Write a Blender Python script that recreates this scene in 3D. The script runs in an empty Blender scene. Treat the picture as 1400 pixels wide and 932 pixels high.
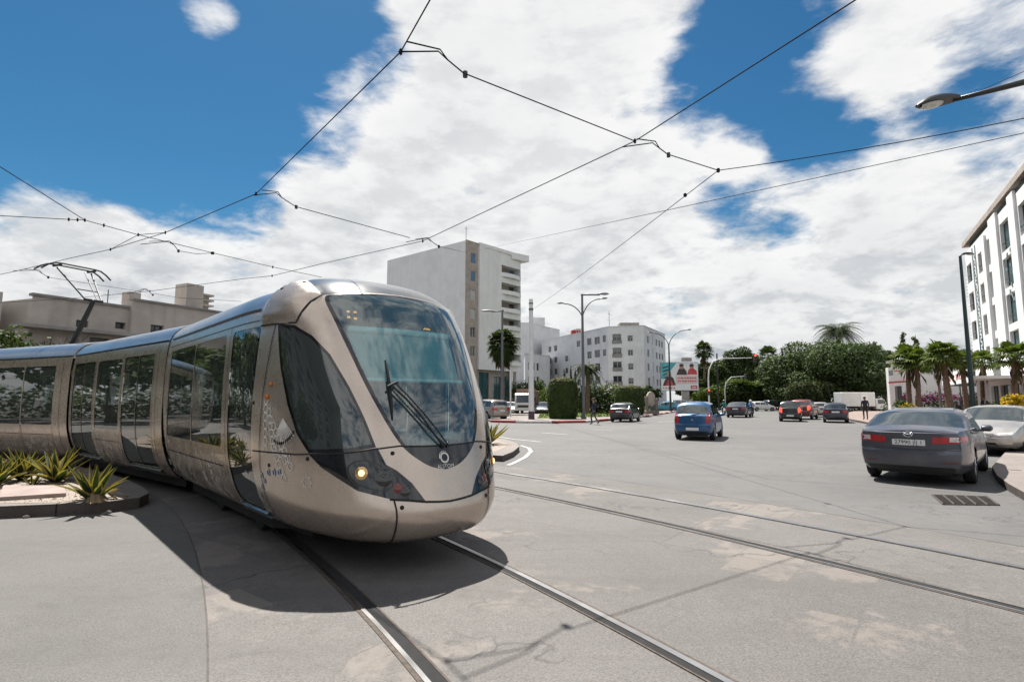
import bpy, bmesh, math, random
import numpy as np
from mathutils import Vector, Matrix, geometry
from mathutils.bvhtree import BVHTree
random.seed(7)
scene = bpy.context.scene
COL = scene.collection
PI = math.pi
R = math.radians

# ------------------------------------------------------------------ camera
FPX, HYP, EYE = 760.0, 547.0, 1.62
TILT = math.atan((HYP - 466) / FPX)
cam_d = bpy.data.cameras.new('camera')
cam = bpy.data.objects.new('camera', cam_d)
COL.objects.link(cam)
cam.location = (0, 0, EYE)
cam.rotation_euler = (PI / 2 + TILT, 0, 0)
cam_d.sensor_width = 36
cam_d.lens = 36 * FPX / 1400
cam_d.clip_end = 4000
scene.camera = cam
scene.view_settings.view_transform = 'Standard'
scene.view_settings.look = 'None'
scene.view_settings.exposure = 1.12
scene.view_settings.gamma = 1

def ray(px, py):
    v = (466 - py) / FPX
    return Vector(((px - 700) / FPX, math.cos(TILT) - math.sin(TILT) * v, math.sin(TILT) + math.cos(TILT) * v))
def at(px, py, z=0.0):                 # the point at height z seen at a spot of the photograph
    r = ray(px, py)
    return Vector((0, 0, EYE)) + r * ((z - EYE) / r.z)
def atY(px, py, Y):                    # the point at distance Y
    r = ray(px, py)
    return Vector((0, 0, EYE)) + r * (Y / r.y)

# ------------------------------------------------------------------ objects
class MB:
    """collects shapes and links them as ONE mesh object"""
    def __init__(s):
        s.v, s.f, s.m = [], [], []
    def add(s, vs, fs, mi=0):
        n = len(s.v)
        s.v += [tuple(p) for p in vs]
        s.f += [tuple(i + n for i in f) for f in fs]
        s.m += [mi] * len(fs)
        return s
    def box(s, c, d, rz=0, mi=0, bev=0, M=None):
        x, y, z = d[0] / 2, d[1] / 2, d[2] / 2
        if bev:
            b = min(bev, x * .9, y * .9, z * .9)
            vs = []
            for k, zz in ((x, 0),):
                pass
            P = []
            for lv, ins in ((-z, b), (-z + b, 0), (z - b, 0), (z, b)):
                xx, yy = x - ins, y - ins
                cb = b * .7 if ins == 0 else b * .5
                P += [(xx - cb, -yy, lv), (xx, -yy + cb, lv), (xx, yy - cb, lv), (xx - cb, yy, lv),
                      (-xx + cb, yy, lv), (-xx, yy - cb, lv), (-xx, -yy + cb, lv), (-xx + cb, -yy, lv)]
            fs = [tuple(range(7, -1, -1)), tuple(range(24, 32))]
            for L in range(3):
                for i in range(8):
                    fs.append((L * 8 + i, L * 8 + (i + 1) % 8, L * 8 + 8 + (i + 1) % 8, L * 8 + 8 + i))
        else:
            P = [(-x, -y, -z), (x, -y, -z), (x, y, -z), (-x, y, -z), (-x, -y, z), (x, -y, z), (x, y, z), (-x, y, z)]
            fs = [(3, 2, 1, 0), (4, 5, 6, 7), (0, 1, 5, 4), (1, 2, 6, 5), (2, 3, 7, 6), (3, 0, 4, 7)]
        m = Matrix.Translation(Vector(c)) @ Matrix.Rotation(rz, 4, 'Z')
        if M is not None: m = M @ m
        return s.add([m @ Vector(p) for p in P], fs, mi)
    def tube(s, pts, rad, n=8, mi=0, cap=True):
        pts = [Vector(p) for p in pts]
        if not hasattr(rad, '__len__'): rad = [rad] * len(pts)
        vs, fs = [], []
        up = Vector((0, 0, 1))
        prev = None
        for i, p in enumerate(pts):
            a = pts[max(i - 1, 0)]; b = pts[min(i + 1, len(pts) - 1)]
            t = (b - a)
            if t.length < 1e-9: t = Vector((0, 0, 1))
            t.normalize()
            if prev is None:
                u = t.cross(up)
                if u.length < 1e-3: u = t.cross(Vector((1, 0, 0)))
            else:
                u = prev - t * prev.dot(t)
                if u.length < 1e-6: u = t.cross(up)
            u.normalize(); w = t.cross(u); prev = u
            for k in range(n):
                q = 2 * PI * k / n
                vs.append(p + (u * math.cos(q) + w * math.sin(q)) * rad[i])
        for i in range(len(pts) - 1):
            for k in range(n):
                fs.append((i * n + k, i * n + (k + 1) % n, i * n + n + (k + 1) % n, i * n + n + k))
        if cap:
            fs.append(tuple(range(n - 1, -1, -1)))
            fs.append(tuple(range((len(pts) - 1) * n, len(pts) * n)))
        return s.add(vs, fs, mi)
    def cyl(s, c, r, h, n=16, mi=0, r2=None):
        c = Vector(c)
        return s.tube([c, c + Vector((0, 0, h))], [r, r if r2 is None else r2], n, mi)
    def prism(s, poly, z0, z1, mi=0, M=None):
        n = len(poly)
        a = sum(poly[i][0] * poly[(i + 1) % n][1] - poly[(i + 1) % n][0] * poly[i][1] for i in range(n))
        if a < 0: poly = poly[::-1]
        vs = [Vector((p[0], p[1], z0)) for p in poly] + [Vector((p[0], p[1], z1)) for p in poly]
        if M is not None: vs = [M @ q for q in vs]
        fs = [tuple(range(n - 1, -1, -1)), tuple(range(n, 2 * n))]
        fs += [(i, (i + 1) % n, n + (i + 1) % n, n + i) for i in range(n)]
        return s.add(vs, fs, mi)
    def lathe(s, prof, c=(0, 0, 0), n=16, mi=0, M=None):
        vs, fs = [], []
        for r, z in prof:
            for k in range(n):
                q = 2 * PI * k / n
                p = Vector((c[0] + r * math.cos(q), c[1] + r * math.sin(q), c[2] + z))
                vs.append(M @ p if M is not None else p)
        for i in range(len(prof) - 1):
            for k in range(n):
                fs.append((i * n + k, i * n + (k + 1) % n, i * n + n + (k + 1) % n, i * n + n + k))
        fs.append(tuple(range(n - 1, -1, -1)))
        fs.append(tuple(range((len(prof) - 1) * n, len(prof) * n)))
        return s.add(vs, fs, mi)
    def quad(s, a, b, c, d, mi=0):
        return s.add([a, b, c, d], [(0, 1, 2, 3)], mi)
    def grid(s, rows, mi=0, flip=False):
        nr, nc = len(rows), len(rows[0])
        vs = [p for r in rows for p in r]
        fs = []
        for i in range(nr - 1):
            for j in range(nc - 1):
                q = (i * nc + j, i * nc + j + 1, (i + 1) * nc + j + 1, (i + 1) * nc + j)
                fs.append(q[::-1] if flip else q)
        return s.add(vs, fs, mi)
    def build(s, name, mats, parent=None, smooth=False, M=None):
        me = bpy.data.meshes.new(name)
        vs = s.v if M is None else [tuple(M @ Vector(p)) for p in s.v]
        me.from_pydata(vs, [], s.f)
        if not isinstance(mats, (list, tuple)): mats = [mats]
        for m in mats: me.materials.append(m)
        if len(mats) > 1: me.polygons.foreach_set('material_index', s.m)
        if smooth:
            me.polygons.foreach_set('use_smooth', [True] * len(me.polygons))
            if smooth is not True: me.set_sharp_from_angle(angle=R(smooth))
        me.update()
        o = bpy.data.objects.new(name, me)
        COL.objects.link(o)
        if parent is not None: o.parent = parent
        return o

def tag(o, label=None, cat=None, group=None, kind=None):
    if label: o['label'] = label
    if cat: o['category'] = cat
    if group: o['group'] = group
    if kind: o['kind'] = kind
    return o
def thing(name, label, cat, loc=(0, 0, 0), rz=0, group=None):
    o = bpy.data.objects.new(name, None)
    o.empty_display_size = .2
    COL.objects.link(o)
    o.location = loc
    o.rotation_euler = (0, 0, rz)
    return tag(o, label, cat, group)
def kids(o):
    return [c for c in bpy.data.objects if c.parent == o]
def dup(o, loc, rz, label, scale=1.0, group=None):
    r = o.copy(); COL.objects.link(r)
    r.location = loc; r.rotation_euler = (0, 0, rz); r.scale = (scale,) * 3 if not hasattr(scale, '__len__') else scale
    r['label'] = label
    if group: r['group'] = group
    for c in kids(o):
        d = c.copy(); COL.objects.link(d); d.parent = r
        for g in kids(c):
            e = g.copy(); COL.objects.link(e); e.parent = d
    return r

# ------------------------------------------------------------------ materials
class NT:
    def __init__(s, tree):
        s.t = tree; s.n = tree.nodes; s.l = tree.links
    def new(s, kind, **kw):
        n = s.n.new(kind)
        for k, v in kw.items():
            if k.startswith('i_'):
                key = k[2:]
                key = int(key) if key.isdigit() else key.replace('_', ' ')
                s.set(n.inputs[key], v)
            else: setattr(n, k, v)
        return n
    def set(s, inp, v):
        if isinstance(v, bpy.types.NodeSocket): s.l.new(v, inp)
        else:
            if hasattr(v, '__len__') and len(v) == 3 and inp.type == 'RGBA': v = (*v, 1)
            inp.default_value = v
    def math(s, op, a, b=None, c=None, clamp=False):
        n = s.n.new('ShaderNodeMath'); n.operation = op; n.use_clamp = clamp
        s.set(n.inputs[0], a)
        if b is not None: s.set(n.inputs[1], b)
        if c is not None: s.set(n.inputs[2], c)
        return n.outputs[0]
    def noise(s, vec, scale, detail=4, rough=.55, dist=0.0):
        n = s.n.new('ShaderNodeTexNoise')
        if vec is not None: s.l.new(vec, n.inputs['Vector'])
        n.inputs['Scale'].default_value = scale; n.inputs['Detail'].default_value = detail
        n.inputs['Roughness'].default_value = rough; n.inputs['Distortion'].default_value = dist
        return n.outputs['Fac']
    def ramp(s, fac, stops, mode='LINEAR'):
        n = s.n.new('ShaderNodeValToRGB'); s.l.new(fac, n.inputs[0])
        n.color_ramp.interpolation = mode
        e = n.color_ramp.elements
        while len(e) < len(stops): e.new(.5)
        for k, (p, c) in enumerate(stops):
            e[k].position = p
            e[k].color = (c, c, c, 1) if not hasattr(c, '__len__') else (*c, 1)
        return n.outputs[0]
    def mix(s, fac, a, b, mode='MIX'):
        n = s.n.new('ShaderNodeMix'); n.data_type = 'RGBA'; n.blend_type = mode
        s.set(n.inputs[0], fac); s.set(n.inputs[6], a); s.set(n.inputs[7], b)
        return n.outputs[2]
    def maprange(s, v, a, b, c=0.0, d=1.0, smooth=False):
        n = s.n.new('ShaderNodeMapRange')
        if smooth: n.interpolation_type = 'SMOOTHSTEP'
        s.set(n.inputs[0], v)
        for k, x in enumerate((a, b, c, d)): n.inputs[k + 1].default_value = x
        return n.outputs[0]
    def bump(s, h, strength=.3, dist=.02):
        n = s.n.new('ShaderNodeBump'); s.l.new(h, n.inputs['Height'])
        n.inputs['Strength'].default_value = strength; n.inputs['Distance'].default_value = dist
        return n.outputs[0]

def newmat(name):
    m = bpy.data.materials.new(name); m.use_nodes = True
    nt = NT(m.node_tree)
    b = m.node_tree.nodes['Principled BSDF']
    return m, nt, b
def pos(nt): return nt.new('ShaderNodeNewGeometry').outputs['Position']
def objco(nt): return nt.new('ShaderNodeTexCoord').outputs['Object']
def pm(name, col, rough=.6, metal=0.0, var=.15, scale=3.0, bump=0.0, bscale=40.0, coat=0.0, spec=.5, emit=None, es=1.0, dirt=0.0, streak=0.0):
    """procedural Principled: mottled base colour, optional bump"""
    m, nt, b = newmat(name)
    co = objco(nt)
    f = nt.noise(co, scale, 5, .6)
    lo = tuple(c * (1 - var) for c in col); hi = tuple(min(1, c * (1 + var)) for c in col)
    c = nt.ramp(f, [(.3, lo), (.7, hi)])
    if dirt:
        g = nt.noise(co, scale * .37, 6, .65, .4)
        c = nt.mix(nt.maprange(g, .5, .72, 0, dirt), c, tuple(x * .45 for x in col))
    if streak:
        mp = nt.new('ShaderNodeMapping'); nt.l.new(co, mp.inputs[0]); mp.inputs['Scale'].default_value = (1.6, 1.6, .07)
        g = nt.noise(mp.outputs[0], 1.0, 5, .65); g2 = nt.noise(co, .25, 3, .5)
        c = nt.mix(nt.math('MULTIPLY', nt.maprange(g, .48, .72, 0, streak), nt.maprange(g2, .35, .65, .2, 1)), c, tuple(x * y for x, y in zip(col, (.50, .47, .43))))
    nt.set(b.inputs['Base Color'], c)
    b.inputs['Roughness'].default_value = rough
    b.inputs['Metallic'].default_value = metal
    b.inputs['Specular IOR Level'].default_value = spec
    b.inputs['Coat Weight'].default_value = coat
    b.inputs['Coat Roughness'].default_value = .04
    if bump:
        h = nt.noise(co, bscale, 4, .6)
        nt.l.new(nt.bump(h, bump, .02), b.inputs['Normal'])
    if emit:
        b.inputs['Emission Color'].default_value = (*emit, 1); b.inputs['Emission Strength'].default_value = es
    return m
def glass(name, tint, alpha, rough=.02, refl=1.0, base=.05):
    """window pane: Fresnel reflection over tinted see-through; alpha = share of light let through"""
    m, nt, b = newmat(name)
    nt.n.remove(b)
    out = nt.n['Material Output']
    tr = nt.new('ShaderNodeBsdfTransparent'); tr.inputs[0].default_value = (*[t * alpha for t in tint], 1)
    gl = nt.new('ShaderNodeBsdfGlossy'); gl.inputs['Roughness'].default_value = rough
    gl.inputs['Color'].default_value = (1, 1, 1, 1)
    df = nt.new('ShaderNodeBsdfDiffuse'); df.inputs['Color'].default_value = (tint[0] * .05, tint[1] * .05, tint[2] * .05, 1)
    ad = nt.new('ShaderNodeAddShader'); nt.l.new(tr.outputs[0], ad.inputs[0]); nt.l.new(df.outputs[0], ad.inputs[1])
    fr = nt.new('ShaderNodeFresnel'); fr.inputs['IOR'].default_value = 1.5
    k = nt.math('MULTIPLY_ADD', fr.outputs[0], refl, base, clamp=True)
    mx = nt.new('ShaderNodeMixShader'); nt.l.new(k, mx.inputs[0]); nt.l.new(ad.outputs[0], mx.inputs[1]); nt.l.new(gl.outputs[0], mx.inputs[2])
    nt.l.new(mx.outputs[0], out.inputs['Surface'])
    return m

M = {}
M['asphalt_pole'] = pm('painted_steel_grey', (.11, .115, .125), .5, .3, .15, 2)
M['pole_dark'] = pm('painted_steel_black', (.025, .028, .03), .4, .3, .2, 3)
M['pole_white'] = pm('painted_steel_white', (.62, .62, .62), .5, 0, .08, 2, dirt=.3)
M['steel'] = pm('brushed_steel', (.55, .55, .55), .25, 1, .2, 9)
M['black'] = pm('black_rubber', (.014, .014, .015), .75, 0, .3, 8, bump=.1)
M['black_gloss'] = pm('black_gloss', (.008, .008, .009), .06, 0, .2, 3, coat=.6)
M['white'] = pm('white_paint', (.72, .72, .72), .6, 0, .05, 2)
M['red'] = pm('red_paint', (.42, .03, .035), .5, 0, .2, 4)
M['wire'] = pm('copper_wire_dark', (.022, .022, .024), .95, 0, .2, 8, spec=.1)
M['chrome'] = pm('chrome', (.75, .75, .76), .12, 1, .05, 6)
M['plastic_dark'] = pm('dark_plastic', (.03, .03, .032), .5, 0, .2, 8)

# ------------------------------------------------------------------ sun and sky
SUN_DIR = Vector((-.17, .51, 1.0)).normalized()          # from the place towards the sun
elev = math.asin(SUN_DIR.z)
azim = math.atan2(SUN_DIR.x, SUN_DIR.y)
sd = bpy.data.lights.new('sun', 'SUN'); sd.energy = 5.0; sd.angle = R(.5); sd.color = (1, .955, .88)
so = bpy.data.objects.new('sun', sd); COL.objects.link(so)
so.rotation_euler = (-SUN_DIR).to_track_quat('-Z', 'Y').to_euler()
so.location = SUN_DIR * 200

world = bpy.data.worlds.new('World'); scene.world = world; world.use_nodes = True
w = NT(world.node_tree)
w.n.clear()
out = w.new('ShaderNodeOutputWorld')
sky = w.new('ShaderNodeTexSky'); sky.sky_type = 'NISHITA'; sky.sun_disc = False
sky.sun_elevation = elev; sky.sun_rotation = azim
sky.air_density = 1.0; sky.dust_density = .3; sky.ozone_density = 3.0; sky.altitude = 0
bg = w.new('ShaderNodeBackground', i_Strength=.05)
hs = w.new('ShaderNodeHueSaturation'); hs.inputs['Saturation'].default_value = 1.22
w.l.new(sky.outputs[0], hs.inputs['Color'])
w.l.new(w.mix(1.0, hs.outputs[0], (.44, .735, .74), 'MULTIPLY'), bg.inputs['Color'])
dirn = w.new('ShaderNodeTexCoord').outputs['Generated']
# where the cloud banks and the gaps stand in the sky: direction, angular radius, weight
BANKS = [((90, 40), 17, -.50), ((60, 190), 13, -.50), ((250, 190), 8, -.38), ((330, 90), 7, -.24), ((450, 30), 6.0, -.36), ((450, 170), 3.2, -.16), ((248, 18), 4.2, .85), ((300, 30), 2.5, .25), ((190, 120), 4, -.1),
         ((420, 120), 3.6, .40), ((500, 200), 7, .22), ((610, 60), 8, .42), ((720, 90), 8, .40), ((840, 20), 6, .34), ((1000, 110), 5.5, -.42), ((1055, 255), 5.5, -.36), ((930, 165), 4, .18), ((1005, 205), 2.4, .36), ((1130, 190), 3.6, -.34), ((1090, 330), 2.2, -.22), ((545, 265), 2.0, -.16), ((470, 250), 2.4, -.22),
         ((1160, 70), 7, .18), ((1270, 215), 5, -.30), ((1090, 30), 3.5, -.30), ((1330, 30), 7, .10), ((1310, 110), 3.0, -.16), ((1220, 130), 3, .10), ((1350, 270), 7, .26), ((1200, 290), 5, .22), ((1060, 455), 3.2, -.22), ((1000, 400), 4, .05),
         ((110, 345), 8, .55), ((20, 330), 5, .2), ((230, 330), 5, .3), ((300, 250), 3.5, .22), ((330, 330), 9, .34), ((560, 300), 8, .26), ((800, 250), 8, .26), ((950, 390), 13, .34), ((1250, 400), 13, .34), ((540, 110), 2.5, -.26), ((20, 420), 8, .25), ((1385, 130), 4, -.18),
         ((640, 235), 2.6, -.22), ((250, 370), 12, .3), ((650, 420), 14, .34), ((580, 0), 3, .2)]
acc = None
for (px, py), rad, wt in BANKS:
    d = ray(px, py).normalized()
    vm = w.new('ShaderNodeVectorMath', operation='DOT_PRODUCT')
    w.l.new(dirn, vm.inputs[0]); vm.inputs[1].default_value = d
    g = w.maprange(vm.outputs['Value'], math.cos(R(rad * 1.5)), math.cos(R(rad * .15)), 0, wt, True)
    acc = g if acc is None else w.math('ADD', acc, g)
sep = w.new('ShaderNodeSeparateXYZ'); w.l.new(dirn, sep.inputs[0])
# project on a cloud deck so that the puffs flatten towards the horizon
zz = w.math('ADD', w.math('MAXIMUM', sep.outputs[2], 0.0), .32)
cx = w.new('ShaderNodeCombineXYZ'); w.l.new(w.math('DIVIDE', sep.outputs[0], zz), cx.inputs[0]); w.l.new(w.math('DIVIDE', sep.outputs[1], zz), cx.inputs[1]); w.l.new(w.math('MULTIPLY', sep.outputs[2], 2.2), cx.inputs[2])
deck = cx.outputs[0]
def cloud_noise(vec):
    a = w.noise(vec, 2.6, 6, .56, .30); b = w.noise(vec, 7.5, 9, .62, .20); e = w.noise(vec, 21.0, 6, .62, .1)
    c = w.math('ADD', w.math('MULTIPLY_ADD', a, 1.25, -.60), w.math('MULTIPLY_ADD', b, .90, -.45))
    return w.math('ADD', c, w.math('MULTIPLY_ADD', e, .18, -.09))
n0 = cloud_noise(deck)
sh_ = w.new('ShaderNodeVectorMath', operation='ADD'); w.l.new(deck, sh_.inputs[0]); sh_.inputs[1].default_value = (-.03, -.02, .13)   # a little nearer the sun
n1 = cloud_noise(sh_.outputs[0])
cov = w.math('ADD', w.math('ADD', n0, acc), w.maprange(sep.outputs[2], .01, .16, .75, 0, True))
behind = w.maprange(sep.outputs[1], .25, -.45, 0, 1, True)           # brighter cloud added behind the viewer, to fill the shaded white walls
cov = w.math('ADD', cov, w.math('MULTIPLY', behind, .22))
dens = w.maprange(cov, -.12, .34, 0, 1, True)
low = w.maprange(sep.outputs[2], .03, .36, 1, 0)
relief = w.maprange(w.math('SUBTRACT', n1, n0), -.16, .26, 0, 1, True)   # shaded where the cloud thickens towards the sun
core = w.maprange(cov, .30, .95, 0, 1, True)
shade = w.math('MULTIPLY', w.math('MULTIPLY_ADD', core, .35, w.math('MULTIPLY', relief, .75)), w.math('MULTIPLY_ADD', low, .45, .50), clamp=True)
ccol = w.mix(shade, (1.0, .995, .985), (.48, .51, .55))
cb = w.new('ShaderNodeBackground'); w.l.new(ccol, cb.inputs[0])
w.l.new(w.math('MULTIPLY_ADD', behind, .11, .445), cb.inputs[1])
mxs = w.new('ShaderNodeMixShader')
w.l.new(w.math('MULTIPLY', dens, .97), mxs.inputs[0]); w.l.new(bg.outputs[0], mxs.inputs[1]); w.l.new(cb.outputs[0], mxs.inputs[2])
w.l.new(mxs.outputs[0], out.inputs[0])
scene.cycles.max_bounces = 8
scene.cycles.transparent_max_bounces = 16
scene.cycles.caustics_reflective = False
scene.cycles.caustics_refractive = False
scene.cycles.use_denoising = True
try: scene.cycles.denoiser = 'OPENIMAGEDENOISE'
except Exception: pass
scene.cycles.sample_clamp_indirect = 6
# ------------------------------------------------------------------ ground, road, tracks, islands
def ground_material(name, base, patch=None, tan=None, bricks=False, crack=.5, coarse=.35):
    m, nt, b = newmat(name)
    p = pos(nt)
    n1 = nt.noise(p, coarse, 6, .62, .3)
    n2 = nt.noise(p, 6.0, 5, .6)
    n3 = nt.noise(p, 75.0, 3, .75)
    n4 = nt.noise(p, .09, 3, .5)
    c = nt.ramp(n1, [(.3, tuple(x * .80 for x in base)), (.52, base), (.75, tuple(x * 1.16 for x in base))])
    c = nt.mix(nt.maprange(n4, .38, .66, 0, .5), c, tuple(x * y for x, y in zip(base, (.84, .83, .83))))
    c = nt.mix(.55, c, nt.ramp(n2, [(.3, .70), (.7, 1.0)]), 'MULTIPLY')
    c = nt.mix(.75, c, nt.ramp(n3, [(.34, .42), (.5, .9), (.64, 1.3)]), 'MULTIPLY')
    # long tyre-polished streaks and thin cracks
    mp = nt.new('ShaderNodeMapping'); nt.l.new(p, mp.inputs[0]); mp.inputs['Rotation'].default_value = (0, 0, .95); mp.inputs['Scale'].default_value = (.12, 1.6, 1)
    st = nt.noise(mp.outputs[0], 1.3, 4, .55)
    c = nt.mix(nt.maprange(st, .48, .72, 0, .5), c, tuple(x * .62 for x in base))
    vo = nt.new('ShaderNodeTexVoronoi', feature='DISTANCE_TO_EDGE'); vo.inputs['Scale'].default_value = .42
    vd = nt.new('ShaderNodeVectorMath', operation='ADD')
    nc = nt.new('ShaderNodeTexNoise'); nc.inputs['Scale'].default_value = 2.2; nc.inputs['Detail'].default_value = 5; nt.l.new(p, nc.inputs['Vector'])
    sc = nt.new('ShaderNodeVectorMath', operation='SCALE'); nt.l.new(nc.outputs['Color'], sc.inputs[0]); sc.inputs['Scale'].default_value = 1.1
    nt.l.new(p, vd.inputs[0]); nt.l.new(sc.outputs[0], vd.inputs[1]); nt.l.new(vd.outputs[0], vo.inputs['Vector'])
    cr = nt.math('MULTIPLY', nt.maprange(vo.outputs['Distance'], .0, .013, 1, 0), nt.maprange(nt.noise(p, .5, 3), .44, .56, 0, crack))
    if tan:
        # worn areas where the pale surface dressing has come through, in blocks
        t1 = nt.noise(p, .55, 7, .62, .5)
        bk = nt.new('ShaderNodeTexBrick'); mp2 = nt.new('ShaderNodeMapping'); nt.l.new(p, mp2.inputs[0]); mp2.inputs['Rotation'].default_value = (0, 0, R(-52))
        nt.l.new(mp2.outputs[0], bk.inputs['Vector'])
        bk.inputs['Scale'].default_value = 1.0; bk.inputs['Brick Width'].default_value = 1.25; bk.inputs['Row Height'].default_value = .62; bk.inputs['Mortar Size'].default_value = .012
        bk.inputs['Color1'].default_value = (0, 0, 0, 1); bk.inputs['Color2'].default_value = (1, 1, 1, 1); bk.inputs['Mortar'].default_value = (.3, .3, .3, 1)
        t2 = nt.math('ADD', t1, nt.math('MULTIPLY_ADD', bk.outputs['Color'], .13, -.075))
        t2 = nt.math('ADD', t2, nt.math('MULTIPLY_ADD', nt.noise(p, 7, 5, .7), .16, -.08))
        k = nt.maprange(t2, .545, .61, 0, .46, True)
        c = nt.mix(k, c, nt.mix(nt.noise(p, 5, 5, .7), tuple(x * .86 for x in tan), tan))
        c = nt.mix(nt.math('MULTIPLY', bk.outputs['Fac'], nt.math('MULTIPLY', k, .55)), c, tuple(x * .55 for x in base))
    # straight joints of old trench repairs, and the patches between them
    bq = nt.new('ShaderNodeTexBrick'); mq = nt.new('ShaderNodeMapping'); nt.l.new(p, mq.inputs[0]); mq.inputs['Rotation'].default_value = (0, 0, R(38)); nt.l.new(mq.outputs[0], bq.inputs['Vector'])
    bq.inputs['Scale'].default_value = 1.0; bq.inputs['Brick Width'].default_value = 7.3; bq.inputs['Row Height'].default_value = 3.1; bq.inputs['Mortar Size'].default_value = .011; bq.offset = .37
    bq.inputs['Color1'].default_value = (.86, .86, .86, 1); bq.inputs['Color2'].default_value = (1.1, 1.1, 1.1, 1); bq.inputs['Mortar'].default_value = (.55, .55, .55, 1)
    c = nt.mix(nt.maprange(nt.noise(p, .16, 2), .42, .58, .0, .75), c, bq.outputs['Color'], 'MULTIPLY')
    # oil drips and old patch stains
    sp = nt.noise(p, 1.7, 6, .7, .6)
    c = nt.mix(nt.maprange(sp, .57, .72, 0, .5), c, tuple(x * .5 for x in base))
    sp2 = nt.noise(p, 11.0, 3, .6)
    c = nt.mix(nt.maprange(sp2, .70, .76, 0, .5), c, tuple(x * .35 for x in base))
    c = nt.mix(cr, c, tuple(x * .35 for x in base))
    nt.set(b.inputs['Base Color'], c)
    nt.set(b.inputs['Roughness'], nt.maprange(n2, .3, .7, .62, .85))
    b.inputs['Specular IOR Level'].default_value = .35
    h = nt.math('ADD', nt.math('MULTIPLY', n3, .5), nt.math('MULTIPLY', cr, -1.2))
    nt.l.new(nt.bump(h, .32, .012), b.inputs['Normal'])
    return m
M['asphalt'] = ground_material('asphalt_worn', (0.121, 0.117, 0.115))
M['asphalt_left'] = ground_material('asphalt_fine', (0.118, 0.113, 0.108), crack=.15)
M['slab'] = ground_material('track_concrete', (0.130, 0.121, 0.116), tan=(0.212, 0.183, 0.160), bricks=True, crack=.8)
M['pave'] = ground_material('pavement_pale', (0.219, 0.190, 0.174), crack=.2)
M['pave_pink'] = ground_material('pavement_pink', (0.251, 0.190, 0.166), crack=.1)
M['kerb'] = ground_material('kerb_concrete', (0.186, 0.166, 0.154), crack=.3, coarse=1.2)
M['kerb_dark'] = ground_material('kerb_dark_brown', (0.081, 0.067, 0.061), crack=.4, coarse=1.5)  # darker brown concrete for kerb sides and joint lines
M['sand'] = ground_material('sandy_soil', (0.292, 0.243, 0.203), crack=.1, coarse=1.0)
M['mark'] = pm('worn_road_paint', (0.356, 0.348, 0.332), .7, 0, .25, 4, bump=.2)
M['lawn'] = pm('lawn_soil', (0.081, 0.105, 0.024), .9, 0, .4, 2)

def sheet(name, poly, z, mat):
    mb = MB()
    n = len(poly)
    a = sum(poly[i][0] * poly[(i + 1) % n][1] - poly[(i + 1) % n][0] * poly[i][1] for i in range(n))
    if a < 0: poly = poly[::-1]
    mb.add([(p[0], p[1], z) for p in poly], [tuple(range(n))])
    return tag(mb.build(name, mat), kind='structure')
def slab(name, poly, z0, z1, mats):
    """raised block: top in mats[0], sides in mats[1]"""
    mb = MB(); mb.prism(poly, z0, z1)
    mb.m = [0, 0] + [1] * (len(mb.f) - 2)
    return tag(mb.build(name, mats), kind='structure')

S = 1500
sheet('ground', [(-S, -S), (S, -S), (S, S), (-S, S)], 0, M['asphalt'])

T1C, T1R = Vector((-33.13, -15.39)), 38.42
T2C, T2R = Vector((-37.93, -20.31)), 49.39
def arc(c, r, a0, a1, n):
    return [Vector((c.x + r * math.cos(R(a0 + (a1 - a0) * k / n)), c.y + r * math.sin(R(a0 + (a1 - a0) * k / n)))) for k in range(n + 1)]
# concrete slab round both tracks
def slab_edge(a0, a1, n):
    o = []
    for k in range(n + 1):
        a = a0 + (a1 - a0) * k / n; r = T1R - 1.55 - .30 * max(0, min(40.5 - a, 40)) / 9.6; o.append(Vector((T1C.x + r * math.cos(R(a)), T1C.y + r * math.sin(R(a)))))
    return o
sl = slab_edge(-20, 120, 60) + arc(T2C, T2R + 1.75, 120, -20, 60)
sheet('near_road', slab_edge(-20, 120, 60) + [(-45, 10), (-45, -30), (0, -30)], .002, M['asphalt_left'])
sheet('track_slab_pavement', sl, .004, M['slab'])
# asphalt foot of the near road, left of the slab, with its joint
jl = slab_edge(20, 60, 60)
mbj = MB()
for a, b in zip(jl[:-1], jl[1:]):
    d = (b - a).normalized(); n = Vector((-d.y, d.x)) * .006
    mbj.quad((*(a - n), .0065), (*(a + n), .0065), (*(b + n), .0065), (*(b - n), .0065))
jl2 = arc(T2C, T2R + 1.75, 10, 70, 40)
for a, b in zip(jl2[:-1], jl2[1:]):
    d = (b - a).normalized(); n = Vector((-d.y, d.x)) * .010
    mbj.quad((*(a - n), .0065), (*(a + n), .0065), (*(b + n), .0065), (*(b - n), .0065))
tag(mbj.build('pavement_joint_line', M['kerb_dark']), kind='structure')

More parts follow.
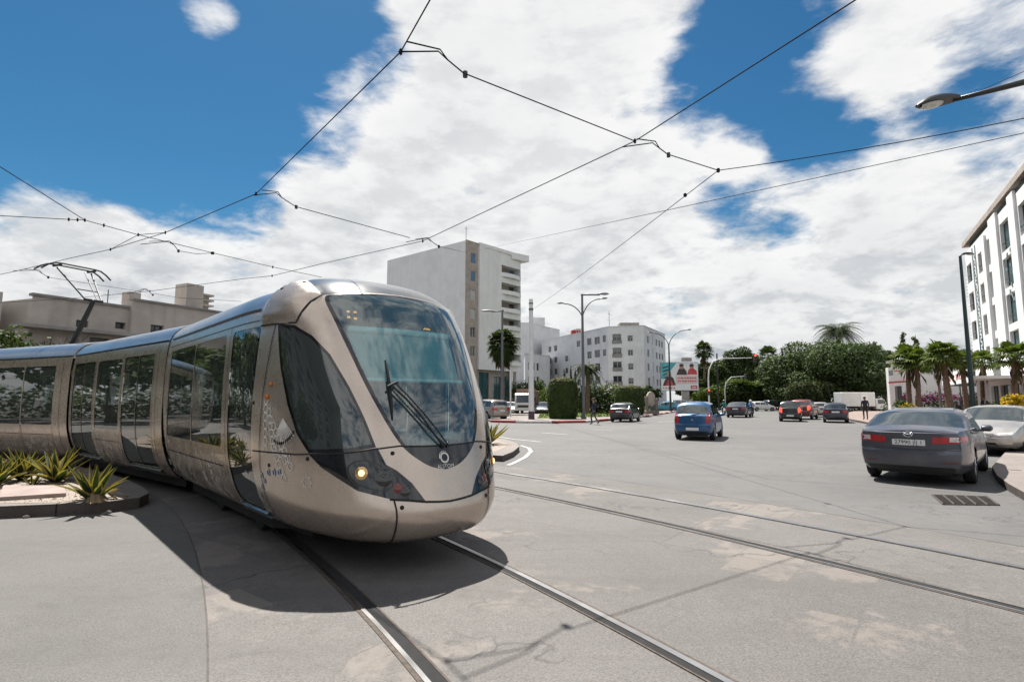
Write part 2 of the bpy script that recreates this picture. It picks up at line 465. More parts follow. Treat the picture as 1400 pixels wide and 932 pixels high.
# grooved rails
M['rail'] = None
m, nt, b = newmat('polished_rail_steel')
b.inputs['Metallic'].default_value = 1
p_ = pos(nt)
nt.set(b.inputs['Base Color'], nt.ramp(nt.noise(p_, 1.5, 3, .6), [(.3, (.28, .275, .27)), (.7, (.42, .42, .43))]))
nt.set(b.inputs['Roughness'], nt.maprange(nt.noise(p_, 2, 2), .3, .7, .30, .40))
M['rail'] = m
M['rail_side'] = pm('rusty_rail_edge', (.07, .055, .045), .8, .3, .4, 20)
M['groove'] = pm('rail_groove_grime', (.010, .010, .011), .95, 0, .3, 10)
def rail(c, r, inner, label, hw=.026, gw=.064, sw=.032):
    """head, groove and guard lip swept along the curve; groove lies on the side of the other rail"""
    a0, a1, n = -12, 112, 420
    sgn = 1 if inner else -1
    t = thing('tram_rail', label, 'rail', (0, 0, 0), 0, 'grooved tram rails')
    def sweep(o0, o1, z0, z1):
        mb = MB()
        lo, hi = sorted((r + o0 * sgn, r + o1 * sgn))
        A = arc(c, lo, a0, a1, n); B = arc(c, hi, a0, a1, n)
        rows = [[(*A[k], z0), (*A[k], z1), (*B[k], z1), (*B[k], z0)] for k in range(n + 1)]
        mb.grid(rows, flip=True)
        return mb
    sweep(-.024, hw, .0, .0135).build('rail_head', M['rail'], t)
    sweep(hw, hw + gw, .0, .0085).build('groove', M['groove'], t)
    sweep(hw + gw, hw + gw + .016, .0, .0115).build('guard_lip', M['rail_side'], t)
    sweep(-.024 - sw, -.024, .0, .009).build('edge_seal', M['rail_side'], t)
rail(T1C, T1R + .7525, False, 'right-hand rail of the near track, running out from under the tram nose')
rail(T1C, T1R - .7525, True, 'grooved rail under the near side of the tram, leftmost of the four', .010, .085)
rail(T2C, T2R + .7525, False, 'farthest shiny rail, on the parked sedan side of the empty track', .075, .008, .004)
rail(T2C, T2R - .7525, True, 'dark grooved rail of the empty track, on its tram side', .004, .085)

def gp(px, py, z=0): 
    q = at(px, py, z); return (q.x, q.y)
# near-left planter island
isl = [gp(-260, 709), gp(0, 708.4), gp(138, 702), gp(190, 695), gp(203, 688), gp(196, 680), gp(176, 669), gp(150, 659), gp(100, 646), gp(40, 637), gp(-60, 632), gp(-260, 640)]
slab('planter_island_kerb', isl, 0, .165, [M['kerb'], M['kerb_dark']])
soil = [gp(-240, 690, .165), gp(0, 688, .165), gp(120, 686, .165), gp(168, 682, .165), gp(176, 677, .165), gp(150, 667, .165), gp(110, 655, .165), gp(40, 645, .165), gp(-60, 640, .165), gp(-240, 648, .165)]
sheet('planter_soil_ground', soil, .169, M['sand'])
mbq = MB()
for (a, b_) in ((0, 1), (1, 2), (2, 3)):
    A_, B_ = Vector(isl[a]), Vector(isl[b_]); L_ = (B_ - A_).length; d_ = (B_ - A_) / L_; n_ = Vector((-d_.y, d_.x))
    for k in range(1, int(L_ / .95) + 1):
        c_ = A_ + d_ * (.95 * k - .3); mbq.box((c_.x, c_.y, .084), (.014, .012, .164), math.atan2(d_.y, d_.x)); c2 = c_ + n_ * .075 * (1 if n_.y > 0 else -1); mbq.box((c2.x, c2.y, .1665), (.012, .15, .004), math.atan2(d_.y, d_.x))
tag(mbq.build('kerb_joint_lines', M['groove']), kind='structure')
# rounded island beyond the tram nose
isl2 = [gp(640, 628), gp(672, 630), gp(687, 631), gp(701, 625), gp(710, 617), gp(706, 611.5), gp(690, 606), gp(668, 603), gp(600, 600), gp(520, 600), gp(520, 622)]
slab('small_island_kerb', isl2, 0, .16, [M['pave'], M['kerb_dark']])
soil2 = [gp(640, 618, .16), gp(672, 619, .16), gp(690, 612, .16), gp(694, 606.5, .16), gp(682, 602.5, .16), gp(660, 600, .16), gp(600, 598, .16), gp(600, 614, .16)]
sheet('small_island_soil_ground', soil2, .164, M['sand'])
def line_strip(mb, pts, wd, z=.0085, dash=None):
    pts = [Vector(p) for p in pts]
    for a, b in zip(pts[:-1], pts[1:]):
        d = (b - a).normalized(); n = Vector((-d.y, d.x)) * wd / 2
        mb.quad((*(a - n), z), (*(a + n), z), (*(b + n), z), (*(b - n), z))
mk = MB()
line_strip(mk, [gp(695, 636), gp(703, 632.7), gp(718, 625), gp(726, 617), gp(723, 612.5), gp(712, 609)], .12)
line_strip(mk, [gp(680, 597), gp(700, 600), gp(740, 604)], .12)
line_strip(mk, [gp(740, 591.5), gp(776, 594)], .15)
line_strip(mk, [gp(808, 587), gp(838, 588.5)], .15)
line_strip(mk, [gp(900, 577), gp(980, 572)], .14)
tag(mk.build('road_marking_lines', M['mark']), kind='structure')

# median island with red and white kerb
ed = [gp(672, 577), gp(690, 577.7), gp(722, 578.3), gp(755, 578.5), gp(800, 577.7), gp(832, 575), gp(881, 569.8), gp(924, 563.2), gp(938, 560)]
back = [gp(925, 557.5), gp(860, 556.5), gp(780, 557.5), gp(700, 559), gp(660, 562), gp(655, 572)]
slab('median_island_pavement', ed + back, 0, .14, [M['pave'], M['kerb']])
g_in = [gp(735, 572, .14), gp(835, 569.5, .14), gp(915, 560.5, .14), gp(915, 558, .14), gp(860, 557.4, .14), gp(790, 558.5, .14), gp(740, 561.5, .14)]
sheet('median_lawn_ground', g_in, .145, M['lawn'])
mbk = MB()
# kerb stones along the front edge, alternately painted
tot = []
for a, b in zip(ed[:-1], ed[1:]):
    a, b = Vector(a), Vector(b); L = (b - a).length; n = max(1, round(L / 1.15))
    for k in range(n): tot.append((a.lerp(b, k / n), a.lerp(b, (k + 1) / n)))
for i, (a, b) in enumerate(tot):
    c = (a + b) / 2; d = b - a
    cyc = i // 2 % 2
    mbk.box((c.x, c.y + .02, .085), (d.length - .012, .26, .175), math.atan2(d.y, d.x), mi=cyc, bev=.02)
M['kerb_red'] = pm('kerb_red_paint', (.27, .03, .035), .7, 0, .3, 3, dirt=.5)
M['kerb_white'] = pm('kerb_white_paint', (.44, .42, .41), .7, 0, .15, 3, dirt=.5)
tag(mbk.build('painted_kerb', [M['kerb_red'], M['kerb_white']]), kind='structure')

# right pavement: near tongue, and the plaza beyond
rp = [gp(1357, 646), gp(1364, 659), gp(1380, 672), gp(1400, 684), gp(1480, 735), (14, 2), (60, 2), (60, 21), gp(1420, 606), gp(1378, 621)]
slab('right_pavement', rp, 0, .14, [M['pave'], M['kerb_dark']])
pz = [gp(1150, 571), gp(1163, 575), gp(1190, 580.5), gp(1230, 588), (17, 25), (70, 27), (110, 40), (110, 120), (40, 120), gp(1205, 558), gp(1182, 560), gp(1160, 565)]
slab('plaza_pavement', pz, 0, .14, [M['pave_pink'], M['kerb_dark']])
# ------------------------------------------------------------------ tram
M['tram_paint'] = None
m, nt, b = newmat('champagne_metallic_paint')
co = objco(nt)
f = nt.noise(co, 1.6, 5, .6)
nt.set(b.inputs['Base Color'], nt.ramp(f, [(.3, (.49, .41, .345)), (.7, (.56, .475, .405))]))
b.inputs['Metallic'].default_value = .7
nt.set(b.inputs['Roughness'], nt.maprange(nt.noise(co, 5, 5, .65), .3, .75, .22, .36))
b.inputs['Coat Weight'].default_value = .35; b.inputs['Coat Roughness'].default_value = .06
nt.l.new(nt.bump(nt.noise(co, 1.4, 3, .5), .05, .05), b.inputs['Normal'])
M['tram_paint'] = m
M['tram_roof'] = pm('roof_cowl_silver_blue', (.40, .41, .43), .24, .85, .10, 2, dirt=.2)
M['tram_cap'] = pm('roof_cap_graphite', (.07, .072, .078), .24, .3, .35, 3, coat=.5)
M['tram_black'] = pm('tram_black_gloss', (.008, .008, .01), .08, 0, .2, 3, coat=.5)
M['seam'] = pm('panel_gap_dark', (.010, .010, .010), .8, 0, .2, 8)
M['wind_glass'] = glass('windscreen_glass', (.58, .93, .95), .86, .015, 1.3, .09)
M['side_glass'] = glass('tinted_side_glass', (.62, .80, .78), .18, .02, 1.25, .05)
M['decal'] = pm('white_decal', (.66, .64, .60), .5, 0, .1, 8)
M['decal_blue'] = pm('blue_decal', (.05, .13, .33), .5, 0, .1, 8)
M['decal_gold'] = pm('gold_decal', (.50, .30, .07), .5, 0, .1, 8)
M['lens'] = pm('headlight_reflector', (.42, .28, .15), .18, .9, .2, 20, emit=(1, .55, .2), es=.05)
M['bulb'] = pm('lit_headlamp', (.8, .6, .35), .2, 0, .1, 20, emit=(1, .66, .30), es=.9)
M['lens_red'] = pm('red_lens', (.13, .008, .010), .15, 0, .2, 20, coat=.5)
M['interior'] = pm('cab_interior_grey', (.10, .105, .11), .7, 0, .2, 4)
M['interior_light'] = pm('cab_panel_pale', (.42, .45, .45), .6, 0, .1, 4)
M['seat_fabric'] = pm('seat_fabric_blue_grey', (.035, .045, .06), .9, 0, .3, 30)
M['blind'] = pm('sun_blind_fabric', (.34, .46, .46), .8, 0, .1, 10)
M['blind_bar'] = pm('sun_blind_bar', (.85, .88, .87), .5, 0, .1, 10)
M['led'] = pm('orange_led', (.5, .2, .05), .4, 0, .05, 5, emit=(1, .36, .06), es=.5)
M['bellows'] = pm('bellows_rubber', (.022, .022, .023), .8, 0, .3, 6, bump=.2)

TZ = np.array([.26, .34, .55, .82, 1.1, 1.5, 2.0, 2.5, 2.8, 3.02, 3.16, 3.2])
TS = np.array([.3348, .1519, .0665, .129, .204, .3329, .5739, .8469, 1.0902, 1.534, 2.2962, 3.0069])
TW = np.array([.8411, 1.004, 1.1612, 1.253, 1.2972, 1.3128, 1.3085, 1.2785, 1.1908, .9474, .4891, 0.])
TL = np.array([2.0471, 2.1174, 2.2048, 2.2905, 2.2845, 2.2645, 2.2277, 2.0749, 1.9255, 1.7007, 1.105, .7385])
TN, TK = 2.8426, 1.9
HD1 = .7359979976626523
TX0, TY0 = -.544765, 5.474661
def crv(tab, x):
    k = len(tab); x = np.clip(x, 0, k - 1); i = np.clip(x.astype(int), 0, k - 2); f = x - i
    g = lambda j: tab[np.clip(j, 0, k - 1)]
    p0 = np.where(i > 0, g(i - 1), 2 * g(i) - g(i + 1)); p1 = g(i); p2 = g(i + 1); p3 = np.where(i + 2 < k, g(i + 2), 2 * g(i + 1) - g(i))
    return .5 * (2 * p1 + (-p0 + p2) * f + (2 * p0 - 5 * p1 + 4 * p2 - p3) * f * f + (-p0 + 3 * p1 - 3 * p2 + p3) * f ** 3)
def sstep(x, a, b):
    t = np.clip((x - a) / (b - a), 0, 1); return t * t * (3 - 2 * t)
_zv = np.linspace(0, 11, 2201); _zz = np.maximum.accumulate(crv(TZ, _zv))
def v_of_z(z): return np.interp(z, _zz, _zv) if hasattr(z, '__len__') else float(np.interp(z, _zz, _zv))
# arclength-like metre scale along the cross-section
_vv = np.linspace(0, 11, 221)
_arc = np.concatenate([[0], np.cumsum(np.hypot(np.diff(crv(TW, _vv)), np.diff(crv(TZ, _vv))))])
def v2m(v): return np.interp(v, _vv, _arc)
def m2v(m_): return np.interp(m_, _arc, _vv)

class Shell:
    """half of a tram section: (x, v) -> (s, t, z), x = plan angle round the nose (cab) or metres along (passenger)"""
    def __init__(s, cab, tf): s.cab, s.tf = cab, tf
    def raw(s, x, v):
        x = np.asarray(x, float); v = np.asarray(v, float)
        w_ = np.maximum(crv(TW, v), 0); z = crv(TZ, v)
        if s.cab:
            s0 = crv(TS, v); L = crv(TL, v)
            aa = np.clip(x, 0, PI / 2); c = np.cos(aa); sn = np.sin(aa); r = (c ** TN + sn ** TN) ** (1 / TN)
            S_ = s0 + L * (1 - c / r) + np.maximum(x - PI / 2, 0) * TK; T_ = w_ * sn / r
            pod = s.pod(x, v, S_) * .045
            k = sstep(S_, 1.90, 2.10)
            T_ = T_ + pod * .8 * np.clip(T_ / 1.0, 0, 1); z2 = z + pod * .35
        else:
            S_ = x + 0 * v; T_ = w_ + 0 * x; z2 = z + 0 * x; k = 1.0 + 0 * S_
        hi = np.maximum(z - 2.60, 0)
        return np.stack([S_, T_, z2 - hi * .20 * k], -1)
    def pod(s, x, v, S_):
        # swollen shroud over the cab roof: ends in a rolled lip above the side window and at the rear
        low = sstep(v, 6.84, 7.05); rear = 1 - sstep(S_, 1.90, 2.0)
        seam = np.interp(v, [6.83, 7.11, 7.46, 7.78, 9.2, 11], [.85, .81, .75, .67, .84, 1.05])
        return low * rear * sstep(x, seam - .02, seam + .10)
    def x_of(s, S_, v):
        if not s.cab: return S_
        sc_ = not hasattr(S_, '__len__') and not hasattr(v, '__len__')
        S_, v = np.broadcast_arrays(np.atleast_1d(np.asarray(S_, float)), np.atleast_1d(np.asarray(v, float)))
        lo = np.zeros(S_.shape); hi = np.full(S_.shape, 4.5)
        for _ in range(34):
            m_ = (lo + hi) / 2; k = s.raw(m_, v)[:, 0] < S_
            lo = np.where(k, m_, lo); hi = np.where(k, hi, m_)
        return float(lo[0]) if sc_ else lo
    def normal(s, x, v):
        e = 2e-3
        x = np.asarray(x, float); v = np.asarray(v, float)
        du = s.raw(x + e, v) - s.raw(np.maximum(x - e, 0), v); dv = s.raw(x, np.minimum(v + e, 11)) - s.raw(x, np.maximum(v - e, 0))
        n = np.cross(du, dv); n[:, :] *= np.sign((n[:, 1:2] * 1.0 + n[:, 2:] * .3 + 1e-9)) if not s.cab else 1
        n /= np.maximum(np.linalg.norm(n, axis=1, keepdims=True), 1e-9)
        if s.cab:
            # outward test: away from the inside point
            P = s.raw(x, v); c = np.stack([P[:, 0] * 0 + np.maximum(P[:, 0], 2.2), P[:, 1] * .3, P[:, 2] * .35 + .9], -1)
            sg = np.sign(((P - c) * n).sum(1)); sg[sg == 0] = 1; n *= sg[:, None]
        return n
    def pt(s, x, v, off=0.0, side=1):
        x = np.array([x], float); v = np.array([v], float)
        p = s.raw(x, v)[0] + s.normal(x, v)[0] * off
        return s.tf @ Vector((p[0], p[1] * side, p[2]))
    def sz(s, S_, z, off=0.0, side=1):
        v = v_of_z(z); return s.pt(s.x_of(S_, v), v, off, side)

def resample(loop, step, closed=True, smooth=False):
    """points along a loop given in metric (x*1.9, arc) space"""
    P = [np.array(p, float) for p in loop]; n = len(P); o = []
    for i in range(n if closed else n - 1):
        p1, p2 = P[i], P[(i + 1) % n]
        k = max(1, int(np.ceil(np.linalg.norm(p2 - p1) / step)))
        if smooth:
            p0, p3 = P[(i - 1) % n], P[(i + 2) % n]
            if not closed: p0, p3 = P[max(i - 1, 0)], P[min(i + 2, n - 1)]
        for j in range(k):
            f = j / k
            if smooth: q = .5 * (2 * p1 + (-p0 + p2) * f + (2 * p0 - 5 * p1 + 4 * p2 - p3) * f * f + (-p0 + 3 * p1 - 3 * p2 + p3) * f ** 3)
            else: q = p1 + (p2 - p1) * f
            o.append(q)
    if not closed: o.append(P[-1])
    return np.array(o)
def inside(P, L):
    x, y = P[:, 0], P[:, 1]; c = np.zeros(len(P), bool)
    x1, y1 = L[:, 0], L[:, 1]; x2, y2 = np.roll(x1, -1), np.roll(y1, -1)
    for a, b_, c_, d in zip(x1, y1, x2, y2):
        if b_ != d:
            k = ((b_ > y) != (d > y)) & (x < (c_ - a) * (y - b_) / (d - b_) + a); c ^= k
    return c
def inset(L, d):
    n = len(L); a = np.roll(L, 1, 0); b_ = np.roll(L, -1, 0); t = b_ - a
    nr = np.stack([-t[:, 1], t[:, 0]], 1); nr /= np.maximum(np.linalg.norm(nr, axis=1, keepdims=True), 1e-9)
    area = (L[:, 0] * b_[:, 1] - b_[:, 0] * L[:, 1]).sum()
    return L + nr * d * (1 if area > 0 else -1)
def segdist(P, A, B):
    out_ = np.full(len(P), 9.)
    for a, b_ in zip(A, B):
        ab = b_ - a; t = np.clip(((P - a) @ ab) / max(ab @ ab, 1e-12), 0, 1)
        out_ = np.minimum(out_, np.linalg.norm(P - (a + t[:, None] * ab), axis=1))
    return out_
def mesh_shell(sh, xmax, regions, step):
    """constrained triangulation of the half shell; regions = [(name, loop)] later ones win. -> {name: (x, v, tris)}"""
    H = v2m(11.)
    X = xmax * (TK if sh.cab else 1)
    rect = resample([(0, 0), (X, 0), (X, H), (0, H)], step)
    loops = [rect] + [l for _, l in regions]
    verts, edges = [], []
    SA, SB = [], []
    for l in loops:
        l = np.clip(l, [0, 0], [X, H])
        n0 = len(verts); n = len(l); verts += [Vector(p) for p in l]
        edges += [(n0 + i, n0 + (i + 1) % n) for i in range(n)]
        SA.append(l); SB.append(np.roll(l, -1, 0))
    SA, SB = np.concatenate(SA), np.concatenate(SB)
    gx = np.arange(step, X, step); gy = np.arange(step, H, step)
    Gx, Gy = np.meshgrid(gx, gy); Gx[::2] += step / 2
    Gp = np.stack([Gx.ravel(), Gy.ravel()], 1)
    Gp = Gp[(Gp[:, 0] < X - step * .4)]
    Gp = Gp[segdist(Gp, SA, SB) > step * .45]
    verts += [Vector(p) for p in Gp]
    r = geometry.delaunay_2d_cdt(verts, edges, [], 0, 1e-5)
    V2 = np.array([tuple(q) for q in r[0]]); F2 = np.array([f for f in r[2] if len(f) == 3])
    C = V2[F2].mean(1)
    lab = np.zeros(len(F2), int)
    for k, (_, l) in enumerate(regions): lab[inside(C, l)] = k + 1
    outd = {}
    for k, nm in enumerate(['body'] + [n for n, _ in regions]):
        F = F2[lab == k]
        if not len(F): continue
        use, inv = np.unique(F, return_inverse=True)
        q = V2[use]; F = inv.reshape(-1, 3)
        x = q[:, 0] / (TK if sh.cab else 1); v = m2v(q[:, 1])
        if nm in outd:
            x0, v0, F0 = outd[nm]; outd[nm] = (np.concatenate([x0, x]), np.concatenate([v0, v]), np.concatenate([F0, F + len(x0)]))
        else: outd[nm] = (x, v, F)
    return outd
def shell_obj(sh, name, data, mat, parent, sides=(1, -1), off=0.0):
    x, v, F = data
    P = sh.raw(x, v); Nn = sh.normal(x, v); P = P + Nn * off
    VS, FS, NS = [], [], []
    rot = sh.tf.to_3x3()
    for sd_ in sides:
        A = P * [1, sd_, 1]; B = Nn * [1, sd_, 1]
        # orient faces along the normals
        f = F.copy(); g = np.cross(A[f[:, 1]] - A[f[:, 0]], A[f[:, 2]] - A[f[:, 0]]); bad = (g * B[f].mean(1)).sum(1) < 0
        f[bad] = f[bad][:, ::-1]
        FS += (f + len(VS)).tolist()
        VS += [sh.tf @ Vector(p) for p in A]; NS += [rot @ Vector(p) for p in B]
    me = bpy.data.meshes.new(name); me.from_pydata([tuple(p) for p in VS], [], FS); me.materials.append(mat)
    me.polygons.foreach_set('use_smooth', [True] * len(me.polygons))
    me.update()
    me.normals_split_custom_set_from_vertices([tuple(n) for n in NS])
    o = bpy.data.objects.new(name, me); COL.objects.link(o); o.parent = parent
    return o
def av(pts, sh): return [(a * (TK if sh.cab else 1), float(v2m(v))) for a, v in pts]
def rect_loop(sh, s0, s1, z0, z1, step=.06, r=.04):
    v0, v1 = v_of_z(z0), v_of_z(z1)
    pts = []
    for sa, za in ((s0 + r, z0), (s1 - r, z0), (s1, z0 + r), (s1, z1 - r), (s1 - r, z1), (s0 + r, z1), (s0, z1 - r), (s0, z0 + r)):
        pts.append((sa, za))
    P = resample(pts, step)
    v = v_of_z(P[:, 1]); x = s_x(sh, P[:, 0], v)
    return np.stack([x * (TK if sh.cab else 1), v2m(v)], 1)
def s_x(sh, S_, v): return sh.x_of(S_, v) if sh.cab else np.asarray(S_, float)
def ribbon(mb, sh, pts, wd, off=.006, sides=(1, -1), closed=False, mi=0):
    """thin raised strip along (x, v) points"""
    A = np.array(pts, float)
    if not closed and len(A) < 40:
        f = np.linspace(0, len(A) - 1, (len(A) - 1) * 7 + 1); A = np.stack([np.interp(f, np.arange(len(A)), A[:, 0]), np.interp(f, np.arange(len(A)), A[:, 1])], 1)
    x, v = A[:, 0], A[:, 1]
    P0, N0 = sh.raw(x, v), sh.normal(x, v)
    P0 = P0 + N0 * off; n = len(A)
    if closed: T = np.roll(P0, -1, 0) - np.roll(P0, 1, 0)
    else: T = np.gradient(P0, axis=0)
    Kv = np.cross(T, N0); Kv /= np.maximum(np.linalg.norm(Kv, axis=1, keepdims=True), 1e-9); Kv *= wd / 2
    for sd_ in sides:
        Q = np.empty((2 * n, 3)); Q[0::2] = P0 - Kv; Q[1::2] = P0 + Kv; Q = Q * [1, sd_, 1]
        vs = [sh.tf @ Vector(q) for q in Q]
        fs = [(2 * i, 2 * i + 1, 2 * i + 3, 2 * i + 2) for i in range(n - 1)]
        if closed: fs.append((2 * n - 2, 2 * n - 1, 1, 0))
        if sd_ < 0: fs = [f[::-1] for f in fs]
        mb.add(vs, fs, mi)
def szl(sh, pts, step=.12):
    P = resample(pts, step, closed=False); v = v_of_z(P[:, 1])
    return np.stack([s_x(sh, P[:, 0], v), v], 1)
def star_pts(sh, s_, z_, r, k=8, inner=.72, rot=0.0):
    q = np.pi * np.arange(2 * k) / k + rot; rr = r * np.where(np.arange(2 * k) % 2 == 0, 1, inner)
    v = v_of_z(z_ + rr * np.sin(q))
    return np.stack([s_x(sh, s_ + rr * np.cos(q), v), v], 1)

tram = thing('tram', 'champagne silver tram with big curved windscreen rounding the bend', 'tram', (TX0, TY0, 0), HD1 + PI / 2)
cab = Shell(True, Matrix.Identity(4))
CABEND = 6.32
xend = cab.x_of(CABEND, 4.0)
st = .062
# --- traced outlines on the nose, (plan angle, section level)
ws = [(0, 8.02), (.2, 7.98), (.4, 7.90), (.55, 7.80), (.655, 7.66), (.615, 6.88), (.548, 6.12), (.485, 5.42), (.413, 4.79), (.335, 4.27), (.245, 3.92), (.13, 3.61), (0, 3.47)]
wl = resample(av(ws, cab), .05, closed=False, smooth=True)
# glass: same outline drawn in, with its straight lower edge
gl_in = [(max(p[0] - .055 * (p[0] > .02) - .0, 0), p[1]) for p in wl]
top_m, low_m = float(v2m(7.86)), float(v2m(4.25))
gpoly = []
for a, mm in gl_in:
    mm = min(mm - .0, top_m if a > .0 else top_m)
    if mm >= low_m: gpoly.append((a, mm))
alow = [p for p in gl_in if p[1] >= low_m][-1]
gpoly = [(0, top_m)] + [p for p in gpoly if p[0] > .01] + [(alow[0], low_m), (alow[0] * .5, low_m - .012), (0, low_m - .018)]
mask_w = np.concatenate([wl, [[0, wl[-1][1]]]])
glass_w = resample(gpoly, .05)
sidew = [(.982, 6.84), (.865, 6.78), (.76, 6.53), (.67, 6.15), (.595, 5.53), (.54, 4.91), (.495, 4.23), (.64, 4.12), (.77, 4.08), (.87, 4.06), (.93, 4.54), (.968, 5.16), (.985, 5.92), (.985, 6.44)]
side_l = resample(av(sidew, cab), .05, smooth=False)
side_in = inset(side_l, .035)
maskl = [(.87, 4.03), (.81, 3.65), (.72, 3.25), (.64, 2.9), (.47, 2.64), (.22, 2.475), (.30, 3.1), (.39, 3.56), (.45, 3.76), (.485, 4.19), (.64, 4.085), (.77, 4.045)]
mask_l = resample(av(maskl, cab), .05)
capl = [(0, 8.06), (.2, 8.02), (.4, 7.94), (.55, 7.85), (.672, 7.75), (.75, 8.5), (.84, 9.23), (.94, 10.0), (1.05, 11.0), (0, 11.0)]
cap_l = resample(av(capl, cab), .06)
cowl_l = np.array([(cab.x_of(2.04, v_of_z(2.64)) * TK, float(v2m(v_of_z(2.64))))] + [(xend * TK - .001, float(v2m(v_of_z(2.64))))] + [(xend * TK - .001, float(v2m(10.99)))] + [(cab.x_of(2.04, v) * TK, float(v2m(v))) for v in (10.99, 10.3, 9.6, 9, 8.4, 7.9)])
cowl_l = resample(cowl_l, .08)
win1a = rect_loop(cab, 3.02, 4.50, 1.06, 2.42); win1b = rect_loop(cab, 4.54, 6.08, 1.06, 2.42)
door1 = rect_loop(cab, 1.93, 2.76, .43, 2.43)
regs = [('cap', cap_l), ('cowl', cowl_l), ('screen_mask', mask_w), ('screen_glass', glass_w), ('side_frame', side_l), ('side_pane', side_in), ('lamp_mask', mask_l),
        ('window_frame', win1a), ('window_pane', inset(win1a, .022)), ('window_frame#1', win1b), ('window_pane#1', inset(win1b, .022)), ('door_frame', door1), ('door_pane', inset(door1, .04))]
D = mesh_shell(cab, xend, regs, st)
body = shell_obj(cab, 'cab_section_body', D['body'], M['tram_paint'], tram)
shell_obj(cab, 'roof_cap', D['cap'], M['tram_cap'], body)
shell_obj(cab, 'roof_cowl', D['cowl'], M['tram_roof'], body)
shell_obj(cab, 'windscreen_surround', D['screen_mask'], M['tram_black'], body)
shell_obj(cab, 'windscreen', D['screen_glass'], M['wind_glass'], body)
for sd_ in (1, -1):
    shell_obj(cab, 'cab_side_window_frame', D['side_frame'], M['tram_black'], body, (sd_,))
    shell_obj(cab, 'cab_side_window', D['side_pane'], M['side_glass'], body, (sd_,))
    shell_obj(cab, 'lamp_surround', D['lamp_mask'], M['tram_black'], body, (sd_,))
    for k in ('', '#1'):
        shell_obj(cab, 'window_frame', D['window_frame' + k], M['tram_black'], body, (sd_,), -.004)
        shell_obj(cab, 'window_pane', D['window_pane' + k], M['side_glass'], body, (sd_,), -.004)
    shell_obj(cab, 'door', D['door_frame'], M['tram_black'], body, (sd_,), -.006)
    shell_obj(cab, 'door_pane', D['door_pane'], M['side_glass'], body, (sd_,), -.008)
# seams, screws
mb = MB()
ribbon(mb, cab, [(.67, 7.76), (.75, 7.46), (.81, 7.11), (.85, 6.84)], .022, .006)
ribbon(mb, cab, [(a, v) for a, v in zip(np.linspace(.85, 1.13, 8), [6.835, 6.838, 6.84, 6.842, 6.844, 6.846, 6.848, 6.85])], .02, .004)
ribbon(mb, cab, [(1.31, 3.97), (1.2, 3.98), (1.07, 4.0), (.95, 4.0), (.87, 4.03)], .014)
ribbon(mb, cab, [(0, 2.385), (.1, 2.41), (.22, 2.462), (.35, 2.56), (.47, 2.625)], .020)
ribbon(mb, cab, [(.445, 2.6), (.445, 2.3), (.452, 2.0), (.47, 1.6), (.49, 1.2), (.515, .6), (.53, 0)], .016)
ribbon(mb, cab, [(0, 4.205), (.15, 4.21), (.3, 4.23), (.345, 4.245), (.42, 4.22), (.49, 4.19)], .014)
ribbon(mb, cab, [(.87, 4.03), (.77, 4.06), (.64, 4.10), (.49, 4.20)], .014, .004)
ribbon(mb, cab, szl(cab, [(1.72, .30), (1.70, 1.0), (1.68, 1.8), (1.66, 2.44)]), .012)
ribbon(mb, cab, szl(cab, [(2.86, .34), (2.86, 2.50)]), .010)
ribbon(mb, cab, szl(cab, [(2.98, .34), (2.98, 1.0)]), .008)
ribbon(mb, cab, szl(cab, [(3.02, .83), (6.1, .83)]), .014)
ribbon(mb, cab, szl(cab, [(4.52, .34), (4.52, 1.05)]), .008)
ribbon(mb, cab, szl(cab, [(6.10, .32), (6.10, 2.5)]), .010)
ribbon(mb, cab, szl(cab, [(2.05, 2.635), (6.30, 2.635)]), .035, .006)
ribbon(mb, cab, szl(cab, [(1.95, 2.50), (6.30, 2.50)]), .008)
for a, v in ((.40, 4.07), (.405, 2.35), (1.16, 3.55), (1.29, 6.3), (.88, 3.9), (.95, 8.2), (1.17, 6.55), (1.25, 5.2), (.80, 8.6)):
    for sd_ in (1, -1):
        c = cab.pt(a, v, .002, sd_); n = Vector(tuple(cab.normal(np.array([a]), np.array([v]))[0] * [1, sd_, 1]))
        mb.tube([c - n * .004, c + n * .005], [.021, .019], 12)
mb.build('panel_seams', M['seam'], body, True)
# door sills and rain gutter
for sd_ in (1, -1):
    mb = MB(); rows = []
    for s_ in np.linspace(1.9, 2.8, 8):
        rows.append([cab.sz(s_, .365, .004, sd_), cab.sz(s_, .365, .03, sd_), cab.sz(s_, .42, .03, sd_), cab.sz(s_, .42, .004, sd_)])
    mb.grid(rows); mb.build('door_sill', M['steel'], body)
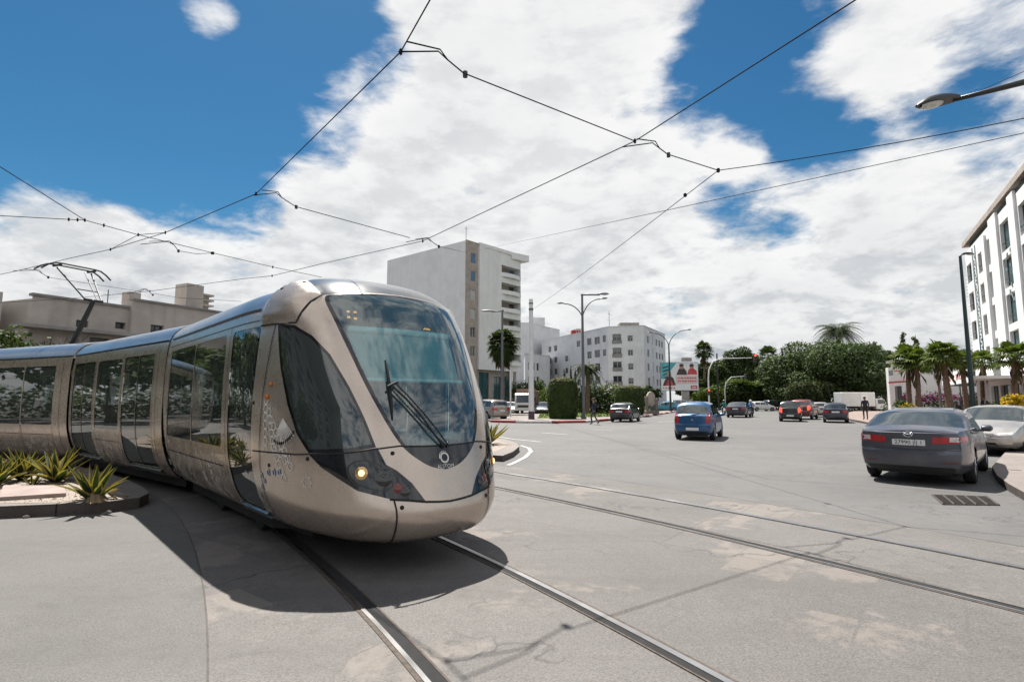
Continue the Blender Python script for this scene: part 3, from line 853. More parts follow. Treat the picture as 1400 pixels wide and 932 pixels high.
# head lamps: outer bowl ring, lens, red marker
for sd_ in (1, -1):
    mb = MB()
    ring = [(.67, 3.65), (.61, 3.88), (.52, 3.83), (.45, 3.5), (.43, 3.09), (.48, 2.91), (.57, 2.97), (.65, 3.21)]
    ringl = resample(av(ring, cab), .03, smooth=True)
    ribbon(mb, cab, [(a / TK, float(m2v(q))) for a, q in ringl], .010, .005, (sd_,), True)
    hl = mb.build('headlight', M['plastic_dark'], body)
    def disc(mbx, a, v, r, off, mi=0, dome=.012):
        c = cab.pt(a, v, off, sd_); n = Vector(tuple(cab.normal(np.array([a]), np.array([v]))[0] * [1, sd_, 1]))
        t = n.cross(Vector((0, 0, 1))).normalized(); u_ = t.cross(n)
        vs = [c + n * dome]; fs = []
        for k, (rr, hh) in enumerate(((.5, .75), (.85, .35), (1, 0))):
            for j in range(18):
                q = 2 * PI * j / 18; vs.append(c + (t * math.cos(q) + u_ * math.sin(q)) * r * rr + n * dome * hh)
        for j in range(18): fs.append((0, 1 + j, 1 + (j + 1) % 18))
        for k in range(2):
            for j in range(18): fs.append((1 + k * 18 + j, 19 + k * 18 + j, 19 + k * 18 + (j + 1) % 18, 1 + k * 18 + (j + 1) % 18))
        mbx.add(vs, fs, mi)
    mb = MB(); disc(mb, .60, 3.5, .060, .004); ln = mb.build('headlight_lens', M['lens'], body, True); mb = MB(); disc(mb, .598, 3.5, .030, .016); mb.build('lamp_bulb', M['bulb'], ln, True)
    mb = MB(); disc(mb, .475, 3.35, .085, .003); mb.build('dipped_beam_lens', M['black_gloss'], body, True)
    mb = MB(); disc(mb, .40, 2.96, .045, .004); mb.build('marker_light', M['lens_red'], body, True)
    mb = MB(); disc(mb, .355, 2.88, .055, .003); mb.build('marker_light_blank', M['black_gloss'], body, True)
# emblem: ring with a swirl and the maker's word below
mb = MB()
for r0, r1, q0, q1, dx, dz in ((.052, .036, 40, 400, 0, 0), (.066, .054, -10, 150, 0, .004)):
    rows = []
    for k in range(31):
        q = R(q0 + (q1 - q0) * k / 30)
        fade = 1 - .75 * k / 30 if r0 > .06 else 1
        row = []
        for rr in (r1 + (r0 - r1) * (1 - fade) * .5, r1 + (r0 - r1) * fade):
            y_, z_ = dx + rr * math.cos(q), 1.055 + dz + rr * math.sin(q)
            v = v_of_z(z_); T_ = abs(y_); lo, hi = 0, .6
            for _ in range(30):
                mm = (lo + hi) / 2
                if cab.raw(np.array([mm]), np.array([v]))[0, 1] < T_: lo = mm
                else: hi = mm
            row.append(cab.pt(lo, v, .005, 1 if y_ > 0 else -1))
        rows.append(row)
    mb.grid(rows)
mb.build('nose_emblem', M['decal'], body)
def text_mesh(txt, size, ext=.0):
    cu = bpy.data.curves.new('txt', 'FONT'); cu.body = txt; cu.size = size; cu.align_x = 'CENTER'; cu.align_y = 'CENTER'; cu.extrude = ext; cu.resolution_u = 3
    o = bpy.data.objects.new('txt', cu); COL.objects.link(o)
    bpy.context.view_layer.update()
    me = bpy.data.meshes.new_from_object(o.evaluated_get(bpy.context.evaluated_depsgraph_get()))
    bpy.data.objects.remove(o); return me
def text_obj(name, txt, size, origin, xdir, ydir, mat, parent=None, bend=None, ext=.0):
    me = text_mesh(txt, size, ext); xd, yd = Vector(xdir).normalized(), Vector(ydir).normalized(); nd = xd.cross(yd)
    for vtx in me.vertices:
        p = vtx.co.copy()
        vtx.co = bend(p) if bend else Vector(origin) + xd * p.x + yd * p.y + nd * p.z
    me.materials.clear(); me.materials.append(mat)
    o = bpy.data.objects.new(name, me); COL.objects.link(o)
    if parent is not None: o.parent = parent
    return o
def nose_xy(y_, z_, off=.005):
    v = v_of_z(z_); lo, hi = 0, .8
    for _ in range(30):
        mm = (lo + hi) / 2
        if cab.raw(np.array([mm]), np.array([v]))[0, 1] < abs(y_): lo = mm
        else: hi = mm
    return cab.pt(lo, v, off, 1 if y_ > 0 else -1)
text_obj('maker_lettering', 'ALSTOM', .052, (0, 0, 0), (1, 0, 0), (0, 1, 0), M['decal'], body, bend=lambda p: nose_xy(-p.x * -1 * -1, .972 + p.y))
# wiper: two arms and an upright blade
mb = MB()
P = lambda a, v, o_: cab.pt(abs(a), v, o_, 1 if a >= 0 else -1)
mb.tube([P(.0, 4.15, .02), P(.09, 4.5, .05), P(.18, 4.9, .065), P(.27, 5.25, .07), P(.35, 5.5, .07)], .011, 8)
mb.tube([P(-.05, 4.15, .02), P(.06, 4.6, .05), P(.15, 4.93, .065), P(.25, 5.3, .07), P(.32, 5.55, .07)], .008, 8)
mb.tube([P(.30, 5.55, .07), P(.37, 5.46, .07)], .014, 8)
mb.cyl(P(0, 4.15, 0), .025, .04, 12)
wp = mb.build('wiper', M['black'], body, 40)
mb = MB()
mb.tube([P(.330, 6.04, .015), P(.338, 5.8, .03), P(.35, 5.5, .04), P(.36, 5.15, .03), P(.37, 4.84, .015)], [.006, .012, .017, .013, .006], 8)
mb.tube([P(.330, 6.04, .006), P(.35, 5.5, .008), P(.37, 4.84, .006)], .009, 6)
mb.build('wiper_blade', M['black'], wp, 40)
# orange side markers
M['amber'] = pm('amber_lens', (.42, .13, .02), .3, 0, .15, 20)
for a, v, r in ((1.11, 5.33, .035), (1.065, 5.58, .026)):
    for sd_ in (1, -1):
        mb = MB()
        c = cab.pt(a, v, 0, sd_); n = Vector(tuple(cab.normal(np.array([a]), np.array([v]))[0] * [1, sd_, 1]))
        mb.tube([c, c + n * .018, c + n * .03], [r, r * .8, r * .4], 14, 0); mb.build('side_marker', M['amber'], body, True)
# --- cab interior
mb = MB()
rows = []
for k in range(9):
    a = .42 * (k / 8 * 2 - 1)
    p0 = cab.raw(np.array([abs(a)]), np.array([4.15]))[0]; y_ = p0[1] * (1 if a > 0 else -1)
    rows.append([(p0[0] + .06, y_ * .93, .9), (p0[0] + .07, y_ * .93, 1.14), (p0[0] + .30, y_ * .95, 1.17), (p0[0] + .55, y_ * .95, 1.08), (p0[0] + .62, y_ * .95, .5)])
mb.grid(rows)
mb.box((.88, -.12, 1.20), (.32, .42, .16), 0, bev=.03); mb.box((.86, .38, 1.17), (.22, .3, .12), .2, bev=.03)
dash = mb.build('dashboard', M['interior'], body, 40)
mb = MB(); mb.box((.80, -.5, 1.22), (.25, .22, .10), -.3, bev=.02); mb.build('control_panel', M['interior_light'], dash)
mb = MB(); mb.box((.98, .1, 1.245), (.03, .3, .12), .2, bev=.01); mb.build('instrument_screen', M['interior_light'], dash)
mb = MB()
mb.box((1.45, .05, .86), (.5, .5, .12), 0, bev=.05); mb.box((1.72, .05, 1.25), (.13, .46, .70), 0, bev=.06); mb.box((1.73, .05, 1.70), (.10, .26, .20), 0, bev=.05); mb.cyl((1.45, .05, .42), .06, .4)
mb.box((1.35, .36, 1.08), (.4, .07, .06), 0, bev=.02); mb.box((1.35, -.26, 1.08), (.4, .07, .06), 0, bev=.02)
mb.build('driver_seat', M['seat_fabric'], body, 40)
mb = MB(); mb.tube([(.98 + .17 * math.cos(q), .42 + .02 * math.cos(q), 1.30 + .17 * math.sin(q)) for q in np.linspace(0, 2 * PI, 25)], .022, 8); mb.box((.98, .42, 1.28), (.20, .05, .07), 0, bev=.02)
mb.build('control_wheel', M['plastic_dark'], body, True)
mb = MB()
mb.box((2.80, 0, 1.45), (.06, 2.2, 2.1)); mb.box((4.2, 0, .44), (4.1, 2.1, .04)); mb.box((1.55, 0, .44), (1.2, 1.5, .04)); mb.box((4.4, 0, 2.50), (3.6, 1.9, .04))
mb.build('cab_bulkhead_floor', M['interior'], body)
mb = MB()
for zt in np.linspace(0, 1, 8): pass
rows = []
for v in np.linspace(5.72, 6.66, 8):
    rows.append([cab.pt(abs(a), v, -.06, 1 if a >= 0 else -1) for a in np.linspace(-.36, .50, 13) * (1 + .1 * (v - 5.7))])
mb.grid(rows); bl = mb.build('sun_blind', M['blind'], body, True)
mb = MB()
for v, r in ((6.72, .040), (5.70, .022)):
    mb.tube([cab.pt(abs(a), v, -.055, 1 if a >= 0 else -1) for a in np.linspace(-.40, .54, 15)], r, 8)
mb.build('sun_blind_bar', M['blind_bar'], bl, True)
mb = MB()
rows = [[cab.pt(abs(a), v, -.10, 1 if a >= 0 else -1) for a in np.linspace(-.5, .58, 17)] for v in (6.82, 7.1, 7.4, 7.7)]
mb.grid(rows); db = mb.build('destination_display', M['black'], body, True)
mb = MB()
def led(a, v, w_=.03, h=.022):
    c = cab.pt(abs(a), v, -.07, 1 if a >= 0 else -1); mb.box(tuple(c), (.012, w_, h))
for a, v in ((.51, 7.26), (.46, 7.25), (.515, 7.07), (.467, 7.04)): led(a, v)
for k, a in enumerate((-.150, -.165, -.18, -.195, -.208)): led(a, 6.90 + .02 * (k % 2), .016, .014)
mb.build('display_digits', M['led'], db)
# --- decals on the cab flank
mb = MB()
for (s_, z_, r) in ((.88, .85, .070),): ribbon(mb, cab, star_pts(cab, s_, z_, r, 8, .60), .012, .004, closed=True)
rnd = random.Random(3)
for (s0_, z0_, s1_, z1_, n) in ((1.60, 1.62, 1.55, 1.12, 7), (1.52, 1.50, 1.36, 1.08, 7), (1.46, 1.42, 1.14, 1.06, 7), (1.36, 1.12, 1.22, .86, 5), (1.25, 1.10, 1.10, .98, 3)):
    for k in range(n):
        f = k / (n - 1); ribbon(mb, cab, star_pts(cab, s0_ + (s1_ - s0_) * f, z0_ + (z1_ - z0_) * f, (.044), 6, .80), .011, .004, closed=True)
cx_, cz_ = 1.24, 1.42
for k in range(13):
    q = R(-100 + 88 * k / 12) 
    p0 = (cx_ + .06 * math.cos(-q - PI / 2 - .7), cz_ + .03); 
    a_ = R(200 + 75 * k / 12); p1 = (1.26 + .02 + .27 * math.cos(a_ + R(20)), 1.46 + .29 * math.sin(a_ + R(20)))
    ribbon(mb, cab, szl(cab, [(1.26, 1.44), p1], .06), .010, .004)
mb.build('arabesque_decal', M['decal'], body)
mb = MB(); rings = []
for (s_, z_, r) in ((1.69, .84, .030), (1.52, .89, .034), (1.40, .90, .034), (1.30, .91, .032), (1.64, .79, .026), (1.73, .72, .030), (1.84, .61, .030)):
    q_ = [(cab.x_of(s_ + r * .8 * math.cos(q), v_of_z(z_ + r * math.sin(q))), v_of_z(z_ + r * math.sin(q))) for q in np.linspace(0, 2 * PI, 14)[:-1]]
    for sd_ in (1, -1):
        P_ = [cab.pt(a, v, .005, sd_) for a, v in q_]; rings.append(q_) if sd_ > 0 else None; mb.add(P_, [tuple(range(13)) if sd_ < 0 else tuple(range(12, -1, -1))])
        for k in range(5): pass
mb.build('dotted_decal', M['decal_blue'], body)
mb = MB()
for k in range(11):
    a_ = R(195 + 78 * k / 10); s_, z_ = 1.28 + .24 * math.cos(a_ + R(20)), 1.46 + .265 * math.sin(a_ + R(20))
    for sd_ in (1, -1):
        q_ = [cab.sz(s_ + .013 * math.cos(q), z_ + .02 * math.sin(q), .006, sd_) for q in np.linspace(0, 2 * PI, 9)[:-1]]; mb.add(q_, [tuple(range(8)) if sd_ < 0 else tuple(range(7, -1, -1))])
mb.build('fan_dot_decal', M['seam'], body)
mb = MB()
for q_ in rings: ribbon(mb, cab, q_, .010, .007, closed=True)
mb.build('ring_decal', M['decal'], body)
def lace(mb, sh, s0_, s1_, z0_, z1_, n, seed):
    rn = random.Random(seed)
    for k in range(n):
        s_ = rn.uniform(s0_, s1_); f = rn.random() ** 1.5; z_ = z0_ + (z1_ - z0_) * f
        if rn.random() < .25 + .5 * math.sin(s_ * 5) ** 2: ribbon(mb, sh, star_pts(sh, s_, z_, rn.uniform(.028, .05), 6 if k % 3 else 8, rn.choice((.6, .75, .85)), rn.random()), .012, .006, closed=True)
mb = MB(); lace(mb, cab, 3.1, 4.45, .42, 1.0, 95, 1); lace(mb, cab, 4.6, 6.05, .40, 1.02, 95, 2); lace(mb, cab, 6.13, 6.28, .4, 1.5, 60, 5)
mb.build('lace_decal', M['decal'], body)

# --- passenger sections
def tf_of(pvt, hd):
    """section frame in the tram's own coordinates"""
    Wm = Matrix.Translation((pvt[0], pvt[1], 0)) @ Matrix.Rotation(hd + PI / 2, 4, 'Z')
    return (Matrix.Translation((TX0, TY0, 0)) @ Matrix.Rotation(HD1 + PI / 2, 4, 'Z')).inverted() @ Wm
d1 = Vector((-math.sin(HD1), math.cos(HD1)))
pv2 = Vector((TX0, TY0)) + d1 * 6.5
h2 = R(51.7); d2 = Vector((-math.sin(h2), math.cos(h2))); pv3 = pv2 + d2 * 5.65
h3 = R(66.0); d3 = Vector((-math.sin(h3), math.cos(h3)))
mid = Shell(False, tf_of(pv2, h2) @ Matrix.Translation((.18, 0, 0)))
rear = Shell(False, tf_of(pv3, h3) @ Matrix.Translation((.24, 0, 0)))
def section(sh, length, doors, wins, lacebands, nm):
    gm = float(v2m(v_of_z(2.64)))
    cw = resample([(.001, gm), (length - .001, gm), (length - .001, float(v2m(10.99))), (.001, float(v2m(10.99)))], .1)
    regs = [('cowl', cw)]
    for i, (a, b_) in enumerate(wins):
        l = rect_loop(sh, a, b_, 1.06, 2.42); regs += [('window_frame#%d' % i, l), ('window_pane#%d' % i, inset(l, .022))]
    for a, b_ in doors:
        mid_ = (a + b_) / 2
        for p, q in ((a, mid_ - .008), (mid_ + .008, b_)):
            l = rect_loop(sh, p, q, .43, 2.43, r=.02); i = len(regs); regs += [('door#%d' % i, l), ('door_pane#%d' % i, inset(l, .035))]
    D = mesh_shell(sh, length, regs, .1)
    bo = shell_obj(sh, nm, D['body'], M['tram_paint'], tram)
    shell_obj(sh, 'roof_cowl', D['cowl'], M['tram_roof'], bo)
    for sd_ in (1, -1):
        for k, mt, off in (('window_frame', 'tram_black', -.004), ('window_pane', 'side_glass', -.004), ('door', 'tram_black', -.006), ('door_pane', 'side_glass', -.008)):
            for kk in D:
                if kk.split('#')[0] == k: shell_obj(sh, k, D[kk], M[mt], bo, (sd_,), off)
    mb = MB()
    ribbon(mb, sh, szl(sh, [(.02, 2.635), (length - .02, 2.635)], .6), .035, .006)
    for x in (.30, length - .25): ribbon(mb, sh, szl(sh, [(x, .32), (x, 2.5)]), .010)
    for a, b_ in wins:
        ribbon(mb, sh, szl(sh, [(a, .83), (b_, .83)], .4), .012); ribbon(mb, sh, szl(sh, [(a, .34), (a, 1.05)]), .008); ribbon(mb, sh, szl(sh, [(b_, .34), (b_, 1.05)]), .008)
    for a, b_ in doors:
        for x in (a - .06, b_ + .06): ribbon(mb, sh, szl(sh, [(x, .34), (x, 2.5)]), .010)
    mb.build('panel_seams', M['seam'], bo)
    mb = MB()
    for s0_, s1_, z1_, n, sd in lacebands: lace(mb, sh, s0_, s1_, .40, z1_, n, sd)
    if mb.f: mb.build('lace_decal', M['decal'], bo)
    if doors:
        for a, b_ in doors:
            for sd_ in (1, -1):
                mb = MB()
                rows = [[sh.sz(s_, .36, .004, sd_), sh.sz(s_, .36, .035, sd_), sh.sz(s_, .42, .035, sd_), sh.sz(s_, .42, .004, sd_)] for s_ in np.linspace(a - .03, b_ + .03, 4)]
                mb.grid(rows); mb.build('door_sill', M['steel'], bo)
    mb = MB(); mb.box((length / 2, 0, .44), (length - .1, 2.1, .04), M=sh.tf); mb.box((length / 2, 0, 2.54), (length - .1, 2.1, .04), M=sh.tf); mb.build('passenger_floor', M['interior'], bo)
    mb = MB()
    for x in np.arange(.8, length - .6, 1.7):
        if any(a - .3 < x < b_ + .3 for a, b_ in doors): continue
        for y_ in (-.75, .75):
            mb.box((x, y_, .82), (.45, .9, .10), M=sh.tf, bev=.04); mb.box((x + .25, y_, 1.15), (.09, .9, .70), M=sh.tf, bev=.04); mb.box((x, y_, .6), (.3, .6, .35), M=sh.tf)
    for x in np.arange(.6, length, 1.3): mb.tube([sh.tf @ Vector((x, .3, .42)), sh.tf @ Vector((x, .3, 2.54))], .018, 8)
    mb.build('passenger_seats', M['seat_fabric'], bo)
    return bo
midb = section(mid, 5.28, [(.50, 1.95), (3.70, 5.12)], [(2.10, 3.50)], [(2.05, 3.6, 1.0, 150, 11)], 'passenger_section_body')
rearb = section(rear, 6.6, [(4.9, 6.3)], [(.58, 1.86), (1.90, 3.2)], [(.45, 2.0, .75, 70, 12), (2.0, 4.6, .8, 90, 13)], 'passenger_section_body')
mb = MB()
for x in (3.4, 4.9, 5.7):
    for y_ in (-.75, .75): mb.box((x, y_, .82), (.45, .9, .10), bev=.04); mb.box((x + .25, y_, 1.15), (.09, .9, .70), bev=.04); mb.box((x, y_, .6), (.3, .6, .35))
mb.tube([(2.85, .3, .42), (2.85, .3, 2.54)], .018, 8); mb.tube([(4.4, .3, .42), (4.4, .3, 2.54)], .018, 8)
mb.build('passenger_seats', M['seat_fabric'], body)
# bellows between the sections
def bellows(shA, xa, shB, xb, nm='bellows'):
    mb = MB(); rows = []
    vs_ = np.concatenate([np.linspace(0.3, 11, 26)])
    A = [shA.pt(xa, v, -.03, 1) for v in vs_] + [shA.pt(xa, v, -.03, -1) for v in vs_[::-1]]
    B = [shB.pt(xb, v, -.03, 1) for v in vs_] + [shB.pt(xb, v, -.03, -1) for v in vs_[::-1]]
    ca = sum(A, Vector()) / len(A); cb_ = sum(B, Vector()) / len(B)
    for k in range(13):
        f = k / 12; sc_ = 1 - (.035 if k % 2 else 0.0) - .01
        c = ca.lerp(cb_, f); rows.append([c + (p.lerp(q, f) - c) * sc_ for p, q in zip(A, B)])
    mb.grid(rows); mb.build(nm, M['bellows'], tram)
bellows(cab, cab.x_of(CABEND, 4.0), mid, 0.0)
bellows(mid, 5.28, rear, 0.0)
# underframe and wheels
mb = MB()
mb.box((4.3, 0, .30), (3.9, 1.5, .10))
for sh, L in ((mid, 5.2), (rear, 6.5)): mb.box((L / 2, 0, .30), (L, 1.5, .10), M=sh.tf)
mb.build('underframe', M['black'], tram)
for sh, xa, xb in ((cab, 1.25, xend), (mid, 0.02, 5.26), (rear, .02, 6.58)):  # added black skirt, hides the wheels and stands in for underside shade
    for sd_ in (1, -1):
        mb = MB(); rows = []
        for x in np.linspace(xa, xb, 26):
            p = sh.raw(np.array([x]), np.array([.5]))[0]; k = .93
            rows.append([sh.tf @ Vector((p[0] , p[1] * (k - (.16 if sh.cab and x < 1.6 else 0)) * sd_, z)) for z in (.30, .14)])
        mb.grid(rows); mb.build('shade_skirt', M['black'], tram, True)
for sh, xs in ((cab, (3.0, 4.7)), (rear, (2.3, 4.0))):
    for x in xs:
        for y_ in (-.7525, .7525):
            mb = MB(); mb.tube([sh.tf @ Vector((x, y_ - .06, .27)), sh.tf @ Vector((x, y_ + .06, .27))], .25, 24); mb.build('wheel', M['black'], tram, 40)
# --- pantograph on the rear section: located from base, knee and collector head
inv = (Matrix.Translation((TX0, TY0, 0)) @ Matrix.Rotation(HD1 + PI / 2, 4, 'Z')).inverted()
rt = lambda x, y_, z: rear.tf @ Vector((x, y_, z))
# collector: lower arm, knee, upper frame, head
w2t = lambda p: inv @ Vector(p)
pbase = rear.tf @ Vector((2.6, 0, 2.95))
# world positions along the sight lines of the photograph at the section's own distance
def on_rear(px, py, t_=0.0):
    n = Vector((-math.cos(h3), -math.sin(h3), 0)); o = Vector((pv3.x, pv3.y, 0)); r = ray(px, py)
    k = (t_ - (Vector((0, 0, EYE)) - o).dot(n)) / r.dot(n)
    return w2t(Vector((0, 0, EYE)) + r * k)
foot = on_rear(88, 492); knee = on_rear(128, 411); headc = on_rear(102, 370)
ax = (rear.tf.to_3x3() @ Vector((1, 0, 0))).normalized(); ay = (rear.tf.to_3x3() @ Vector((0, 1, 0))).normalized()
M['panto'] = pm('pantograph_dark_steel', (.012, .013, .014), .6, .0, .3, 10)
pan = MB(); pan.box(tuple(foot + Vector((0, 0, -.05))), (.9, .9, .10), M=None); pan.tube([foot - ay * .3, foot + ay * .3], .06, 10)
pan = pan.build('pantograph_base', M['panto'], tram)
mb = MB(); mb.tube([foot, foot.lerp(knee, .5), knee], [.075, .07, .055], 8); mb.tube([foot + ay * .12 - ax * .1, knee + ay * .08 - ax * .12], .018, 6); mb.tube([knee - ay * .22, knee + ay * .22], .045, 8)
mb.build('lower_arm', M['panto'], pan, 40)
mb = MB()
A, B = headc - ay * .42, headc + ay * .42
kk = knee
mb.tube([kk - ay * .20, A], .022, 6); mb.tube([kk + ay * .20, B], .022, 6); mb.tube([kk - ay * .10, A.lerp(B, .2)], .014, 6)
for f in (.33,): mb.tube([(kk - ay * .20).lerp(A, f), (kk + ay * .20).lerp(B, f)], .016, 6)
mb.build('upper_frame', M['panto'], pan, 40)
mb = MB()
for o_ in (-.16, .16):
    pts = []
    for k in range(13):
        y_ = -.85 + 1.7 * k / 12; z_ = 0 if abs(y_) < .5 else -((abs(y_) - .5) / .35) ** 1.6 * .22
        pts.append(headc + ax * o_ + ay * y_ + Vector((0, 0, .10 + z_)))
    mb.tube(pts, .022, 6)
for y_ in (-.42, .42): mb.tube([headc + ay * y_ - ax * .18 + Vector((0, 0, .06)), headc + ay * y_ + ax * .18 + Vector((0, 0, .06))], .03, 6)
mb.build('collector_head', M['panto'], pan, 40)
# ------------------------------------------------------------------ buildings
M['render_white'] = pm('white_render_wall', (.66, .66, .66), .85, 0, .06, .5, bump=.1, bscale=12, dirt=.25, streak=.22)
M['render_white2'] = pm('white_plaster_wall', (.60, .61, .63), .85, 0, .08, .4, bump=.1, bscale=12, dirt=.3, streak=.3)
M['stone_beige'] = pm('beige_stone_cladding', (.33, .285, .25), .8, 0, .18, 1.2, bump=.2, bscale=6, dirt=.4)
M['stone_old'] = pm('old_sandstone_render', (.385, .345, .31), .9, 0, .16, .5, bump=.3, bscale=9, dirt=.55, streak=.5)
M['concrete'] = pm('grey_concrete', (.27, .255, .24), .9, 0, .2, 1, bump=.3, bscale=8, dirt=.5)
M['pane_dark'] = pm('window_glass_dark', (.022, .028, .032), .06, 0, .5, .7, spec=.8)
M['pane_blue'] = pm('window_blue_film', (.03, .12, .24), .15, 0, .3, .8, spec=.8)
M['pane_pale'] = pm('window_shutter_pale', (.40, .41, .41), .6, 0, .15, 1.5)
M['shutter_grey'] = pm('roller_shutter_grey', (.20, .20, .20), .7, 0, .2, 1.5)
M['teal_glass'] = pm('curtain_wall_teal', (.03, .085, .095), .06, 0, .4, .6, spec=.9)
M['frame_white'] = pm('window_frame_white', (.55, .55, .55), .6, 0, .08, 3)
M['frame_dark'] = pm('window_frame_dark', (.05, .05, .05), .5, 0, .1, 3)
M['tile_grey'] = pm('roof_parapet_grey', (.20, .19, .18), .9, 0, .2, 1)

def wall(mb, A, B, z0, z1, rects, depth=.18, mi=0):
    """wall from A to B (outside on the right hand going A->B), with openings (u0,u1,z0,z1) cut right through and their reveals"""
    A, B = Vector((A[0], A[1], 0)), Vector((B[0], B[1], 0)); L = (B - A).length; ux = (B - A) / L; n = Vector((ux.y, -ux.x, 0))
    us = sorted({0.0, L} | {r[0] for r in rects} | {r[1] for r in rects}); zs = sorted({z0, z1} | {r[2] for r in rects} | {r[3] for r in rects})
    P = lambda u, z, d=0: A + ux * u - n * d + Vector((0, 0, z))
    for i in range(len(us) - 1):
        j = 0
        while j < len(zs) - 1:
            um, k = (us[i] + us[i + 1]) / 2, j
            hole = lambda zz: any(r[0] < um < r[1] and r[2] < zz < r[3] for r in rects)
            if hole((zs[j] + zs[j + 1]) / 2): j += 1; continue
            while k + 1 < len(zs) - 1 and not hole((zs[k + 1] + zs[k + 2]) / 2): k += 1
            mb.quad(P(us[i], zs[j]), P(us[i + 1], zs[j]), P(us[i + 1], zs[k + 1]), P(us[i], zs[k + 1]), mi); j = k + 1
    for u0, u1, a, b_ in rects:
        for p, q in (((u0, a), (u1, a)), ((u1, a), (u1, b_)), ((u1, b_), (u0, b_)), ((u0, b_), (u0, a))):
            mb.quad(P(*q), P(*p), P(*p, depth), P(*q, depth), mi)
    return lambda u, z, d=0: P(u, z, d)
def window(P, r, parent, frame, pane, depth=.18, mull=1, half=None, name='window'):
    """frame with bars, set back in its opening; the pane is a child; half = share of the height covered by a lowered shutter"""
    u0, u1, a, b_ = r; f = .06
    mb = MB()
    def bar(x0, x1, y0, y1, d0=depth - .06, d1=depth + .02):
        q = [P(x0, y0, d0), P(x1, y0, d0), P(x1, y1, d0), P(x0, y1, d0), P(x0, y0, d1), P(x1, y0, d1), P(x1, y1, d1), P(x0, y1, d1)]
        mb.add(q, [(0, 1, 2, 3), (0, 4, 5, 1), (1, 5, 6, 2), (2, 6, 7, 3), (3, 7, 4, 0)])
    bar(u0, u0 + f, a, b_); bar(u1 - f, u1, a, b_); bar(u0 + f, u1 - f, a, a + f); bar(u0 + f, u1 - f, b_ - f, b_)
    for k in range(mull):
        x = u0 + (u1 - u0) * (k + 1) / (mull + 1); bar(x - f / 2, x + f / 2, a + f, b_ - f)
    w_ = mb.build(name, frame, parent)
    p = MB(); d = depth - .02; p.quad(P(u0 + .01, a + .01, d), P(u1 - .01, a + .01, d), P(u1 - .01, b_ - .01, d), P(u0 + .01, b_ - .01, d)); p.build('pane', pane, w_)
    if half:
        s = MB(); zc = b_ - (b_ - a) * half; d = depth - .09
        n = max(2, int((b_ - zc) / .12))
        for k in range(n):
            za, zb = zc + (b_ - zc) * k / n, zc + (b_ - zc) * (k + .86) / n
            s.quad(P(u0 + .02, za, d), P(u1 - .02, za, d), P(u1 - .02, zb, d + .012), P(u0 + .02, zb, d + .012))
        s.build('shutter', M['shutter_grey'], w_)
    return w_
def roofslab(mb, poly, z0, z1, mi=0): mb.prism(poly, z0, z1, mi)
rb = random.Random(11)

# --- tall white block with curved loggias, beyond the tram nose
c0 = atY(634.5, 560, 88); t = thing('apartment_block', 'tall white apartment block with curved loggias and a blind side wall', 'building', (c0.x, c0.y, 0), math.atan2(.766, .643))
Hh = 27.4
mb = MB()
wins_b = [(1.25, 2.45, z - .85, z + .85) for z in (24.8, 21.8, 18.75, 15.65, 12.55, 9.5)]
Pb = wall(mb, (0, 0), (3.0, 0), 0, Hh + .2, wins_b, .2, 1)
log = [(5.5, 10.7, z - .95, z + .95) for z in (24.0, 20.95, 17.85, 14.8, 11.7, 8.65)]
Pf = wall(mb, (3.0, -.35), (13.6, -.35), 6.6, Hh, log, 1.6, 0)
mb.quad((3, -.35, 6.6), (3, -.35, Hh), (3, 0, Hh), (3, 0, 6.6), 0)
mb.quad((3, -.35, 6.6), (3, .6, 6.6), (13.6, .6, 6.6), (13.6, -.35, 6.6), 0)
wall(mb, (0, 20.4), (0, 0), 0, Hh + .0, [], .2, 0)
wall(mb, (13.6, -.35), (13.6, 20.4), 6.6, Hh, [], .2, 0); wall(mb, (13.6, 20.4), (0, 20.4), 0, Hh, [], .2, 0)
mb.prism([(0, .01), (13.6, .01), (13.6, 20.38), (.02, 20.38)], Hh - .4, Hh - .1, 0)
Pg = wall(mb, (3.0, .6), (13.6, .6), 0, 6.6, [(4.0 - 3, 6.4 - 3, .4, 6.2), (7.6 - 3, 9.6 - 3, 0, 5.6), (10.4 - 3, 13.0 - 3, .3, 5.8)], .3, 1)
mb.quad((13.6, .6, 0), (13.6, 19, 0), (13.6, 19, 6.6), (13.6, .6, 6.6), 1)
mb.box((1.5, -.1, 1.6), (3.4, .5, 3.2), mi=0)
mb.build('wall', [M['render_white'], M['stone_beige']], t)
for i, r in enumerate(wins_b): window(Pb, r, t, M['frame_white'], M['pane_blue'] if i < 2 else M['pane_pale'] if i in (2, 3) else M['pane_dark'], .2, 0 if i < 4 else 1)
for r in ((1.0, 3.4, .4, 6.2), (4.6, 6.6, 0, 5.6), (7.4, 10, .3, 5.8)): window(Pg, r, t, M['frame_dark'], M['teal_glass'], .3, 1, name='shop_window')
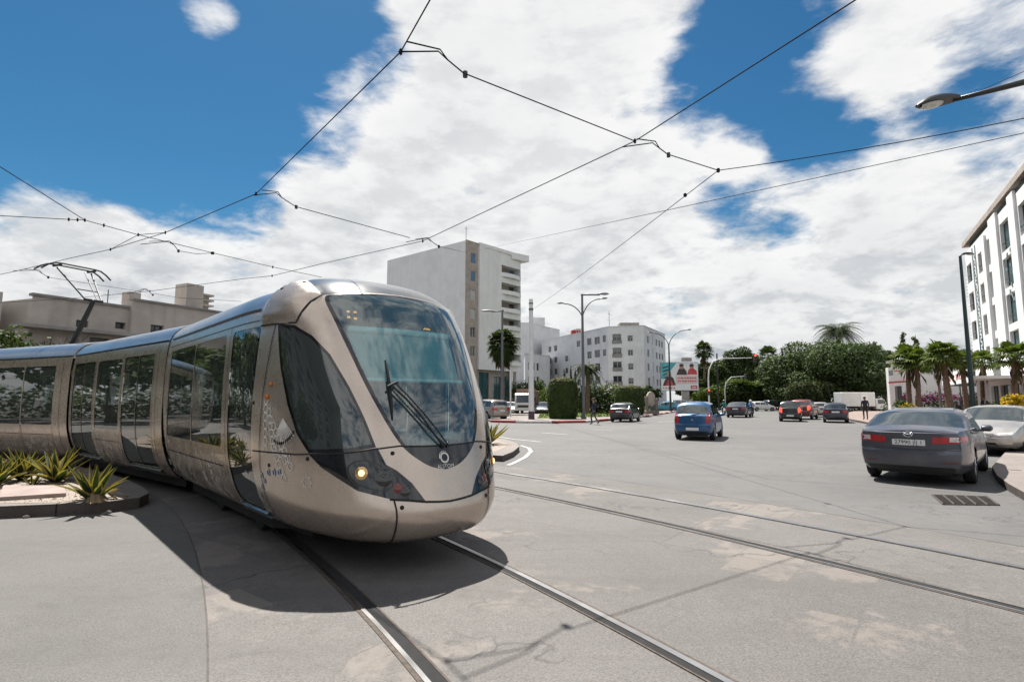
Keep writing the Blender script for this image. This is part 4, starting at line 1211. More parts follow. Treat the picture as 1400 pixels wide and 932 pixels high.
for i, r in enumerate(log):
    u0, u1, a, b_ = r
    mb = MB()     # back wall of the loggia, with openings at either end
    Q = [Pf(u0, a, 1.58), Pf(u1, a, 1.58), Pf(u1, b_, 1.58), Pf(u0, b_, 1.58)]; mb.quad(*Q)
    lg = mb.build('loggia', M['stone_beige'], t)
    for x0, x1 in ((u0 + .15, u0 + 1.1), (u1 - 1.3, u1 - .2)): 
        m2 = MB(); m2.box(tuple(Pf((x0 + x1) / 2, (a + b_) / 2 - .05, 1.52)), (x1 - x0, .06, b_ - a - .15)); m2.build('loggia_door', M['pane_dark'] if i > 0 else M['pane_blue'], lg)
    m2 = MB()     # bowed parapet
    rows = []
    for k in range(13):
        f = k / 12; u = u0 - .1 + (u1 - u0 + .2) * f; bow = .55 * (1 - (2 * f - 1) ** 2)
        rows.append([Pf(u, a - .15, 0) + Vector((0, -bow, 0)), Pf(u, a + .55, 0) + Vector((0, -bow, 0)), Pf(u, a + .55, .12) + Vector((0, -bow, 0)), Pf(u, a - .15, .12) + Vector((0, -bow, 0))])
    m2.grid(rows, flip=False); m2.build('parapet', M['render_white'], lg)
    m3 = MB(); m3.tube([Pf(u0 - .1 + (u1 - u0 + .2) * k / 12, a + .85, .05) + Vector((0, -.55 * (1 - (k / 6 - 1) ** 2), 0)) for k in range(13)], .03, 5); m3.build('railing', M['frame_dark'], lg)
mb = MB()
mb.prism([(11.0, -.6), (15.0, -1.3), (15.0, 3.5), (11, 3.5)], Hh - .9, Hh + .25)
mb.prism([(3.0, -.37), (11.0, -.58), (11.0, 2), (3.0, 2)], Hh - .3, Hh + .28); mb.build('roof_overhang', M['render_white'], t)
for z in (24, 20.95, 17.85, 14.8, 11.7, 8.65):
    m3 = MB(); m3.lathe([(1.1, -.5), (1.15, .5), (1.0, .5), (1.0, -.4)], (13.5, 1.4, z - .5), 20); m3.build('side_balcony', M['render_white'], t, 40)
m3 = MB(); m3.cyl((11.6, .1, 0), .35, 6.6, 16); m3.build('column', M['render_white'], t, 40)
m3 = MB(); m3.tube([(.6, .5, Hh), (.6, .5, Hh + 2.6)], .04, 5); m3.tube([(.2, .5, Hh + 2.2), (1.0, .5, Hh + 2.2)], .025, 5); m3.build('antenna', M['pole_dark'], t)

# --- plain white block behind the mast
a0 = atY(672, 560, 150); a1 = atY(766, 560, 170)
def poly_building(name, label, pts, Hs, facades, mats, win_mat, parapet=.35, group=None):
    """footprint corner points (world), left to right as seen; facades = list of window rect lists per front wall"""
    o = Vector(pts[0]); t = thing(name, label, 'building', (o.x, o.y, 0), 0, group)
    q = [Vector((p[0] - o.x, p[1] - o.y, 0)) for p in pts]
    mb = MB(); Ps = []
    n = len(q)
    for i in range(n):
        A, B = q[i], q[(i + 1) % n]
        rects = facades[i] if i < len(facades) else []
        Ps.append(wall(mb, (A.x, A.y), (B.x, B.y), 0, Hs, rects))
    mb.add([(p.x, p.y, Hs - parapet) for p in q], [tuple(range(n))], 1)
    mb.build('wall', mats, t)
    mb = MB()
    for i in range(n):
        A, B = q[i], q[(i + 1) % n]; d = (B - A); L = d.length; d /= L; nn = Vector((d.y, -d.x, 0))
        c = (A + B) / 2 - nn * .08; mb.box((c.x, c.y, Hs + .05), (L + .12, .36, .12), math.atan2(d.y, d.x))
    mb.build('parapet_coping', mats[0], t)
    return t, Ps
p1, p2 = atY(676, 560, 150), atY(724, 560, 150); p3 = atY(766, 560, 165)
pb = [(p1.x, p1.y), (p2.x, p2.y), (p3.x, p3.y), (p3.x - 6, p3.y + 22), (p1.x, p1.y + 26)]
t, Ps = poly_building('plain_block', 'plain pale block with a blank upper wall behind the tall white mast', pb, 22.5, [[], [(2.5, 3.6, 12.6, 13.8), (5, 6, 9, 10.2)]], [M['render_white2'], M['tile_grey']], None)
window(Ps[1], (2.5, 3.6, 12.6, 13.8), t, M['frame_white'], M['pane_dark']); window(Ps[1], (5, 6, 9, 10.2), t, M['frame_white'], M['pane_dark'])
m3 = MB(); m3.box((12, 8, 23.6), (4, 4, 2.6)); m3.build('stair_head', M['render_white2'], t)
# low annex in front of it with arched upper windows
q1, q2 = atY(718, 560, 128), atY(752, 560, 136)
rects = [(1.2 + 1.7 * k, 2.2 + 1.7 * k, z, z + 1.8) for k in range(3) for z in (5.4, 8.6)]
t, Ps = poly_building('annex_building', 'low white annex with small paired windows between mast and clipped hedge', [(q1.x, q1.y), (q2.x, q2.y), (q2.x + 1, q2.y + 12), (q1.x, q1.y + 14)], 12.4, [rects], [M['render_white2'], M['tile_grey']], None)
for r in rects: window(Ps[0], r, t, M['frame_white'], M['pane_dark'], mull=0)

# --- long white apartment house with a canted front
A = atY(741, 560, 150); B = atY(832.7, 560, 121); C_ = atY(883, 560, 119); D_ = atY(912, 560, 135); E_ = (D_.x - 8, D_.y + 14); F_ = (A.x + 6, A.y + 16)
LA, LB, LC = (B - A).length, (C_ - B).length, (D_ - C_).length
def rows(us, w_, zs, h): return [(u, u + w_, z, z + h) for u in us for z in zs]
zs = (3.0, 6.1, 9.2, 12.3)
fa = rows([LA * f for f in (.12, .22)], 1.7, (2.0, 5.1, 8.2, 11.2, 14.2), 1.5) + rows([LA * .40], 1.6, (5.2, 8.2, 11.2), 1.4) + rows([LA * .58], 1.7, (5.1, 8.1, 14.3), 1.5) + rows([LA * .73], 1.9, (2.2, 5.2, 8.2, 11.2, 14.3), 1.6) + rows([LA * .83], 2.2, (2.2, 5.2, 8.2, 11.2, 14.2), 1.7) + rows([LA * .935], 1.3, (14.4, 11.3), 1.5)
fb = rows([LB * .13], 1.9, (1.7, 4.8, 7.9, 10.9, 13.9), 2.1) + rows([LB * .55], 1.1, (2.0, 5.1, 8.2, 11.2, 14.3), 1.3)
fc = rows([LC * .13], 1.5, (1.7, 4.9, 8.0, 11.1, 14.1), 1.6) + rows([LC * .36], .6, (1.7, 4.8, 7.9, 11.0, 14.0), 2.3) + rows([LC * f for f in (.52, .66, .80)], 1.5, (4.9, 8.0, 11.1, 14.1), 1.5)
fb = sorted(fb); 
t, Ps = poly_building('apartment_house', 'long white apartment house with canted corner and shuttered windows behind the bushes', [(A.x, A.y), (B.x, B.y), (C_.x, C_.y), (D_.x, D_.y), E_, F_], 17.6, [fa, fb, fc], [M['render_white2'], M['tile_grey']], None)
for i, fl in enumerate((fa, fb, fc)):
    for r in fl:
        k = rb.random(); window(Ps[i], r, t, M['frame_white'], M['pane_dark'], mull=0 if r[1] - r[0] < 1 else 1, half=(.35 + .4 * rb.random()) if k < .45 else (.95 if k < .6 else None))
for r in fb:
    if r[1] - r[0] > 1.5:
        m3 = MB(); u0, u1, a, b_ = r
        m3.tube([Ps[1](u0 - .1, a + .8, -.12), Ps[1](u1 + .1, a + .8, -.12)], .04, 5); m3.box(tuple(Ps[1]((u0 + u1) / 2, a + .35, -.05)), (u1 - u0 + .2, .1, .75), math.atan2((C_ - B).y, (C_ - B).x)); m3.build('balcony_railing', M['shutter_grey'], t)
for (i, u, z) in ((0, LA * .15, 10.6), (0, LA * .25, 7.6), (0, LA * .86, 7.6), (0, LA * .75, 10.6)):
    m3 = MB(); m3.box(tuple(Ps[i](u, z, -.2)), (.9, .4, .6), math.atan2((B - A).y, (B - A).x)); m3.build('air_conditioner', M['pole_white'], t)
o = Vector((A.x, A.y, 0))
for dx, dy, h_ in ((LA * .42, -9.5, 2.0), (LA * .46, -9.4, 1.6)):
    m3 = MB(); c = Ps[0](dx, 17.5, 3); m3.cyl(tuple(c), .07, 1.4, 6); m3.lathe([(.05, 0), (.6, .14), (.85, .35), (.83, .36), (.5, .18), (.04, .06)], tuple(c + Vector((0, 0, 1.5))), 18, M=None); m3.build('satellite_dish', M['pole_white'], t, 40)
m3 = MB(); c = Ps[0](LA * .36, 17.5, 4); m3.box(tuple(c + Vector((0, 0, .9))), (2.4, 2.4, 1.8)); m3.build('roof_tank', M['red'], t)
m3 = MB(); c = Ps[1](.3, 17.5, 1); m3.tube([c, c + Vector((0, 0, 3.8))], .05, 5); m3.tube([c + Vector((-.4, 0, 3.2)), c + Vector((.6, 0, 2.9))], .03, 4); m3.build('antenna', M['pole_dark'], t)
m3 = MB(); c = Ps[1](LB * .55, 17.5, 4); m3.box(tuple(c + Vector((0, 0, .6))), (4.2, 3, 1.3)); m3.build('stair_head', M['concrete'], t)

# --- old sandstone house at the far left
c0 = atY(30, 560, 33.5); dx = Vector((math.sin(R(28)), math.cos(R(28))))
t = thing('sandstone_house', 'low old sandstone house with flat roof, canopy ledge and square chimney', 'building', (c0.x, c0.y, 0), math.atan2(dx.y, dx.x))
mb = MB()
Hs = 8.05
r1 = [(2.4, 3.1, 6.35, 6.8), (4.7, 5.35, 6.5, 6.95), (3.25, 4.4, 3.6, 5.75)]
r2 = [(6.8, 7.7, 6.4, 7.0), (9.0, 10.2, 2.6, 4.2)]
Pw = wall(mb, (0, 0), (5.5, 0), 0, Hs, r1, .3)
r2l = [(a - 5.5, b_ - 5.5, c, d) for a, b_, c, d in r2]
Pw2 = wall(mb, (5.5, -.4), (13.5, -.4), 0, Hs + .5, r2l, .3)
mb.quad((5.5, -.4, 0), (5.5, -.4, Hs + .5), (5.5, 1, Hs + .5), (5.5, 1, 0))
wall(mb, (-1.2, 9), (0, 0), 0, Hs - .25, [], .3)
wall(mb, (-9, 4.5), (-1.2, .6), 0, Hs, [(2, 3.4, 4.6, 6)], .3)
wall(mb, (13.5, -.4), (13.5, 12), 0, Hs + .5, [], .3)
mb.prism([(0, .02), (5.5, .02), (5.5, 12), (-1, 12)], Hs - .5, Hs - .3); mb.prism([(5.52, -.38), (13.48, -.38), (13.48, 12), (5.52, 12)], Hs, Hs + .2)
mb.prism([(-9, 4.52), (-1.2, .62), (0, 12), (-8, 12)], Hs - .6, Hs - .4)
mb.build('wall', M['stone_old'], t)
for r in r1: window(Pw, r, t, M['frame_dark'], M['pane_dark'], .3, 0)
for r in r2l: window(Pw2, r, t, M['frame_dark'], M['pane_dark'], .3, 1)
mb = MB(); mb.box((2.6, -.7, 6.02), (7.2, 1.4, .2)); mb.build('canopy_ledge', M['concrete'], t)
mb = MB(); mb.box((2.75, .1, Hs + .02), (5.6, .5, .16)); mb.build('parapet_coping', M['tile_grey'], t); mb = MB(); mb.box((9.5, -.3, Hs + .56), (8.1, .5, .14)); mb.build('parapet_coping', M['tile_grey'], t)
mb = MB(); mb.box((10.3, 1.0, Hs + 1.25), (1.35, 1.5, 2.6)); mb.build('chimney', M['stone_old'], t)
mb = MB(); mb.box((6.0, .8, Hs + .8), (.8, .9, .8)); mb.build('roof_vent', M['stone_old'], t)
mb = MB()
for k in range(4): mb.box((11.6, 1.4, Hs + .75 + .42 * k), (1.3, 1.2, .14)); mb.box((11.45, 1.5, Hs + .6 + .42 * k), (1.0, .95, .3))
mb.build('louvred_vent', M['stone_old'], t)
mb = MB(); mb.tube([(4.6, 1, Hs - .3), (4.6, 1, Hs + 1.2)], .03, 5); mb.tube([(4.3, 1, Hs + .9), (4.9, 1, Hs + .9)], .02, 4); mb.build('antenna', M['pole_dark'], t)

# --- modern white block at the right edge
c0 = atY(1338, 560, 60); dv = -Vector((.507, .862)); 
t = thing('office_block', 'modern white office block with deep fins and teal glass at the right edge', 'building', (c0.x, c0.y, 0), math.atan2(dv.y, dv.x))
# local x runs along the front towards the camera, the front faces local -y... seen from its right hand
mb = MB(); Hs = 17.7
rect = []
for u0, u1, h_ in ((.3, 2.7, 2.0), (6.0, 8.6, 2.0), (10.2, 11.8, 2.4), (15.2, 18.6, 2.5), (21.0, 24.0, 2.4)):
    for z in (4.9, 8.0, 11.1, 14.2): rect.append((u0, u1, z, z + h_))
Pw = wall(mb, (0, 0), (26, 0), 3.6, Hs, rect, .32)
wall(mb, (0, 18), (0, 0), 0, Hs, [], .3); wall(mb, (26, 0), (26, 18), 0, Hs, [], .3)
Pg = wall(mb, (0, 1.0), (26, 1.0), 0, 3.6, [(1 + 4 * k, 4.4 + 4 * k, .3, 3.1) for k in range(6)], .3)
mb.quad((0, 0, 3.6), (0, 1, 3.6), (26, 1, 3.6), (26, 0, 3.6))
mb.build('wall', M['render_white'], t)
for r in rect: window(Pw, r, t, M['frame_dark'], M['teal_glass'], .32, 1 if r[1] - r[0] > 2 else 0)
for k in range(6): window(Pg, (1 + 4 * k, 4.4 + 4 * k, .3, 3.1), t, M['frame_dark'], M['teal_glass'], .3, 2, name='shop_window')
for u, w_, zt2 in ((9.4, 1.3, 17.2), (13.5, 2.7, 18.0), (19.8, 1.8, 18.0)):
    mb = MB(); mb.box((u, -.10, (zt2 + 3.6) / 2), (w_, .20, zt2 - 3.6)); mb.build('fin', M['render_white'], t)
for u0, u1 in ((3.5, 3.9), (4.9, 5.2)):
    mb = MB(); mb.box(((u0 + u1) / 2, -.02, 10.6), (u1 - u0, .05, 13.6)); mb.build('perforated_strip', M['teal_glass'], t)
mb = MB(); rd = random.Random(6)
for k in range(34):
    z = 4.4 + 12.6 * k / 34; mb.box((4.35 + rd.uniform(-.25, .25), -.02, z), (.22, .05, .22), 0)
for k in range(16): mb.box((16 + rd.uniform(0, 2.4), -.03, 13.4 + rd.uniform(-3.6, .6)), (.3, .04, .3))
mb.build('round_perforations', M['teal_glass'], t)
for r in rect:
    if r[1] - r[0] > 2.2:
        m3 = MB(); m3.tube([Pw(r[0], r[2] + .75, .08), Pw(r[1], r[2] + .75, .08)], .03, 5); m3.tube([Pw(r[0], r[2] + .4, .08), Pw(r[1], r[2] + .4, .08)], .02, 5); m3.build('window_rail', M['frame_dark'], t)
for z0 in (6.2, 11.6):
    mb = MB()
    for k in range(10): mb.box((-.30, .9, z0 + .38 * k), (.75, 1.8, .12))
    mb.build('louvre', M['render_white'], t)
mb = MB(); mb.prism([(-.95, -.08), (27, -.08), (27, 18), (-.95, 18)], 18.55, 19.05); mb.build('roof_overhang', M['stone_beige'], t)
mb = MB(); mb.prism([(.5, .35), (25.5, .35), (25.5, 17.5), (.5, 17.5)], Hs - .1, 18.6); mb.build('penthouse_glazing', M['teal_glass'], t)
# shop fascia with a red-lettered banner
fx = (2.0, 13.0)
mb = MB(); mb.box((9.5, -1.6, 3.55), (14.5, 3.2, .25)); mb.box((9.5, -3.15, 3.75), (14.5, .12, 1.25)); cn = mb.build('shop_canopy', M['white'], t)
text_obj('banner_lettering', 'CENTRE', .95, (6.2, -3.23, 3.75), (1, 0, 0), (0, 0, 1), M['red'], cn)
text_obj('banner_lettering', 'SERVICE', .8, (12.0, -3.23, 3.75), (1, 0, 0), (0, 0, 1), M['red'], cn)

# --- low white pavilion behind the row of palms, with its portal
c0 = atY(1222, 560, 72); dv = Vector((1, -.10)).normalized()
t = thing('low_pavilion', 'low white flat-roofed building behind the row of stubby palms', 'building', (c0.x, c0.y, 0), math.atan2(dv.y, dv.x))
mb = MB()
rr = [(6.4, 10.8, 3.4, 5.3), (13.2, 14.2, 4.4, 5.6), (16, 18.5, 3.4, 5.0)]
Pw = wall(mb, (0, 0), (21, 0), 0, 6.4, rr, .25)
wall(mb, (11, 14), (0, 0), 0, 6.4, [], .25)
mb.prism([(0, .03), (21, .03), (21, 14), (11, 14)], 6.2, 6.38)
mb.box((12, 4, 7.1), (12, 4, 1.3))
mb.build('wall', M['render_white'], t)
for r in rr: window(Pw, r, t, M['frame_dark'], M['pane_dark'], .25, 2 if r[1] - r[0] > 2 else 0)
mb = MB(); mb.box((10.9, .6, 6.6), (21.2, 2.0, .35)); mb.box((12, 4, 7.85), (13, 5, .25)); mb.build('roof_slab', M['concrete'], t)
p = atY(1220, 560, 58)
t = thing('entrance_portal', 'white framed portal with red slanting bands in front of the low building', 'portal', (p.x, p.y, 0), -.15)
mb = MB(); mb.box((0, 0, 2.5), (.5, .5, 5.0)); mb.box((1.85, 0, 2.1), (.48, .5, 4.2)); mb.box((.93, 0, 3.95), (1.36, .4, .75)); mb.build('frame', M['render_white'], t)
mb = MB(); mb.box((.95, -.27, 3.45), (2.1, .05, .16), M=Matrix.Rotation(-.06, 4, 'Y')); mb.build('red_band', M['red'], t)
mb = MB(); mb.box((1.3, -.27, 4.55), (1.1, .05, .12), M=Matrix.Rotation(-.10, 4, 'Y')); mb.build('red_band', M['red'], t)
mb = MB(); mb.box((1.0, .6, 1.55), (.45, .45, 3.1)); mb.build('dark_pillar', M['frame_dark'], t)
mb = MB(); mb.box((0, -.28, 4.45), (.36, .05, .5)); mb.build('sign_plate', M['teal_glass'], t)
# walls seen only from the far side of the road: a pale shop row glimpsed far right behind trees

# --- apartment block across the road behind the viewer, mirrored in the cab side window
t = thing('apartment_block', 'balconied block behind the viewer, seen mirrored in the cab side window', 'building', (-34, 4, 0), R(-80))
mb = MB(); rr = [(2 + 5.2 * k, 4.6 + 5.2 * k, z, z + 2.0) for k in range(5) for z in (4.4, 7.6, 10.8, 14.0)]
Pw = wall(mb, (0, 0), (27, 0), 0, 18, rr, .3)
wall(mb, (0, 12), (0, 0), 0, 18, [], .3); wall(mb, (27, 0), (27, 12), 0, 18, [], .3); mb.prism([(0, .03), (27, .03), (27, 12), (0, 12)], 17.5, 17.9); mb.build('wall', M['render_white'], t)
for r in rr: window(Pw, r, t, M['frame_dark'], M['pane_dark'], .3, 1)
for k in range(5):
    for z in (4.0, 7.2, 10.4, 13.6):
        m3 = MB(); m3.lathe([(1.5, 0), (1.55, 1.0), (1.4, 1.0), (1.4, .1)], (3.3 + 5.2 * k, .2, z), 20); m3.build('balcony', M['render_white2'], t, 40)
# ------------------------------------------------------------------ cars
def paint(name, col, metal=.3, rough=.28):
    m, nt, b = newmat(name)
    co = objco(nt)
    dust = nt.noise(co, 2.2, 6, .65, .3)
    z = nt.new('ShaderNodeSeparateXYZ'); nt.l.new(co, z.inputs[0])
    base = nt.ramp(nt.noise(co, 1.1, 3), [(.3, tuple(c * .93 for c in col)), (.7, col)])
    k = nt.math('MULTIPLY', nt.maprange(dust, .35, .75, .02, .30), nt.maprange(z.outputs[2], .15, .9, 1, .25))
    nt.set(b.inputs['Base Color'], nt.mix(k, base, (.26, .23, .20)))
    nt.set(b.inputs['Roughness'], nt.math('ADD', nt.math('MULTIPLY', k, .8), rough))
    b.inputs['Metallic'].default_value = metal
    b.inputs['Coat Weight'].default_value = .6; b.inputs['Coat Roughness'].default_value = .05
    return m
M['car_blue'] = paint('car_paint_blue', (.004, .075, .20))
M['car_grey'] = paint('car_paint_slate', (.075, .080, .105), .6)
M['car_black'] = paint('car_paint_black', (.010, .011, .016))
M['car_navy'] = paint('car_paint_navy', (.012, .015, .032))
M['car_silver'] = paint('car_paint_silver', (.42, .40, .37), .7)
M['car_beige'] = paint('car_paint_beige', (.30, .265, .235), .6)
M['car_white'] = paint('car_paint_white', (.62, .62, .61), 0)
M['car_teal'] = paint('car_paint_teal', (.01, .20, .30), .2)
M['car_red'] = paint('car_paint_maroon', (.12, .02, .022), .4)
M['car_glass'] = glass('car_glass', (.62, .74, .72), .55, .02, 1.3, .05)
M['car_pane'] = pm('car_window_dark', (.018, .024, .026), .05, 0, .4, 1.2, spec=.9, coat=.4)
M['tail'] = pm('tail_lamp_red', (.38, .018, .022), .12, 0, .25, 14, coat=.6)
M['tail_clear'] = pm('lamp_clear', (.55, .50, .50), .12, .2, .25, 14, coat=.6)
M['brake_on'] = pm('brake_lamp_lit', (.6, .03, .02), .2, 0, .1, 10, emit=(1, .08, .04), es=.9)
M['plate'] = pm('number_plate_white', (.66, .66, .66), .5, 0, .04, 8)
M['plate_ink'] = pm('number_plate_ink', (.02, .02, .02), .6, 0, .1, 8)
M['tyre'] = pm('tyre_rubber', (.016, .016, .017), .85, 0, .3, 10, bump=.1)
M['alloy'] = pm('alloy_wheel', (.36, .36, .37), .3, .8, .2, 9)
M['trim'] = pm('black_trim', (.018, .018, .019), .5, 0, .2, 10)
M['car_seat'] = pm('car_seat_cloth', (.03, .03, .034), .9, 0, .3, 12)

def lin(tab, x): return np.interp(x, [p[0] for p in tab], [p[1] for p in tab])
SPECS = {
 'hatch': dict(L=3.58, W=.80, bot=.20, belt=[(-1.79, .98), (-.9, .97), (.5, .93), (.95, .93), (1.4, .86), (1.79, .66)],
    roof=[(-1.79, .98), (-1.72, 1.02), (-1.60, 1.22), (-1.46, 1.45), (-1.30, 1.51), (-.3, 1.545), (.15, 1.50), (.30, 1.45), (1.02, .95), (1.4, .87), (1.79, .66)],
    rw=(-1.705, -1.50), ws=(.33, .97), sw=[(-1.30, -.62), (-.55, .22), (.26, .78)], wheels=(-1.15, 1.23), r=.29, tumble=.26),
 'sedan': dict(L=4.72, W=.92, bot=.21, belt=[(-2.36, .99), (-1.7, 1.03), (-.6, .95), (.9, .92), (1.2, .93), (1.9, .82), (2.36, .62)],
    roof=[(-2.36, .99), (-2.30, 1.045), (-1.72, 1.065), (-1.0, 1.36), (-.75, 1.41), (-.1, 1.44), (.30, 1.40), (1.15, .95), (1.9, .83), (2.36, .62)],
    rw=(-1.66, -1.0), ws=(.34, 1.08), sw=[(-1.25, -.95), (-.90, -.12), (-.05, .86)], wheels=(-1.32, 1.38), r=.325, tumble=.30),
 'compact': dict(L=3.85, W=.83, bot=.20, belt=[(-1.92, .95), (-.9, .93), (.5, .88), (1.1, .88), (1.5, .80), (1.92, .60)],
    roof=[(-1.92, .95), (-1.86, .98), (-1.45, 1.33), (-1.25, 1.40), (-.4, 1.435), (.1, 1.40), (.25, 1.36), (1.12, .89), (1.5, .81), (1.92, .60)],
    rw=(-1.83, -1.48), ws=(.28, 1.06), sw=[(-1.35, -.62), (-.55, .22), (.26, .84)], wheels=(-1.2, 1.24), r=.29, tumble=.28),
 'suv': dict(L=4.3, W=.90, bot=.27, belt=[(-2.15, 1.08), (-.9, 1.06), (.7, 1.02), (1.1, 1.03), (1.7, .96), (2.15, .72)],
    roof=[(-2.15, 1.08), (-2.08, 1.14), (-1.86, 1.52), (-1.70, 1.62), (-.4, 1.68), (.2, 1.64), (.35, 1.58), (1.15, 1.05), (1.7, .97), (2.15, .72)],
    rw=(-2.05, -1.88), ws=(.38, 1.10), sw=[(-1.70, -.95), (-.88, -.05), (.02, .86)], wheels=(-1.28, 1.32), r=.35, tumble=.24),
 'van': dict(L=4.5, W=.92, bot=.25, belt=[(-2.25, 1.12), (1.0, 1.08), (1.5, 1.05), (2.0, .92), (2.25, .75)],
    roof=[(-2.25, 1.12), (-2.20, 1.75), (-2.05, 1.88), (0, 1.92), (.75, 1.86), (1.6, 1.08), (2.0, .94), (2.25, .75)],
    rw=(-2.24, -2.21), ws=(.82, 1.54), sw=[(-1.9, -1.0), (-.9, .1), (.18, 1.1)], wheels=(-1.35, 1.42), r=.33, tumble=.14),
}
CARMESH = {}
def car_shell(kind):
    sp = SPECS[kind]; L, W0 = sp['L'], sp['W']; h = L / 2
    cuts = sorted(set([round(v, 3) for v in np.linspace(-h, h, int(L / .065))] + [v for a in sp['sw'] for v in a] + list(sp['rw']) + list(sp['ws'])))
    xs = [cuts[0]]
    for c in cuts[1:]:
        if c - xs[-1] > .018 or c in [v for a in sp['sw'] for v in a] + list(sp['rw']) + list(sp['ws']): xs.append(c)
    xs = np.array(xs)
    sm = lambda tab: np.mean([lin(tab, np.clip(xs + d, -h, h)) for d in (-.05, -.025, 0, .025, .05)], 0)
    zb, zr = sm(sp['belt']), sm(sp['roof'])
    e = np.clip((np.abs(xs) - h * .62) / (h * .38), 0, 1)
    Wx = W0 * (1 - .13 * e ** 2.6)
    zbot = sp['bot'] + .06 * e ** 2
    rows = []
    for x, w_, a, r, zb0 in zip(xs, Wx, zb, zr, zbot):
        yr = w_ * .95 - max(r - a, 0) * sp['tumble']
        K = [(0, zb0), (w_ * .84, zb0), (w_ * .955, zb0 + .10), (w_ * .995, zb0 + .28), (w_, a * .72), (w_ * .985, a - .09), (w_ * .95, a - .0), (yr + (w_ * .95 - yr) * .92, a + (r - a) * .07), (yr + (w_ * .95 - yr) * .16, a + (r - a) * .86), (yr - .04, r - .035 * min(1, (r - a) / .2) - .004), (yr * .72, r + .012), (yr * .36, r + .028), (0, r + .034)]
        rows.append([np.array((x, p[0], p[1])) for p in K])
    rows = np.array(rows)                                   # [station, k, xyz] ; k 7-8 side glass, 9-12 roof
    ra = sp['r'] + .055
    for wx in sp['wheels']:                                  # round the wheel-arch edge
        for k in range(1, 6):
            for i in range(len(xs)):
                d = np.hypot(rows[i, k, 0] - wx, rows[i, k, 2] - sp['r'])
                if abs(d - ra) < .05 and d > 1e-3: rows[i, k, [0, 2]] = np.array([wx, sp['r']]) + (rows[i, k, [0, 2]] - np.array([wx, sp['r']])) * ra / d
    NKk = rows.shape[1]
    body, side, ws, rw = [], {i: [] for i in range(len(sp['sw']))}, [], []
    for i in range(len(xs) - 1):
        xm = (xs[i] + xs[i + 1]) / 2
        for k in range(NKk - 1):
            c = rows[i:i + 2, k:k + 2].reshape(-1, 3).mean(0)
            q = (i, k)
            if 1 <= k <= 5 and any(np.hypot(c[0] - wx, c[2] - sp['r']) < ra - .012 for wx in sp['wheels']): continue
            if k == 7 and zr[i] - zb[i] > .10 and zr[i + 1] - zb[i + 1] > .10:
                hit = [j for j, (a, b_) in enumerate(sp['sw']) if a < xm < b_]
                if hit: side[hit[0]].append(q); continue
            if k >= 9 and sp['ws'][0] < xm < sp['ws'][1]: ws.append(q); continue
            if k >= 9 and sp['rw'][0] < xm < sp['rw'][1]: rw.append(q); continue
            body.append(q)
    return sp, xs, rows, body, side, ws, rw
def cells(rows, qs, sides=(1, -1), off=0.0):
    mb = MB(); idx = {}
    for sd_ in sides:
        for i, k in qs:
            ids = []
            for a, b_ in ((i, k), (i + 1, k), (i + 1, k + 1), (i, k + 1)):
                key = (a, b_, sd_ if rows[a, b_, 1] > 1e-6 else 0)
                if key not in idx: idx[key] = len(mb.v); p = rows[a, b_]; mb.v.append((p[0], p[1] * sd_, p[2]))
                ids.append(idx[key])
            mb.f.append(tuple(ids[::-1] if sd_ > 0 else ids)); mb.m.append(0)
    return mb
def endcap(rows, i, bulge, bump, sgn):
    """rear or front face: across the car at the last station, bowed outward, bumper proud"""
    mb = MB(); R_ = []
    for kf in np.concatenate([np.linspace(1, 7, 31), np.linspace(7, 12, 11)[1:]]):
        k = kf; k0 = min(int(kf), 11); p = rows[i, k0] * (1 - (kf - k0)) + rows[i, k0 + 1] * (kf - k0); row = []
        zmid = p[2]
        for j in range(13):
            f = j / 6 - 1; y_ = p[1] * f
            edge = 1 - abs(f) ** 3
            taper = min(1, (k - 1) / 1.5 + .0)
            top = 1 if k < 7 else max(0, (10 - k) / 4)
            row.append((p[0] + sgn * (bulge * edge * taper * top + bump(zmid) * edge ** .5 * (1 if k < 8 else 0)), y_, p[2]))
        R_.append(row)
    mb.grid(R_, flip=sgn < 0)
    return mb
def wheel_mesh(r, wd, name, parent, loc, side, mats):
    mb = MB(); n = 28
    prof = [(r * .62, wd / 2), (r * .90, wd / 2), (r * .985, wd * .36), (r, wd * .2), (r, -wd * .2), (r * .985, -wd * .36), (r * .90, -wd / 2), (r * .62, -wd / 2)]
    rows = []
    for rr, y_ in prof: rows.append([(rr * math.cos(2 * PI * k / n), y_, rr * math.sin(2 * PI * k / n)) for k in range(n + 1)])
    mb.grid(rows)
    w_ = mb.build(name, mats[0], parent, 40, M=Matrix.Translation(loc))
    mb = MB(); y0 = side * wd * .42
    rows = [[(rr * math.cos(2 * PI * k / n), y_, rr * math.sin(2 * PI * k / n)) for k in range(n + 1)] for rr, y_ in ((r * .66, y0), (r * .62, y0), (r * .58, y0 - side * .03))]
    mb.grid(rows, flip=side < 0)
    for k in range(5):
        q = 2 * PI * k / 5; c, s_ = math.cos(q), math.sin(q)
        for dq in (-.13, .13):
            c2, s2 = math.cos(q + dq * 1.3), math.sin(q + dq * 1.3)
            mb.tube([(r * .08 * c, y0 - side * .012, r * .08 * s_), (r * .62 * c2, y0 - side * .004, r * .62 * s2)], [.028, .020], 6)
    mb.tube([(0, y0 - side * .05, 0), (0, y0 + side * .006, 0)], .05, 12)
    mb.build('rim', mats[1], w_, 40, M=Matrix.Translation(loc))
    mb = MB(); mb.tube([(0, y0 - side * .06, 0), (0, y0 - side * .05, 0)], r * .6, 20); mb.build('brake_disc', M['trim'], w_, M=Matrix.Translation(loc))
